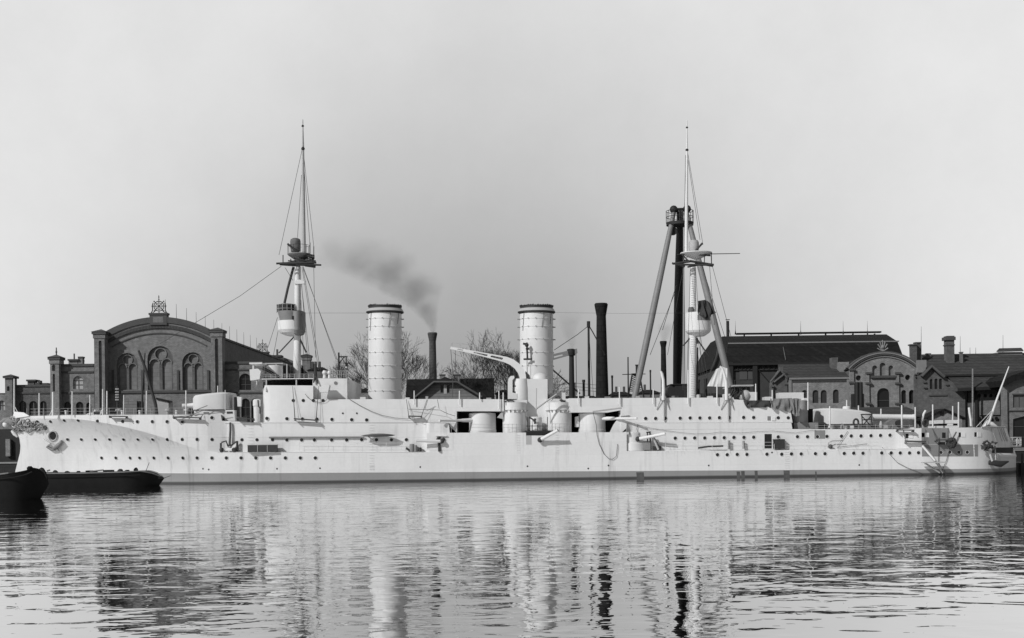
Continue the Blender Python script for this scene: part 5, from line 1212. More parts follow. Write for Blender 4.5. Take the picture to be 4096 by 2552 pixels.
b = MB(); b.tube([W(2222, 1590, -8), W(2235, 1585, -8.2), W(2240, 1592, -8.2)], .12, 6); b.tube([W(2238, 1600, -8.2), W(2262, 1606, -8.2)], [.08, .14], 6); b.build('platform_gun', M_DARK, tw2)
b = MB(); b.pplate([(2104, 1718), (2190, 1718), (2190, 1516), (2108, 1516)], -6.8, 3.4); bh = b.build('crane_house', M_WHITE, ship)
b = MB(); c = W(2160, 1516, -5.5); b.ball(c, 1.0, 16, 0, (1, .8, .8)); b.build('motor_cover', M_PLAIN, bh); MB().pplate([(2100, 1516), (2122, 1516), (2118, 1500), (2102, 1484)], -5.6, .4).build('stay_plate', M_GREYP, bh)
MB().pbox(2200, 1571, 2262, 1600, -5, 4).build('locker', M_PLAIN, ship)
def crane():
    t = MB().lathe(W(2084, 1606, -6.2), [(1.05, 0), (1.05, 1.6), (.98, 2.9)], 24).build('boat_crane', M_PLAIN, ship)
    top = [(1803, 1386), (1850, 1395), (1900, 1404), (1950, 1413), (2000, 1422), (2030, 1428), (2055, 1438), (2078, 1455), (2094, 1476), (2103, 1498), (2107, 1535)]
    bot = [(1801, 1397), (1845, 1405), (1893, 1416), (1940, 1428), (1990, 1441), (2018, 1449), (2040, 1459), (2058, 1473), (2071, 1490), (2078, 1508), (2079, 1535)]
    n = len(top); Y0 = -6.6; th = .55
    b = MB()
    def at(i, u):
        k = min(int(i), n-2); f = i-k; x = lambda l, j: l[k][j]+(l[k+1][j]-l[k][j])*f
        return (x(top, 0)+(x(bot, 0)-x(top, 0))*u, x(top, 1)+(x(bot, 1)-x(top, 1))*u)
    st = [i*.25 for i in range((n-1)*4+1)]
    outline = [at(i, 0) for i in st]+[at(i, 1) for i in st[::-1]]
    holes = []
    for a, c in ((.65, 1.05), (2.0, 3.05), (3.4, 4.5)):
        k = [a+(c-a)*j/6 for j in range(7)]; h = [at(i, .30) for i in k]+[at(c+.06, .5)]+[at(i, .70) for i in k[::-1]]+[at(a-.06, .5)]; holes.append(h)
    b.pplate(outline, Y0, th, holes); b.build('crane_arm', M_PLAIN, t)
    b = MB()
    for px, py in ((1808, 1372), (1840, 1375), (1880, 1384), (1930, 1394), (1980, 1404)): b.tube([W(px, py, -6.3), W(px, py+14, -6.3)], .03, 4)
    b.tube([W(1800, 1388, -6.3), W(1808, 1371, -6.3), W(1850, 1375, -6.3), W(1990, 1402, -6.3)], .025, 4); b.build('arm_rail', M_PALEG, t)
    b = MB(); b.tube([W(1803, 1397, -6.4), W(1811, 1500, -6.4), W(1811, 1590, -6.4)], .035, 4); b.tube([W(1821, 1402, -6.4), W(1823, 1500, -6.4)], .03, 4); b.build('hoist_rope', M_ROPE, t)
    b = MB(); b.pplate([(2031, 1596), (2068, 1596), (2068, 1574), (2050, 1570), (2050, 1520), (2058, 1512), (2056, 1503), (2043, 1504), (2034, 1514), (2031, 1530)], -7.2, 1.2); b.build('crane_heel', M_PLAIN, t)
    b = MB(); b.pbox(2050, 1542, 2074, 1546, -7, .3); b.tube([W(2062, 1503, -6.8), W(2062, 1524, -6.8)], .12, 6); b.tube([W(2066, 1545, -6.8), W(2066, 1566, -6.8)], .14, 6); b.pbox(2052, 1566, 2072, 1572, -7, .5); b.build('crane_gear', M_DARK, t)
crane()
# mid recess: hooded lower gun, hanging platform, small derrick
def recess_mid():
    b = MB(); b.pbox(2102, 1722, 2212, 1727, -9.5, 3.5); pf = b.build('gun_platform', M_DARK, ship)
    b = MB()
    for x in (2110, 2128, 2150, 2190): b.tube([W(x, 1722, -9.4), W(x, 1668 if x in (2110, 2190) else 1700, -9.4)], .045, 4)
    b.tube([W(2104, 1704, -9.4), W(2192, 1704, -9.4)], .04, 4); b.tube([W(2104, 1665, -9.4), W(2110, 1690, -9.4)], .04, 4); b.build('platform_rail', M_DARK, pf)
    b = MB(); b.lathe(W(2145, 1722, -8.2), [(.75, 0), (.75, 1.65), (.6, 1.75)], 20); b.build('gun_shield', M_WHITE, ship)
    b = MB(); b.tube([W(2116, 1669, -9.2), W(2126, 1674, -9.3), W(2138, 1682, -9.4)], .1, 6); b.ball(W(2140, 1678, -9.4), .16, 8); b.tube([W(2139, 1682, -9.4), W(2140, 1696, -9.4)], .13, 6); b.build('light_gun', M_DARK, ship)
    # opening below with gun
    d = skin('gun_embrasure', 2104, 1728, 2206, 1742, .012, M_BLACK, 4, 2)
    skin('embrasure_side', 2104, 1742, 2126, 1778, .02, M_PALEG, 2, 2)
    # derrick boom and dipping boat-shaped net
    b = MB(); b.tube([S(2143, 1637, .8), S(2226, 1577, .8)], [.12, .09], 7); b.tube([S(2224, 1580, .8), S(2205, 1604, .6)], .04, 4); b.tube([S(2146, 1553, .5), S(2144, 1636, .7)], .05, 5); b.build('derrick_boom', M_PALEG, ship)
recess_mid()
def lower_gun(A, B_, r0, r1, shield=None):
    a, c = S(*A, .5), S(*B_, 1.6); d = (c-a).normalized()
    g = MB().tube([a-d*.3, a, a+(c-a)*.5, c-d*.15, c], [r0, r0, (r0+r1)/2, r1, r1*1.1], 12).build('casemate_gun', M_PLAIN, ship)
    MB().ball(a-d*.2, r0*1.5, 10).build('gun_ball_mount', M_DARK, g)
    return g
lower_gun((2165, 1757), (2230, 1721), .23, .19); lower_gun((2556, 1755), (2655, 1735), .22, .19)
g = lower_gun((1762, 1765), (1711, 1762), .2, .19)
b = MB(); p = S(2530, 1770); b.lathe((p.x, p.y+.9, S(2530, 1771).z), [(1.35, -.0), (1.35, 1.25), (1.2, 1.4)], 28); b.build('gun_sponson', M_WHITE, ship)
b = MB(); b.lathe((S(2535, 1800).x, S(2535, 1800).y+1.1, S(2535, 1803).z), [(1.75, 0), (1.75, .95), (1.6, 1.05)], 28); b.build('sponson_base', M_WHITE, ship)
skin('sponson_top', 2506, 1728, 2552, 1738, .3, M_PALEG, 3, 1)
skin('gun_embrasure', 1748, 1746, 1790, 1774, .012, M_PALEG, 3, 2); skin('embrasure_lip', 1742, 1742, 1790, 1745, .25, M_PLAIN, 3, 1)
b = MB()
for p in ((1752, 1757), (1756, 1750), (1774, 1757)): b.ball(S(*p, .1), .22, 8)
b.tube([S(1756, 1770, .1), S(1758, 1806, .15)], .17, 6); b.build('gun_mount', M_DARK, g)
skin('casemate_bulge', 1709, 1731, 1812, 1800, .03, M_WHITE, 5, 4)
# ---- masts
def fore():
    m = MB().tube([W(1186, 1516, 0), W(1189, 1380, 0), W(1190, 1060, 0)], [.50, .47, .37], 20).build('foremast', M_PLAIN, ship)
    MB().tube([W(1216, 1020, -.3), W(1214, 850, -.3), W(1212, 590, -.2), W(1211, 478, -.2)], [.26, .23, .15, .05], 12).build('topmast', mat('mast_grey', .42, .6, var=.1), m)
    b = MB(); b.lathe(W(1212, 595, -.2), [(.12, -.3), (.26, 0), (.12, .3)], 10); b.lathe(W(1211, 504, -.2), [(.08, -.15), (.2, 0), (.08, .15)], 10); b.build('mast_band', M_DARK, m)
    # fighting top
    s = sc_(0); c = W(1166, 1284, 0); r = 54*s
    P = [(.2, -62*s), (r*.45, -58*s), (r*.85, -48*s), (r, -36*s), (r, 0), (r*.9, 0)]
    t = MB().lathe(c, [(a, h) for a, h in P], 36).build('fighting_top', M_PLAIN, m)
    b = MB(); b.lathe(c+Vector((-.1, 0, .01)), [(r*.78, 0), (r*.92, 30*s), (r*.95, 38*s), (r*.85, 38*s)], 30); b.box(W(1168, 1283, -r*.95), W(1190, 1264, -r*.80), 1); b.build('canvas_screen', [M_GREYP, M_BLACK], t)
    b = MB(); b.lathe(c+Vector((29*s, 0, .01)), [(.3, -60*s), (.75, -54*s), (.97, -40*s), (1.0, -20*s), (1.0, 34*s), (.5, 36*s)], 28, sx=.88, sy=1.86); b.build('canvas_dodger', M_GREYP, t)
    b = MB(); cc = c+Vector((-.65, 0, 36*s)); b.lathe(cc, [(r*.68, 0), (r*.68, 30*s), (r*.4, 33*s)], 20); rf = b.build('control_cage', mat('cage_dark', .025, .7, var=.4), t)
    b = MB()
    for k in range(14): a = 2*math.pi*k/14; b.tube([cc+Vector((r*.74*math.cos(a), r*.74*math.sin(a), -.1)), cc+Vector((r*.74*math.cos(a), r*.74*math.sin(a), 1.0))], .035, 4)
    for h in (.4, .95): b.tube([cc+Vector((r*.74*math.cos(k*math.pi/10), r*.74*math.sin(k*math.pi/10), h)) for k in range(21)], .035, 4)
    b.build('cage_rail', M_PALEG, rf)
    b = MB(); b.tube([W(1178, 1345, 0), W(1115, 1412, -.5)], .09, 5); b.tube([W(1196, 1348, 0), W(1225, 1410, -.5)], .12, 5); b.tube([W(1196, 1348, 0), W(1212, 1380, .5)], .1, 5); b.build('top_strut', M_DARK, t)
    # upper strut and collar
    MB().tube([W(1174, 1068, -.3), W(1152, 1150, -.4), W(1138, 1212, -.5)], .17, 8).build('inclined_strut', M_DARK, m)
    b = MB(); b.tube([W(1180, 1120, 0), W(1186, 1122, -.5), W(1220, 1121, 0)], .1, 6); b.pbox(1177, 1122, 1222, 1135, -.55, .5); b.build('mast_collar', M_PLAIN, m)
    # searchlight platform and covered lamp
    pl = MB().lathe(W(1195, 1018, 0), [(.3, -.9), (1.35, -.15), (1.5, 0), (1.5, .1), (.5, .12)], 28).build('searchlight_platform', M_GREYP, m)
    b = MB(); c = W(1182, 1004, 0); b.lathe(c, [(.45, -.2), (.62, 0), (.70, .5), (.70, 1.25), (.62, 1.55), (.35, 1.7)], 18); b.build('covered_searchlight', M_COVER, pl)
    b = MB(); b.tube([W(1150, 975, -.8), W(1185, 1003, -.8)], .13, 6)
    for k in range(10): a = 2*math.pi*k/10; q = W(1195, 1014, 0)+Vector((1.45*math.cos(a), 1.45*math.sin(a), 0)); b.tube([q, q+Vector((0, 0, 1.05))], .03, 4)
    b.tube([W(1195, 1014, 0)+Vector((1.45*math.cos(k*math.pi/10), 1.45*math.sin(k*math.pi/10), 1.05)) for k in range(21)], .025, 4)
    for x in (1248, 1253): pass
    b.build('platform_rail', M_DARK, pl)
    b = MB()
    for x, y0, y1 in ((1240, 970, 1050), (1255, 985, 1068)): b.tube([W(x, y0, -.5), W(x, y1, -.5)], .06, 5)
    b.build('yard_post', M_DARK, m)
fore()
b = MB()   # rough timber staging round the foremast head
rnd = random.Random(5)
extra = [(rnd.uniform(1150, 1225), rnd.uniform(1026, 1062), rnd.uniform(1226, 1268), rnd.uniform(1028, 1064), rnd.uniform(-1.4, 1.2), rnd.uniform(.07, .14)) for _ in range(10)]
for (x0, y0, x1, y1, Y, w) in ((1105, 1054, 1232, 1048, -1.2, .13), (1118, 1056, 1265, 1050, -1.5, .15), (1120, 1058, 1200, 1064, -.9, .12), (1132, 1052, 1238, 1060, .8, .13), (1185, 1058, 1285, 1060, -1.4, .12), (1200, 1046, 1262, 1066, -1.0, .16), (1205, 1040, 1263, 1044, -.6, .11), (1215, 1022, 1258, 1030, -.8, .14), (1210, 1056, 1255, 1034, .5, .13), (1198, 1050, 1240, 1022, -.4, .1), (1220, 1062, 1262, 1068, .2, .14), (1195, 1050, 1250, 1052, 1.0, .15), (1232, 1018, 1258, 1022, .3, .1), (1212, 1045, 1254, 1058, -.9, .12))+tuple(extra):
    A, B_ = W(x0, y0, Y), W(x1, y1, Y); b.tube([A, B_], w, 4, smooth=False)
for x in (1132, 1163, 1228, 1247): b.tube([W(x, 1020 if x < 1140 else 1035, -1), W(x, 1056, -1)], .07, 5)
o = b.build('mast_staging', M_WOOD, bpy.data.objects['foremast'])
def main_():
    m = MB().tube([W(2769, 1600, 0), W(2772, 1350, 0), W(2771, 1066, 0)], [.50, .47, .38], 20).build('mainmast', M_PLAIN, ship)
    b = MB(); p0, p1 = W(2769, 1590, 0), W(2771, 1080, 0)
    for k in range(56):
        c = p0+(p1-p0)*k/55; r = .50-.12*k/55; b.tube([c+Vector((-.26, -r-.03, 0)), c+Vector((.30, -r-.03, 0))], .03, 4)
    b.build('mast_rungs', M_PLAIN, m)
    MB().tube([W(2745, 1030, -.2), W(2746, 830, -.2), W(2748, 600, -.2), W(2748, 482, -.2)], [.24, .21, .13, .05], 12).build('topmast', M_PLAIN, m)
    b = MB(); b.lathe(W(2748, 600, -.2), [(.1, -.2), (.24, 0), (.1, .2)], 10); b.lathe(W(2748, 510, -.2), [(.08, -.12), (.18, 0), (.08, .12)], 10); b.tube([W(2735, 1020, 0), W(2738, 1330, 0), W(2740, 1590, 0)], .05, 4); b.tube([W(2790, 1390, .2), W(2787, 1600, .2)], .11, 6); b.build('mast_band', M_DARK, m)
    s = sc_(0); c = W(2792, 1293, 0); r = 51*s
    P = [(.2, -54*s), (r*.5, -52*s), (r*.9, -38*s), (r, -30*s), (r, 0), (r, 36*s), (r*.92, 42*s), (r*.3, 44*s)]
    t = MB().lathe(c, P, 36).build('fighting_top', M_PLAIN, m)
    b = MB(); n = 12; vs = []
    for k in range(n+1):
        a = rad(-100)+rad(75)*k/n
        for h in (8*s, 29*s): vs.append(c+Vector(((r+.02)*math.cos(a), (r+.02)*math.sin(a), h)))
    b.add(vs, [(2*k, 2*k+2, 2*k+3, 2*k+1) for k in range(n)]); b.add([v*1.0-Vector((0, -.06, 0)) for v in vs], [(2*k, 2*k+1, 2*k+3, 2*k+2) for k in range(n)]); b.build('lookout_opening', M_GREYP, t)
    b = MB(); b.tube([W(2762, 1350, 0), W(2733, 1382, -.3)], .1, 5); b.tube([W(2784, 1350, 0), W(2835, 1425, -.5)], .1, 5); b.tube([W(2783, 1348, 0), W(2790, 1375, 0)], .12, 5); b.build('top_strut', M_DARK, t)
    b = MB(); b.lathe(W(2764, 1250, -.4), [(.35, -.2), (.42, .3), (.3, .7)], 12); b.build('lamp_cover', M_COVER, t)
    pl = MB().lathe(W(2785, 1014, 0), [(.3, -.8), (1.9, -.1), (2.1, 0), (2.1, .1), (.5, .12)], 28).build('searchlight_platform', M_PLAIN, m)
    b = MB(); c = W(2776, 1003, 0); b.lathe(c, [(.5, -.2), (.62, 0), (.68, .5), (.66, 1.1), (.5, 1.38), (.3, 1.42)], 18); b.build('covered_searchlight', M_PALEG, pl)
    b = MB(); b.tube([W(2782, 1004, -.8), W(2810, 972, -.8)], .13, 6); b.tube([W(2710, 1018, -.5), W(2960, 1014, -.3)], [.07, .05], 5); b.tube([W(2845, 1012, -.8), W(2846, 1058, -.8)], .07, 5); b.tube([W(2818, 1020, -.8), W(2817, 1056, -.8)], .06, 5); b.build('signal_yard', M_DARK, pl)
    b = MB()
    for (x0, y0, x1, y1, Y, w) in ((2690, 1055, 2760, 1046, -1.2, .14), (2688, 1052, 2740, 1066, -1, .12), (2700, 1058, 2850, 1060, -1.5, .13), (2760, 1044, 2855, 1060, -1.2, .16), (2735, 1042, 2800, 1050, .8, .14), (2780, 1052, 2852, 1064, -.8, .14), (2790, 1018, 2842, 1022, -1.2, .12), (2750, 1068, 2790, 1060, -.9, .12), (2732, 1022, 2752, 1042, -.6, .09)): b.tube([W(x0, y0, Y), W(x1, y1, Y)], w, 4, smooth=False)
    b.build('mast_staging', M_WOOD, m)
main_()
def rigging():
    b = MB(); r = .028
    L = [((1120, 1064, 0), (820, 1320, 60, 0)),]
    def ln(*pts, rr=r): b.tube([W(*p) for p in pts], rr, 4)
    # foremast shrouds and stays
    ln((1125, 1065, 0), (960, 1184, 0), (640, 1375, 0), rr=.03)
    for a, c in (((1208, 600, -.3), (1116, 1020, -1)), ((1212, 595, -.2), (1255, 985, -.4)), ((1206, 700, -.3), (1190, 950, 0)), ((1214, 640, -.2), (1240, 980, .2)), ((1210, 1066, -.4), (1350, 1440, -5)), ((1213, 1066, -.4), (1345, 1440, -5.5)), ((1208, 1070, -.4), (1275, 1480, -6)), ((1212, 1070, -.4), (1285, 1500, -6)), ((1205, 1130, -.4), (1240, 1450, -3)), ((1206, 1130, -.4), (1232, 1450, 3)), ((1110, 1270, -1.2), (1072, 1390, -4)), ((1112, 1325, -1), (1090, 1440, -3)), ((1255, 1068, -.5), (1262, 1430, -5)), ((1204, 1200, -.5), (1218, 1500, -5)), ((1140, 1070, -.8), (1172, 1122, -.5)), ((1203, 1066, 0), (1203, 1500, -.6))): ln(a, c)
    ln((1222, 1252, 0), (1470, 1252, 0), rr=.014)
    b.build('foremast_rigging', M_WIRE, ship); b = MB()
    def ln(*pts, rr=r): b.tube([W(*p) for p in pts], rr, 4)
    ln((2216, 1250, 0), (2500, 1254, 0), (2738, 1252, 0), rr=.011)
    for a, c in (((2746, 600, -.2), (2738, 830, -.2)), ((2749, 600, -.2), (2812, 980, -.3)), ((2752, 640, -.2), (2800, 960, .5)), ((2742, 620, -.2), (2736, 1010, -.2)), ((2808, 1064, -.5), (2900, 1350, 3)), ((2850, 1066, -.5), (2925, 1350, 5)), ((2762, 1070, -.4), (2745, 1590, -4)), ((2782, 1070, -.4), (2815, 1590, -5)), ((2784, 1350, -.4), (2812, 1590, -5)), ((2790, 1350, .2), (2835, 1590, -5)), ((2755, 1350, 0), (2752, 1590, -3)), ((2800, 1335, 0), (2845, 1590, -5)), ((2735, 1060, 0), (2670, 1420, 2)), ((2838, 1062, -.3), (2858, 1300, -2))): ln(a, c)
    b.build('mainmast_rigging', M_WIRE, ship)
    # rope loops hanging along the sides
    b = MB()
    def hang(pts, rr=.03, off=.15):
        q = [S(x, y, off) for x, y in pts]; MB().tube(q, rr, 4).build('hanging_rope', M_ROPE, ship)
    hang([(1395, 1595), (1440, 1622), (1485, 1645), (1530, 1662), (1580, 1672), (1630, 1676), (1655, 1670)])
    hang([(1635, 1637), (1760, 1640), (1790, 1655), (1820, 1664)]); hang([(1750, 1598), (1757, 1636)]); hang([(1712, 1598), (1700, 1636)])
    hang([(2372, 1650), (2385, 1700), (2388, 1740), (2396, 1775), (2415, 1815), (2435, 1835), (2450, 1837), (2465, 1825), (2469, 1790), (2470, 1776)], .035)
    hang([(2547, 1697), (2600, 1712), (2660, 1722), (2720, 1730), (2780, 1736), (2840, 1734), (2880, 1728), (2960, 1732), (3040, 1726), (3090, 1724), (3180, 1732), (3230, 1724), (3262, 1720)], .02)
    hang([(2550, 1700), (2547, 1715), (2553, 1745), (2560, 1760)], .03); hang([(1222, 1576), (1232, 1590), (1250, 1603), (1280, 1610), (1300, 1606), (1312, 1594)], .03)
    hang([(3528, 1790), (3560, 1820), (3588, 1850), (3625, 1870), (3690, 1895)], .03); hang([(1262, 1600), (1260, 1690)], .012)
    hang([(3775, 1880), (3785, 1900)], .03); hang([(3755, 1750), (3752, 1850), (3768, 1880), (3785, 1840), (3800, 1780)], .04)
    hang([(3390, 1725), (3345, 1790), (3470, 1775)], .03)
rigging()
# ---- stanchions, rails, awning posts
def posts():
    def post(px, y0, y1, Y, r=.07, m=M_PLAIN, foot=0):
        b = MB(); b.tube([W(px, y1, Y), W(px, y0, Y)], [r*1.2, r], 7)
        if foot: b.tube([W(px-foot, y1, Y), W(px, y1-28, Y)], .05, 5)
        b.build('awning_post', m, ship)
    for px, y0, y1, Y, r, ft in ((57, 1515, 1650, 0, .09, -14), (157, 1572, 1663, -3, .08, 0), (212, 1568, 1662, -4, .13, 14), (289, 1565, 1661, -4.5, .08, 0), (360, 1580, 1660, -5, .07, 0), (411, 1556, 1660, -5.5, .08, 10), (428, 1564, 1660, -5.5, .08, 0), (495, 1580, 1659, -6, .06, 0), (586, 1563, 1659, -6.5, .08, 0), (744, 1562, 1657, -7.5, .08, 0), (871, 1543, 1640, 3, .06, 0), (901, 1560, 1640, -3.6, .05, 0)): post(px, y0, y1, Y, r, foot=ft)
    for px, y0, y1 in ((1657, 1563, 1618), (1838, 1563, 1618), (1919, 1570, 1597), (1996, 1564, 1636), (2013, 1570, 1610), (2314, 1556, 1616), (2478, 1548, 1617), (2613, 1556, 1616), (2752, 1480, 1616), (2868, 1535, 1614), (3023, 1535, 1602), (3089, 1560, 1602), (3232, 1530, 1640)): post(px, y0, y1, -9.15, .07)
    for px, y0, y1, Y in ((3319, 1625, 1712, -8), (3387, 1600, 1632, 2), (3434, 1622, 1700, 3), (3524, 1635, 1670, 2), (3607, 1620, 1712, -7), (3661, 1628, 1712, -6), (3731, 1618, 1708, -5.5), (3811, 1624, 1680, 3), (3834, 1608, 1708, -4.5)): post(px, y0, y1, Y, .09)
    for pts in (((3690, 1712), (3689, 1680), (3695, 1655), (3703, 1642)), ((3884, 1705), (3883, 1680), (3878, 1650), (3876, 1630))):
        MB().tube([W(x, y, -4.8) for x, y in pts], .15, 8).build('davit', M_PLAIN, ship)
    # boat davits on the aft superstructure, with braces down the side
    for dx, tops in ((0, [(2653, 1600), (2654, 1560), (2653, 1520), (2648, 1495), (2643, 1485)]), (257, [(2906, 1600), (2906, 1560), (2905, 1530), (2898, 1500), (2890, 1475), (2880, 1465)])):
        d = MB().tube([W(x, y, -9.35) for x, y in tops], [.22, .22, .2, .17, .14, .12][:len(tops)], 10).build('boat_davit', M_PLAIN, ship)
        b = MB(); x = 2650+dx
        b.tube([S(x+5, 1595, .25), S(x+6, 1684, .15)], .1, 6); b.tube([S(x-8, 1598, .25), S(x-24, 1638, .05)], .06, 5); b.tube([S(x+12, 1598, .25), S(x+28, 1638, .05)], .06, 5); b.tube([S(x-12, 1592, .3), S(x+12, 1590, .3)], .22, 8); b.build('davit_bracket', M_PALEG, d)
    # rails
    b = MB()
    for h in (0, 12, 24): b.tube([S(x, float(np.interp(x, [130, 300, 760], [1662, 1659, 1658]))-2-h, -.1) for x in range(120, 771, 50)], .018, 4)
    for x in range(105, 770, 33): b.tube([S(x, 1662, -.1), S(x, 1633, -.1)], .03, 4)
    b.build('forecastle_rail', M_PALEG, ship)
    b = MB()
    for y in (1695, 1708): b.tube([S(x, y, -.1) for x in range(1700, 1830, 20)], .018, 4); b.tube([S(x, y+2, .0) for x in range(2012, 2104, 20)], .018, 4); b.tube([S(x, y, .0) for x in range(2200, 2290, 20)], .018, 4); b.tube([S(x, y+2, 0) for x in range(1880, 2000, 20)], .018, 4)
    for x in list(range(1705, 1830, 20))+list(range(2015, 2100, 17))+list(range(2205, 2290, 17)): b.tube([S(x, 1730, -.05), S(x, 1695, -.05)], .025, 4)
    b.build('citadel_rail', M_PALEG, ship); b = MB()
    for y in (1772, 1785): b.tube([S(x, y, .5) for x in range(1200, 1700, 50)], .016, 4); b.tube([S(x, y-3, .5) for x in range(2660, 3560, 50)], .016, 4)
    for x in list(range(1200, 1700, 58))+list(range(2660, 3560, 62)): b.tube([S(x, 1804, .55), S(x, 1768, .55)], .022, 4)
    b.build('ledge_rail', M_PLAIN, ship); b = MB()
    for y in (1702, 1711): b.tube([S(x, y, -.1) for x in range(3262, 3680, 30)], .018, 4)
    for x in range(3265, 3680, 34): b.tube([S(x, 1716, -.1), S(x, 1698, -.1)], .022, 4)
    b.build('quarterdeck_rail', M_PALEG, ship)
    # deck clutter along the boat deck edge
    b = MB()
    for (x0, y0, x1, y1, Y, mi) in ((2905-5, 1575, 2925, 1592, -6, 0), (2987, 1568, 3028, 1602, -6.5, 0), (3060, 1587, 3092, 1602, -6, 0), (3117, 1570, 3215, 1590, -5, 0), (3216, 1592, 3234, 1602, -5.5, 0)):
        b.pbox(x0, y0, x1, y1+25, Y, 2.2, mi)
    b.build('skylight_box', [M_PLAIN], ship)
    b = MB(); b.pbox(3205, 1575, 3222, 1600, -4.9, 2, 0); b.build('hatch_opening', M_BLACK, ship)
    b = MB(); b.lathe(W(3195, 1720, -6.2), [(1.15, 0), (1.15, 3.7), (1.0, 3.8)], 28, sy=1.4); b.build('aft_conning_tower', mat('worn_grey', .38, .8, var=.3, scale=1.2, bump=.3), ship)
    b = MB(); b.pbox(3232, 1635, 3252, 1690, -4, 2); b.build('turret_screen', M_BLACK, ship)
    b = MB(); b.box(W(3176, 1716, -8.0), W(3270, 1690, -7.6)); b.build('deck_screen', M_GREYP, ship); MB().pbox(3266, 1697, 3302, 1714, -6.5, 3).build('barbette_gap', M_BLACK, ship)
    # poop hatch house
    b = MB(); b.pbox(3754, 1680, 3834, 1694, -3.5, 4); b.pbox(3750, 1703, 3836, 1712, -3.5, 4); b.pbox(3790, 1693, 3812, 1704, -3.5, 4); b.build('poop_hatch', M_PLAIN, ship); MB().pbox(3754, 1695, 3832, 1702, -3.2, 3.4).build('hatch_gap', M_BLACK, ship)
posts()

def clutter():
    # anchor gear on the forecastle
    b = MB(); b.pplate([(337, 1662), (352, 1652), (372, 1650), (378, 1637), (388, 1651), (396, 1658), (402, 1646), (411, 1634), (413, 1662)], -4.2, 1.0); b.build('anchor_winch', M_PLAIN, ship)
    b = MB(); b.tube([W(376, 1653, -4.6), W(398, 1650, -4.6)], .2, 8); b.build('winch_drum', M_DARK, ship)
    for x in (240, 468, 540, 690): MB().lathe(S(x, 1660, -1.2), [(.16, -.3), (.16, .45), (.22, .5), (.2, .62)], 10).build('mooring_bollard', M_PLAIN, ship)
    for x, r in ((436, .35), (640, .3), (718, .32)): MB().lathe(S(x, 1660, -2.2), [(.2*r/.3, -.2), (.2*r/.3, .5), (r*1.3, .6), (r*1.1, .8), (.05, .9)], 14).build('mushroom_vent', M_PALEG, ship)
    # poles resting by the fore turret
    b = MB()
    for x0, y0, x1, y1 in ((690, 1668, 800, 1660), (770, 1645, 830, 1622), (775, 1660, 905, 1648), (745, 1668, 815, 1640)): b.tube([W(x0, y0, -8.6), W(x1, y1, -8.3)], .05, 4)
    b.build('loose_poles', M_GREYP, ship)
    # after bridge behind the canvas hood
    b = MB(); b.pbox(2934, 1539, 3014, 1545, -5.5, 9); ab = b.build('after_bridge', M_PALEG, ship)
    b = MB(); b.pbox(2926, 1546, 3000, 1592, -3.0, 4); b.build('after_bridge_house', M_DARK, ab)
    b = MB()
    for x in (2938, 2960, 2985, 3010): b.tube([W(x, 1539, -5.4), W(x, 1520, -5.4)], .035, 4); b.tube([W(x, 1545, -5.3), W(x, 1596, -5.3)], .06, 5)
    b.tube([W(2936, 1521, -5.4), W(3012, 1520, -5.4)], .03, 4); b.build('after_bridge_rail', M_DARK, ab)
    b = MB(); P = []
    for i in range(9):
        u = i/8; x = 2955+52*u; w = .8*math.sin(math.pi*min(max(u, .04), .96))**.5
        P.append([W(x, 1588, -6.0)+Vector((0, w*math.cos(a), 1.05*w*math.sin(a)+.1)) for a in [k*math.pi/5 for k in range(11)]])
    b.grid(P); b.build('covered_launch', M_CANVASW, ship)
    b = MB()
    for k in range(7): x = 2918+k*9; b.tube([W(x, 1590-k % 3*6, -6.5), W(x+14, 1556+k % 4*5, -6.2)], .09, 5)
    b.build('launch_gear', M_DARK, ship)
    # quarterdeck bits
    rnd = random.Random(12); 
    for k, x in enumerate((3312, 3326, 3342, 3362, 3384, 3404, 3450, 3500, 3540, 3560, 3626, 3645)):
        h = rnd.uniform(5, 14); b = MB(); y = 1714
        if k % 3 == 0: b.tube([W(x, y, -7), W(x+3, y-h, -7), W(x+10, y-h-2, -7), W(x+13, y, -7)], .06, 5)
        elif k % 3 == 1: b.lathe(W(x, y, -7)-Vector((0, 0, .2)), [(.18, 0), (.2, h*.02+.2), (.28, h*.025+.25), (.1, h*.03+.3)], 10)
        else: b.pbox(x, y-h, x+11, y, -7, .5)
        b.build('deck_fitting', (M_DARK, M_PALEG, M_PLAIN)[rnd.randrange(3)], ship)
    # boat deck edge: lockers, vents
    for x, w, h in ((1440, 22, 9), (1620, 18, 7), (1702, 10, 12), (1760, 16, 6), (1868, 14, 8), (1945, 20, 6), (2340, 16, 7), (2420, 22, 6), (2545, 14, 8), (2690, 24, 9), (2790, 12, 14), (2832, 20, 8)):
        MB().pbox(x, 1597-h if x < 2000 else 1592-h, x+w, 1600, -7.5, 1.0).build('deck_locker', (M_PLAIN, M_PALEG, M_GREYP)[int(x) % 3], ship)
clutter()

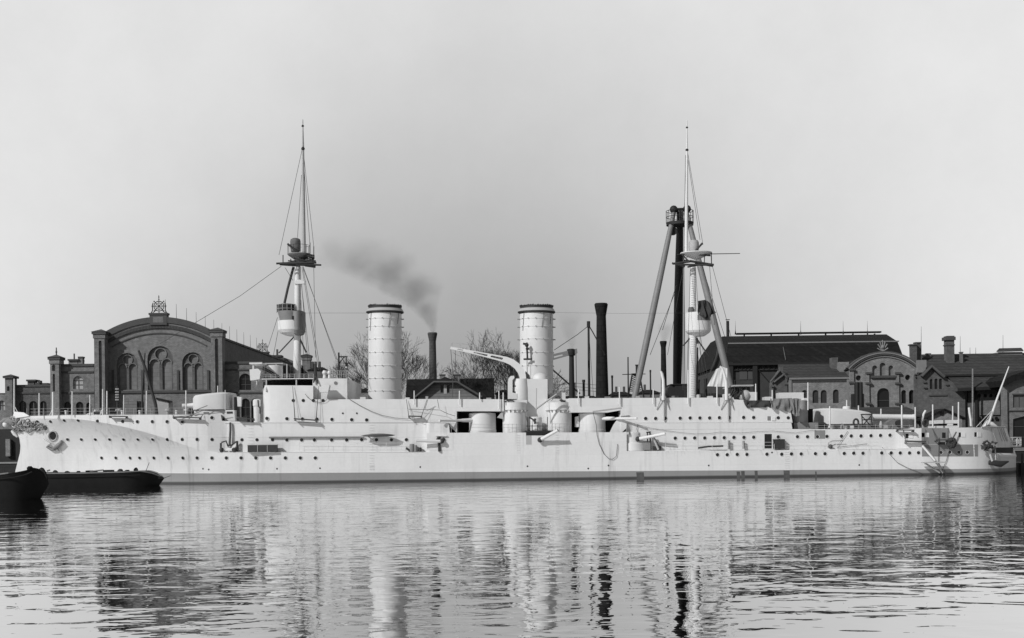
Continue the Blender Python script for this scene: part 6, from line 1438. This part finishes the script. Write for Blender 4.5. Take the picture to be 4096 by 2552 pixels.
# ================================================================== things on and around the ship
def stage(px0, py0, px1, py1, hang_y, label, off=.6, thick=.14, lines=True):
    a, c = S(px0, py0, off), S(px1, py1, off); mid = (a+c)/2
    t = thing('painters_stage', mid, label, 'plank stage', "painters' stages hung over the ship's side")
    b = MB(); d = (c-a).normalized(); n = Vector((0, 1, 0)); w = .5
    up = Vector((0, 0, thick))
    vs = [a-n*w/2, c-n*w/2, c+n*w/2, a+n*w/2]; b.add([v for v in vs]+[v+up for v in vs], [(0, 1, 2, 3), (4, 5, 6, 7), (0, 1, 5, 4), (1, 2, 6, 5), (2, 3, 7, 6), (3, 0, 4, 7)]); b.build('plank', M_WOOD, t)
    for u in (.04, .95):
        p = a+(c-a)*u; MB().tube([p-n*.35-up*.6, p+n*(.25+off*.9)-up*.6], .08, 4).build('crossbar', M_WOOD, t)
    if lines:
        b = MB()
        for u in (.04, .95):
            p = a+(c-a)*u; q = S(px0+(px1-px0)*u+(-12 if u < .5 else 8), hang_y, .15); b.tube([p+Vector((0, -.2, 0)), q], .03, 4); b.tube([p+Vector((0, .2, 0)), q], .025, 4)
        b.build('suspension_rope', M_ROPE, t)
stage(448, 1667, 520, 1669, 1658, 'short plank stage hung just below the forecastle deck edge, nearest the bow', lines=False)
stage(700, 1671, 812, 1674, 1658, 'plank stage under the fore turret muzzle with poles lying on it', lines=True)
stage(952, 1677, 1022, 1678, 1660, 'dark plank stage in the gap between fore turret and bridge', lines=False)
stage(1180, 1678, 1272, 1684, 1545, 'plank stage on long ropes below the bridge and foremast', thick=.16)
stage(1635, 1667, 1706, 1668, 1598, 'plank stage hung right of the first funnel with ropes from the boat deck')
stage(3620, 1768, 3696, 1770, 1716, 'lower plank stage near the stern beside the bare grey plating', thick=.2)
stage(3585, 1722, 3655, 1723, 1714, 'upper plank stage near the stern under the deck edge', lines=False)
stage(3737, 1762, 3785, 1762, 1712, 'pale plank stage hanging in front of the bare grey plating at the stern', off=.9)
# long spars along the hull
def spar(name, pts, r, label, cat, m=M_WOOD, off=.5):
    q = [S(x, y, off) for x, y in pts]; o = MB().tube(q, r, 7).build(name, m); tag(o, label, cat); return o
o = MB(); o.tube([S(x, 1750+(x-1078)*-.002, .22) for x in range(1078, 1470, 20)], .11, 6); o = o.build('net_boom', M_GREYP); tag(o, 'long thin dark boom lashed flat along the fore hull', 'boom')
b = MB(); P = []
for k in range(11):
    u = k/10; x = 1448+136*u; w = .9*math.sin(math.pi*min(1, u*1.0))**.6+.02
    y = 1742-8*math.sin(math.pi*u*.8)+3*u; P.append((x, y, w))
rows = []
for x, y, w in P:
    c = S(x, y, .9); rows.append([c+Vector((0, w*math.cos(a)*.7, (w*.42 if math.sin(a) < 0 else w*.06)*math.sin(a))) for a in [j*math.pi/5 for j in range(11)]])
b.grid(rows); sb = thing('small_dinghy', S(1515, 1740, .9), 'flat dark dinghy hung keel-down against the hull below the first funnel', 'boat'); b.build('dinghy_hull', mat('dinghy_grey', .11, .7, var=.3, scale=2), sb)
MB().tube([S(1470, 1742, 1.2), S(1505, 1768, .6)], .07, 5).build('oar', M_PALEG, sb)
# crates on the side ledge
def ledge_box(name, x0, x1, y0, y1, label, cat, m=M_DARK, depth=.65, bars=()):
    a, c = S((x0+x1)/2, y1+3, 0), None
    p0, p1 = S(x0, y1, 0), S(x1, y1, 0); zt = S(x0, y0, .6).z; zb = S((x0+x1)/2, y1, .4).z
    t = thing(name, ((p0.x+p1.x)/2, p0.y, zb), label, cat); yl = min(p0.y, p1.y)
    MB().box((p0.x, yl-.68, zb), (p1.x, yl-.04, zt)).build('case', m, t)
    b = MB()
    for u in (bars or (0.0, 1.0)): x = p0.x+(p1.x-p0.x)*u; b.box((x-.03, yl-.72, zb-.0), (x+.03, yl-.685, zt+.03))
    b.box((p0.x-.05, yl-.74, zt+.003), (p1.x+.05, yl, zt+.06)); b.build('battens', M_PALEG if bars else m, t)
ledge_box('long_black_locker', 996, 1112, 1781, 1808, 'long black locker with two pale straps standing on the fore hull ledge', 'locker', bars=(.34, .67))
ledge_box('black_chest', 3092, 3134, 1759, 1795, 'square black chest on the ledge beside the open cargo port', 'chest', M_DARK)
t = thing('barrel', S(1652, 1806, .4), 'dark upright barrel with two small tubs on the hull ledge, left of midships', 'barrel')
for x, r, h in ((1649, .33, .95), (1663, .24, .8)):
    p = S(x, 1806, .38); MB().lathe(p, [(r*.85, 0), (r, h*.4), (r*.98, h*.6), (r*.85, h), (r*.8, h*.96)], 16).build('staves', M_GREYP, t)
p = S(1681, 1806, .38); MB().lathe(p, [(.2, 0), (.22, .5)], 12).build('tub', M_DARK, t); MB().tube([S(1625, 1792, .4), S(1642, 1804, .4)], .14, 6).build('shovel', M_DARK, t)
# fore hull winch / hoist on the ledge
t = thing('cable_hoist', S(916, 1806, .4), 'black hoist frame on the fore hull ledge under a hanging chain', 'hoist')
b = MB(); P = lambda x, y, o=.45: S(x, y, o)
b.tube([P(884, 1806), P(884, 1772)], .13, 5); b.tube([P(953, 1806), P(953, 1764)], .14, 5); b.tube([P(886, 1770), P(905, 1764), P(915, 1782), P(928, 1782), P(950, 1766)], .1, 5); b.build('frame', M_DARK, t)
b = MB(); b.lathe(P(887, 1802), [(.2, -.2), (.3, .1), (.2, .35)], 10); b.lathe(P(944, 1800), [(.35, -.25), (.42, .1), (.25, .3)], 12); b.build('drum', M_DARK, t)
b = MB(); b.tube([P(924, 1690, .3), P(925, 1720, .35), P(922, 1780, .4)], .14, 6); b.build('chain', M_ROPE, t)
b = MB(); b.add([P(898, 1776), P(905, 1772), P(916, 1792), P(930, 1792), P(940, 1774), P(948, 1778), P(940, 1803), P(900, 1803)], [tuple(range(8))]); b.build('white_canvas', M_PLAIN, t)
t = thing('rope_coil', S(3322, 1790, .4), 'small dark rope coil hung on a bent pipe rail on the aft hull', 'rope coil')
MB().ball(S(3318, 1786, .5), .3, 8).build('coil', M_ROPE, t); MB().tube([S(3309, 1790, .45), S(3312, 1770, .45), S(3326, 1764, .45), S(3370, 1763, .45)], .05, 5).build('pipe_rail', M_GREYP, t)
t = thing('coal_plank', S(2860, 1785, .5), 'rough dark plank hung level along the aft hull rail', 'plank')
MB().tube([S(2790, 1792, .6), S(2830, 1786, .6), S(2890, 1784, .6)], .11, 4).build('board', M_WOOD, t)
for x, y0, y1, lb in ((2914, 1762, 1797, 'dark wooden fender post below the aft mid portholes, left of two'), (2972, 1764, 1795, 'faint wooden fender post below the aft mid portholes, right of two')):
    o = MB().tube([S(x, y0, .4), S(x, y1, .4)], .15, 6).build('fender_post', M_GREYP); tag(o, lb, 'fender', 'fenders on the aft ledge')
# gangway ladder and chests beside the sponson
t = thing('timber_rack', S(2620, 1790, .5), 'dark rack of leaning planks under the right-hand hull gun', 'rack')
b = MB()
for x0, y0, x1, y1 in ((2588, 1730, 2590, 1800), (2598, 1728, 2600, 1800), (2584, 1730, 2602, 1728), (2596, 1730, 2606, 1745)): b.tube([S(x0, y0, .4), S(x1, y1, .4)], .09, 5)
b.build('frame', M_DARK, t); MB().tube([S(2606, 1740, .7), S(2632, 1798, .7)], .16, 4).build('leaning_board', M_PALEG, t); MB().tube([S(2614, 1752, .6), S(2640, 1800, .6)], .12, 4).build('leaning_board', M_DARK, t)
b = MB(); p0, p1 = S(2572, 1800), S(2600, 1770); b.box((p0.x, p0.y-.5, p0.z), (p1.x, p0.y-.1, p1.z)); b.build('case', M_GREYP, t)
b = MB(); p0, p1 = S(2612, 1801), S(2643, 1784); b.box((p0.x, p0.y-.5, p0.z), (p1.x, p0.y-.1, p1.z)); b.build('box', M_DARK, t)
# tarpaulins
def cloth(name, top, bot, off, m, label, cat='tarpaulin', seed=1, fold=.12, nx=26, ny=12, fn=None):
    rnd = random.Random(seed); ph = [rnd.uniform(0, 6) for _ in range(4)]
    fn = fn or (lambda x, y: S(x, y, 0))
    P = []
    for i in range(nx+1):
        u = i/nx; r_ = []
        tx, ty = np.interp(u, [k/(len(top)-1) for k in range(len(top))], [p[0] for p in top]), np.interp(u, [k/(len(top)-1) for k in range(len(top))], [p[1] for p in top])
        bx, by = np.interp(u, [k/(len(bot)-1) for k in range(len(bot))], [p[0] for p in bot]), np.interp(u, [k/(len(bot)-1) for k in range(len(bot))], [p[1] for p in bot])
        for j in range(ny+1):
            v = j/ny; x = tx+(bx-tx)*v; y = ty+(by-ty)*v
            p = fn(x, y); f = fold*(.25+v)*(math.sin(u*17+ph[0]+v*2)+.6*math.sin(u*31+ph[1]-v*3)+.5*math.sin(v*6+u*5+ph[2]))
            r_.append(p+Vector((.3*f, -off-.12-f, 0)))
        P.append(r_)
    b = MB(); b.grid(P); b.grid([[q+Vector((0, .05, 0)) for q in r_] for r_ in P]); o = b.build(name, m); return tag(o, label, cat)
side = lambda x, y: (lambda p: p)(S(x, min(max(y, 1600), 1689), 0))
def deckside(x, y):
    Y = -8.8; return W(x, y, Y)
cloth('tarpaulin', [(2972, 1602), (3010, 1602), (3050, 1601), (3082, 1602)], [(2982, 1628), (2992, 1634), (3000, 1630), (3050, 1630), (3086, 1631)], .1, M_CANVASD, 'black tarpaulin strip hung along the aft superstructure edge', seed=2, fn=deckside)
cloth('tarpaulin', [(3078, 1595), (3130, 1594), (3165, 1592)], [(3085, 1625), (3093, 1644), (3104, 1634), (3122, 1640), (3158, 1648), (3162, 1640)], .25, M_CANVAS, 'torn grey tarpaulin with ragged points over the aft superstructure', seed=3, fn=deckside)
cloth('tarpaulin', [(3155, 1596), (3180, 1593), (3200, 1596)], [(3168, 1655), (3184, 1668), (3190, 1660)], .3, M_CANVAS, 'grey tarpaulin hanging down the corner before the aft conning tower', seed=5, fn=deckside, fold=.2)
cloth('flag_bundle', [(2789, 1205), (2820, 1200), (2840, 1212)], [(2792, 1256), (2830, 1280), (2858, 1252)], .2, M_CANVASD, 'dark loose canvas bundle tied at the mainmast fighting top', 'canvas bundle', seed=8, fold=.3, fn=lambda x, y: W(x, y, -1.6))
b = bpy.data.objects['flag_bundle'].data
cloth('canvas_hood', [(2862, 1478), (2886, 1466), (2908, 1474)], [(2829, 1545), (2868, 1547), (2905, 1547)], .1, M_PLAIN, 'white fan-shaped canvas hood behind the aft boat davit', 'canvas cover', seed=9, fold=.04, fn=lambda x, y: W(x, y, -4.0))
def dark_sail():
    t = thing('hanging_sail', W(2872, 1480, -1), 'dark sailcloth hung up to dry beside the right crane leg', 'sail')
    P = []
    tp = [(2860, 1425), (2868, 1398), (2880, 1374), (2890, 1378), (2899, 1392)]; bt = [(2838, 1492), (2850, 1482), (2870, 1474), (2890, 1486), (2908, 1502)]
    for i in range(13):
        u = i/12; k = [q/4 for q in range(5)]
        tx, ty, bx, by = (float(np.interp(u, k, [p[d] for p in l])) for l, d in ((tp, 0), (tp, 1), (bt, 0), (bt, 1)))
        P.append([W(tx+(bx-tx)*j/9, ty+(by-ty)*j/9, 26+.25*math.sin(u*9+j*.4)) for j in range(10)])
    b = MB(); b.grid(P); b.grid([[q+Vector((0, .06, 0)) for q in r_] for r_ in P]); b.build('cloth', M_CANVASD, t)
dark_sail()
# wheel-shaped life rings and loose gear on the aft deck
for px, py, r, Y, lb in ((3424, 1690, .38, -8.6, 'dark cork life ring hung on the rail beside the aft turret'), (3702, 1692, .36, -5.2, 'dark rope fender ring beside the curved davit near the stern')):
    c = W(px, py, Y); b = MB(); b.tube([c+Vector((r*.8*math.cos(k*math.pi/8), 0, 1.15*r*math.sin(k*math.pi/8))) for k in range(17)], .13, 7, caps=False); o = b.build('life_ring', M_DARK); tag(o, lb, 'life ring')
t = thing('gun_trolley', W(3460, 1712, -6.5), 'spindly dark trestle frame standing before the aft turret barrels', 'trestle')
b = MB()
for a, c in (((3443, 1658), (3490, 1658)), ((3447, 1658), (3450, 1712)), ((3484, 1658), (3490, 1712)), ((3448, 1680), (3486, 1676)), ((3448, 1705), (3486, 1662)), ((3445, 1662), (3488, 1708))): b.tube([W(*a, -6.5), W(*c, -6.5)], .07, 4)
b.build('frame', M_DARK, t)
t = thing('canvas_heap', W(3565, 1716, -6), 'grey tarpaulin heap and dark reel under the aft gun barrels', 'tarpaulin heap')
b = MB(); b.pplate([(3545, 1716), (3605, 1716), (3607, 1682), (3572, 1676), (3548, 1690)], -5.5, 1.6); b.build('cover', M_CANVAS, t); MB().lathe(W(3596, 1692, -6), [(.4, 0), (.4, .5)], 14, axis=(0, 1, 0)).build('reel', M_DARK, t); MB().lathe(W(3524, 1712, -6), [(.2, 0), (.25, .4), (.1, .9)], 10).build('bell', M_PALEG, t)
# yellow-grey life net / basket and wreckage at the stern
t = thing('cargo_net', S(3800, 1775, .7), 'round dark bundled cargo net hanging from a rope near the stern', 'cargo net')
rnd = random.Random(3); b = MB(); c = S(3799, 1772, .6)
b.ball(c, .62, 14, 0, (1, .7, 1.15))
for k in range(60):
    a, e = rnd.uniform(0, 6.28), rnd.uniform(-1.2, 1.2); d = Vector((math.cos(a)*math.cos(e), -abs(math.sin(a)*math.cos(e)), math.sin(e)*1.1)); b.ball(c+d*.56, rnd.uniform(.1, .2), 6)
b.build('net_bundle', M_CANVASD, t); MB().tube([c+Vector((.2, 0, .6)), S(3820, 1728, .5)], .09, 5).build('sling', M_ROPE, t)
t = thing('rope_fender', S(3940, 1785, .7), 'ragged dark rope fender bundle hanging under the stern gallery', 'fender')
b = MB()
for k in range(26):
    x = 3918+rnd.random()*44; y = 1768+rnd.random()*36; p = S(x, y, .5+rnd.random()*.3); b.tube([p, p+Vector((rnd.uniform(-.5, .5), -.1, rnd.uniform(-.6, .5)))], [.2, .06], 5)
b.build('rope_mass', M_CANVASD, t)
t = thing('work_float', W(3950, 1858, -3.5), 'small dark work float with upright ladder post tied under the stern', 'raft')
b = MB(); b.tube([S(3946, 1810, .5), S(3952, 1845, .7)], .16, 5); b.tube([S(3965, 1800, .6), S(3962, 1840, .8)], .08, 5); b.build('post', M_PALEG, t)
b = MB(); a, c = S(3948, 1850, .3), S(3998, 1846, 1.2); b.tube([a, (a+c)/2+Vector((0, -.6, -.25)), c], [.3, .42, .1], 7); b.build('float_hull', M_DARK, t)
t = thing('boarding_plank', S(3710, 1815, .8), 'pale boarding plank slanting down the stern side to a small landing', 'gangplank')
MB().tube([S(3684, 1782, .6), S(3730, 1842, 1.1)], [.17, .17], 4).build('plank', M_PLAIN, t)
b = MB(); a, c = S(3678, 1850, 1.1), S(3768, 1844, 1.1); b.box((a.x, a.y-.4, a.z-.06), (c.x, a.y+.5, a.z+.08)); b.tube([S(3690, 1852, 1.0), S(3755, 1890, .3)], .12, 5); b.tube([S(3735, 1852, 1.0), S(3768, 1892, .3)], .07, 5); b.build('landing', M_PALEG, t)

# ------------------------------------------------------------------ barges in the left foreground
def barge(name, label, px_l, px_r, sheer, Y, ywater, half_w, bow_right=True, m=M_BOAT, cat='barge', gun=1.0):
    """hull with pointed right end; sheer: photo points of the gunwale"""
    zg = [(W(x, y, Y-half_w).x, W(x, y, Y-half_w).z) for x, y in sheer]
    x0, x1 = zg[0][0], zg[-1][0]
    base = Vector(((x0+x1)/2, Y, 0)); t = thing(name, base, label, cat)
    n = 40; b = MB()
    for sgn in (-1, 1):
        P = []
        for i in range(n+1):
            u = i/n; x = x0+(x1-x0)*u; z = float(np.interp(x, [p[0] for p in zg], [p[1] for p in zg]))
            w = half_w*(1-max(0, (u-.72)/.28)**2.2)*(1-.6*max(0, (.15-u)/.15)**2)
            row = []
            for v in (0, .35, .7, 1.0):
                zz = -.6+(z+.6)*v; rake = (1-v)*1.1*max(0, (u-.8)/.2); row.append((x-rake, Y+sgn*w*(.86+.14*v)*(1 if v else .85), zz))
            P.append(row)
        b.grid(P)
        b.tube([Vector(r_[-1]) for r_ in P[:int(n*gun)]], .08, 5, 1)
    b.build('hull', [m, M_BOATG], t)
    b = MB(); P = []
    for i in range(n+1):
        u = i/n; x = x0+(x1-x0)*u; z = float(np.interp(x, [p[0] for p in zg], [p[1] for p in zg])); w = half_w*(1-max(0, (u-.72)/.28)**2.2)*(1-.6*max(0, (.15-u)/.15)**2)
        P.append([(x, Y-w, z-.12), (x, Y+w, z-.12)])
    b.grid(P, 0, False); b.build('deck', M_BOAT, t)
    b = MB(); P = [(x, Y-half_w-.03, z-.45) for x, z in zg]
    b.tube([Vector(p) for p in P[:-2]], .07, 5); b.build('rubbing_strake', M_BOAT, t)
    return t, zg
tb, zg = barge('barge', 'low black barge with rounded right end lying under the white bow', 60, 640, [(90, 1893), (200, 1894), (320, 1893), (480, 1889), (560, 1885), (600, 1894), (638, 1914)], -14.0, 1947, 2.4)
b = MB(); Y = -15.5
for x0, y0, x1, y1 in ((342, 1882, 360, 1898), (412, 1880, 446, 1896), (187, 1890, 203, 1900), (470, 1884, 540, 1892)): MB().pbox(x0, y0, x1, y1, Y, 1.2).build('hatch_cover', M_BOAT, tb)
b.lathe(W(430, 1894, Y+.5), [(.5, 0), (.5, .3), (.3, .42)], 14); b.build('capstan', M_BOAT, tb)
b = MB(); b.tube([W(360, 1886, Y), W(414, 1880, Y)], .09, 5); b.tube([W(188, 1884, Y), W(200, 1880, Y)], .1, 5); b.build('oar', M_BOATG, tb)
MB().tube([W(583, 1886, Y), W(597, 1850, Y)], .035, 4).build('flag_stick', M_WOOD, tb)
MB().tube([W(634, 1912, Y), W(655, 1912, Y+1), W(682, 1903, Y+3)], .035, 4).build('mooring_line', M_ROPE, tb)
rnd = random.Random(21)
for k in range(9):
    x = 215+k*40+rnd.uniform(-12, 12); w = rnd.uniform(8, 22); h = rnd.uniform(8, 17); g = float(np.interp(x, [90, 320, 480, 560], [1895, 1894, 1890, 1886]))
    b = MB(); b.pplate([(x, g+8), (x+w, g+8), (x+w-rnd.uniform(0, 4), g-h*rnd.uniform(.5, 1)), (x+w*.5, g-h), (x+rnd.uniform(0, 5), g-h*.6)], Y+rnd.uniform(-.5, 1), .8); b.build('deck_gear', M_BOAT if k % 3 else M_WOOD, tb)
tt, zg = barge('work_boat', 'black workboat bow in the near left corner with worn pale gunwale', -300, 165, [(-420, 1906), (-100, 1902), (0, 1897), (60, 1889), (100, 1880), (128, 1868), (150, 1892), (165, 1940)], -55.0, 1995, 2.0, cat='boat', gun=.8)
b = MB(); b.pbox(132, 1876, 158, 1900, -53.8, 1.0); b.lathe(W(120, 1884, -54.5), [(.25, 0), (.3, .3), (.15, .45)], 10); b.build('bollard', M_BOAT, tt)
b = MB(); b.tube([W(55, 1878, -55), W(56, 1894, -55)], .03, 4); b.tube([W(15, 1870, -55), W(16, 1897, -55)], .03, 4); b.build('stanchion', M_WOOD, tt)
t = thing('quay_pier', (W(4120, 1840, -2).x, -2, 0), 'dark timber jetty end at the right edge behind the stern', 'jetty')
b = MB(); a = W(4072, 1850, 4); b.box((a.x, 4, -2), (a.x+25, 16.6, W(4085, 1852, 4).z)); b.build('deck', M_STONE, t)
b = MB()
for k in range(4): b.tube([(a.x+.5+k*1.6, 3.8, -2), (a.x+.5+k*1.6, 3.8, 2.4)], .18, 6)
b.build('pile', M_WOOD, t)

# ------------------------------------------------------------------ smoke
def smoke(name, px, py, Y, path, radii, dens, label, alb=0.25):
    """path: photo points from the chimney mouth upwards; a closed box whose volume follows that path"""
    z = [W(x, y, Y).z for x, y in path]; xs_ = [W(x, y, Y).x for x, y in path]; s = sc_(Y); rr = [r*s for r in radii]
    z0, z1 = z[0], z[-1]; xl = min(x-r for x, r in zip(xs_, rr))-.5; xr = max(x+r for x, r in zip(xs_, rr))+.5; R = max(rr)
    m = bpy.data.materials.new(name); m.use_nodes = True; t = NT(m.node_tree)
    for n_ in list(t.n): t.n.remove(n_)
    tc = t.node('ShaderNodeTexCoord'); sp = t.node('ShaderNodeSeparateXYZ'); t.l.new(tc.outputs['Object'], sp.inputs[0])
    # domain object sits at the chimney mouth, so object coordinates start there
    zz = t.m('DIVIDE', sp.outputs[2], z1-z0)
    def curve(vals):
        lo, hi = min(vals), max(vals); n_ = t.node('ShaderNodeFloatCurve'); c = n_.mapping.curves[0]
        us = [(a-z0)/(z1-z0) for a in z]
        while len(c.points) < len(us): c.points.new(.5, .5)
        for p, u, v in zip(c.points, us, vals): p.location = (u, (v-lo)/max(hi-lo, 1e-6)); p.handle_type = 'AUTO'
        n_.mapping.update(); t.l.new(zz, n_.inputs['Value']); return t.m('MULTIPLY_ADD', n_.outputs[0], hi-lo, lo)
    cx = curve([x-xs_[0] for x in xs_]); rad_ = curve(rr)
    nz = t.node('ShaderNodeTexNoise'); nz.inputs['Scale'].default_value = 0.16; nz.inputs['Detail'].default_value = 5.0; nz.inputs['Roughness'].default_value = .6; t.l.new(tc.outputs['Object'], nz.inputs['Vector'])
    wob = t.m('MULTIPLY', t.m('SUBTRACT', nz.outputs[0], .5), t.m('MULTIPLY', rad_, 1.9))
    dx_ = t.m('ADD', t.m('SUBTRACT', sp.outputs[0], cx), wob); d2 = t.m('ADD', t.m('MULTIPLY', dx_, dx_), t.m('MULTIPLY', sp.outputs[1], sp.outputs[1]))
    fall = t.m('SUBTRACT', 1.0, t.m('DIVIDE', d2, t.m('MULTIPLY', rad_, rad_)), clamp=True)
    n2 = t.node('ShaderNodeTexNoise'); n2.inputs['Scale'].default_value = 0.20; n2.inputs['Detail'].default_value = 5.0; t.l.new(tc.outputs['Object'], n2.inputs['Vector'])
    nn = t.m('MULTIPLY_ADD', n2.outputs[0], 2.6, -0.72, clamp=True)
    thin = t.m('DIVIDE', rr[0], rad_); thin = t.m('POWER', thin, 1.15)
    fade = t.m('MULTIPLY', t.m('SUBTRACT', 1.0, zz, clamp=True), 3.0, clamp=True)
    den = t.m('MULTIPLY', t.m('MULTIPLY', t.m('MULTIPLY', fall, nn), t.m('MULTIPLY', thin, fade)), dens)
    pv = t.node('ShaderNodeVolumePrincipled'); pv.inputs['Color'].default_value = (alb, alb, alb, 1); t.l.new(den, pv.inputs['Density'])
    ou = t.node('ShaderNodeOutputMaterial'); t.l.new(pv.outputs[0], ou.inputs['Volume'])
    b = MB(); b.box((xl-xs_[0], -R, 0.0), (xr-xs_[0], R, z1-z0)); o = b.build(name, m); o.location = (xs_[0], Y, z0+.05)
    o['kind'] = 'stuff'; return tag(o, label, 'smoke')
smoke('chimney_smoke', 1732, 1328, 110, [(1732, 1328), (1724, 1300), (1706, 1260), (1680, 1215), (1640, 1165), (1575, 1115), (1500, 1065), (1440, 1010), (1410, 940)], [12, 26, 50, 82, 130, 175, 200, 200, 190], 1.55, 'dark smoke drifting up and left from the round brick chimney', .2)
smoke('chimney_smoke', 2656, 1362, 90, [(2656, 1363), (2658, 1345), (2660, 1318), (2664, 1290)], [11, 26, 36, 40], .8, 'faint smoke puff above the slim dark chimney by the crane', .3)
smoke('chimney_smoke', 2286, 1395, 41, [(2288, 1396), (2284, 1370), (2276, 1335), (2280, 1290), (2300, 1240)], [10, 24, 34, 48, 60], .8, 'faint smoke wisp over the jib crane behind the second funnel', .3)
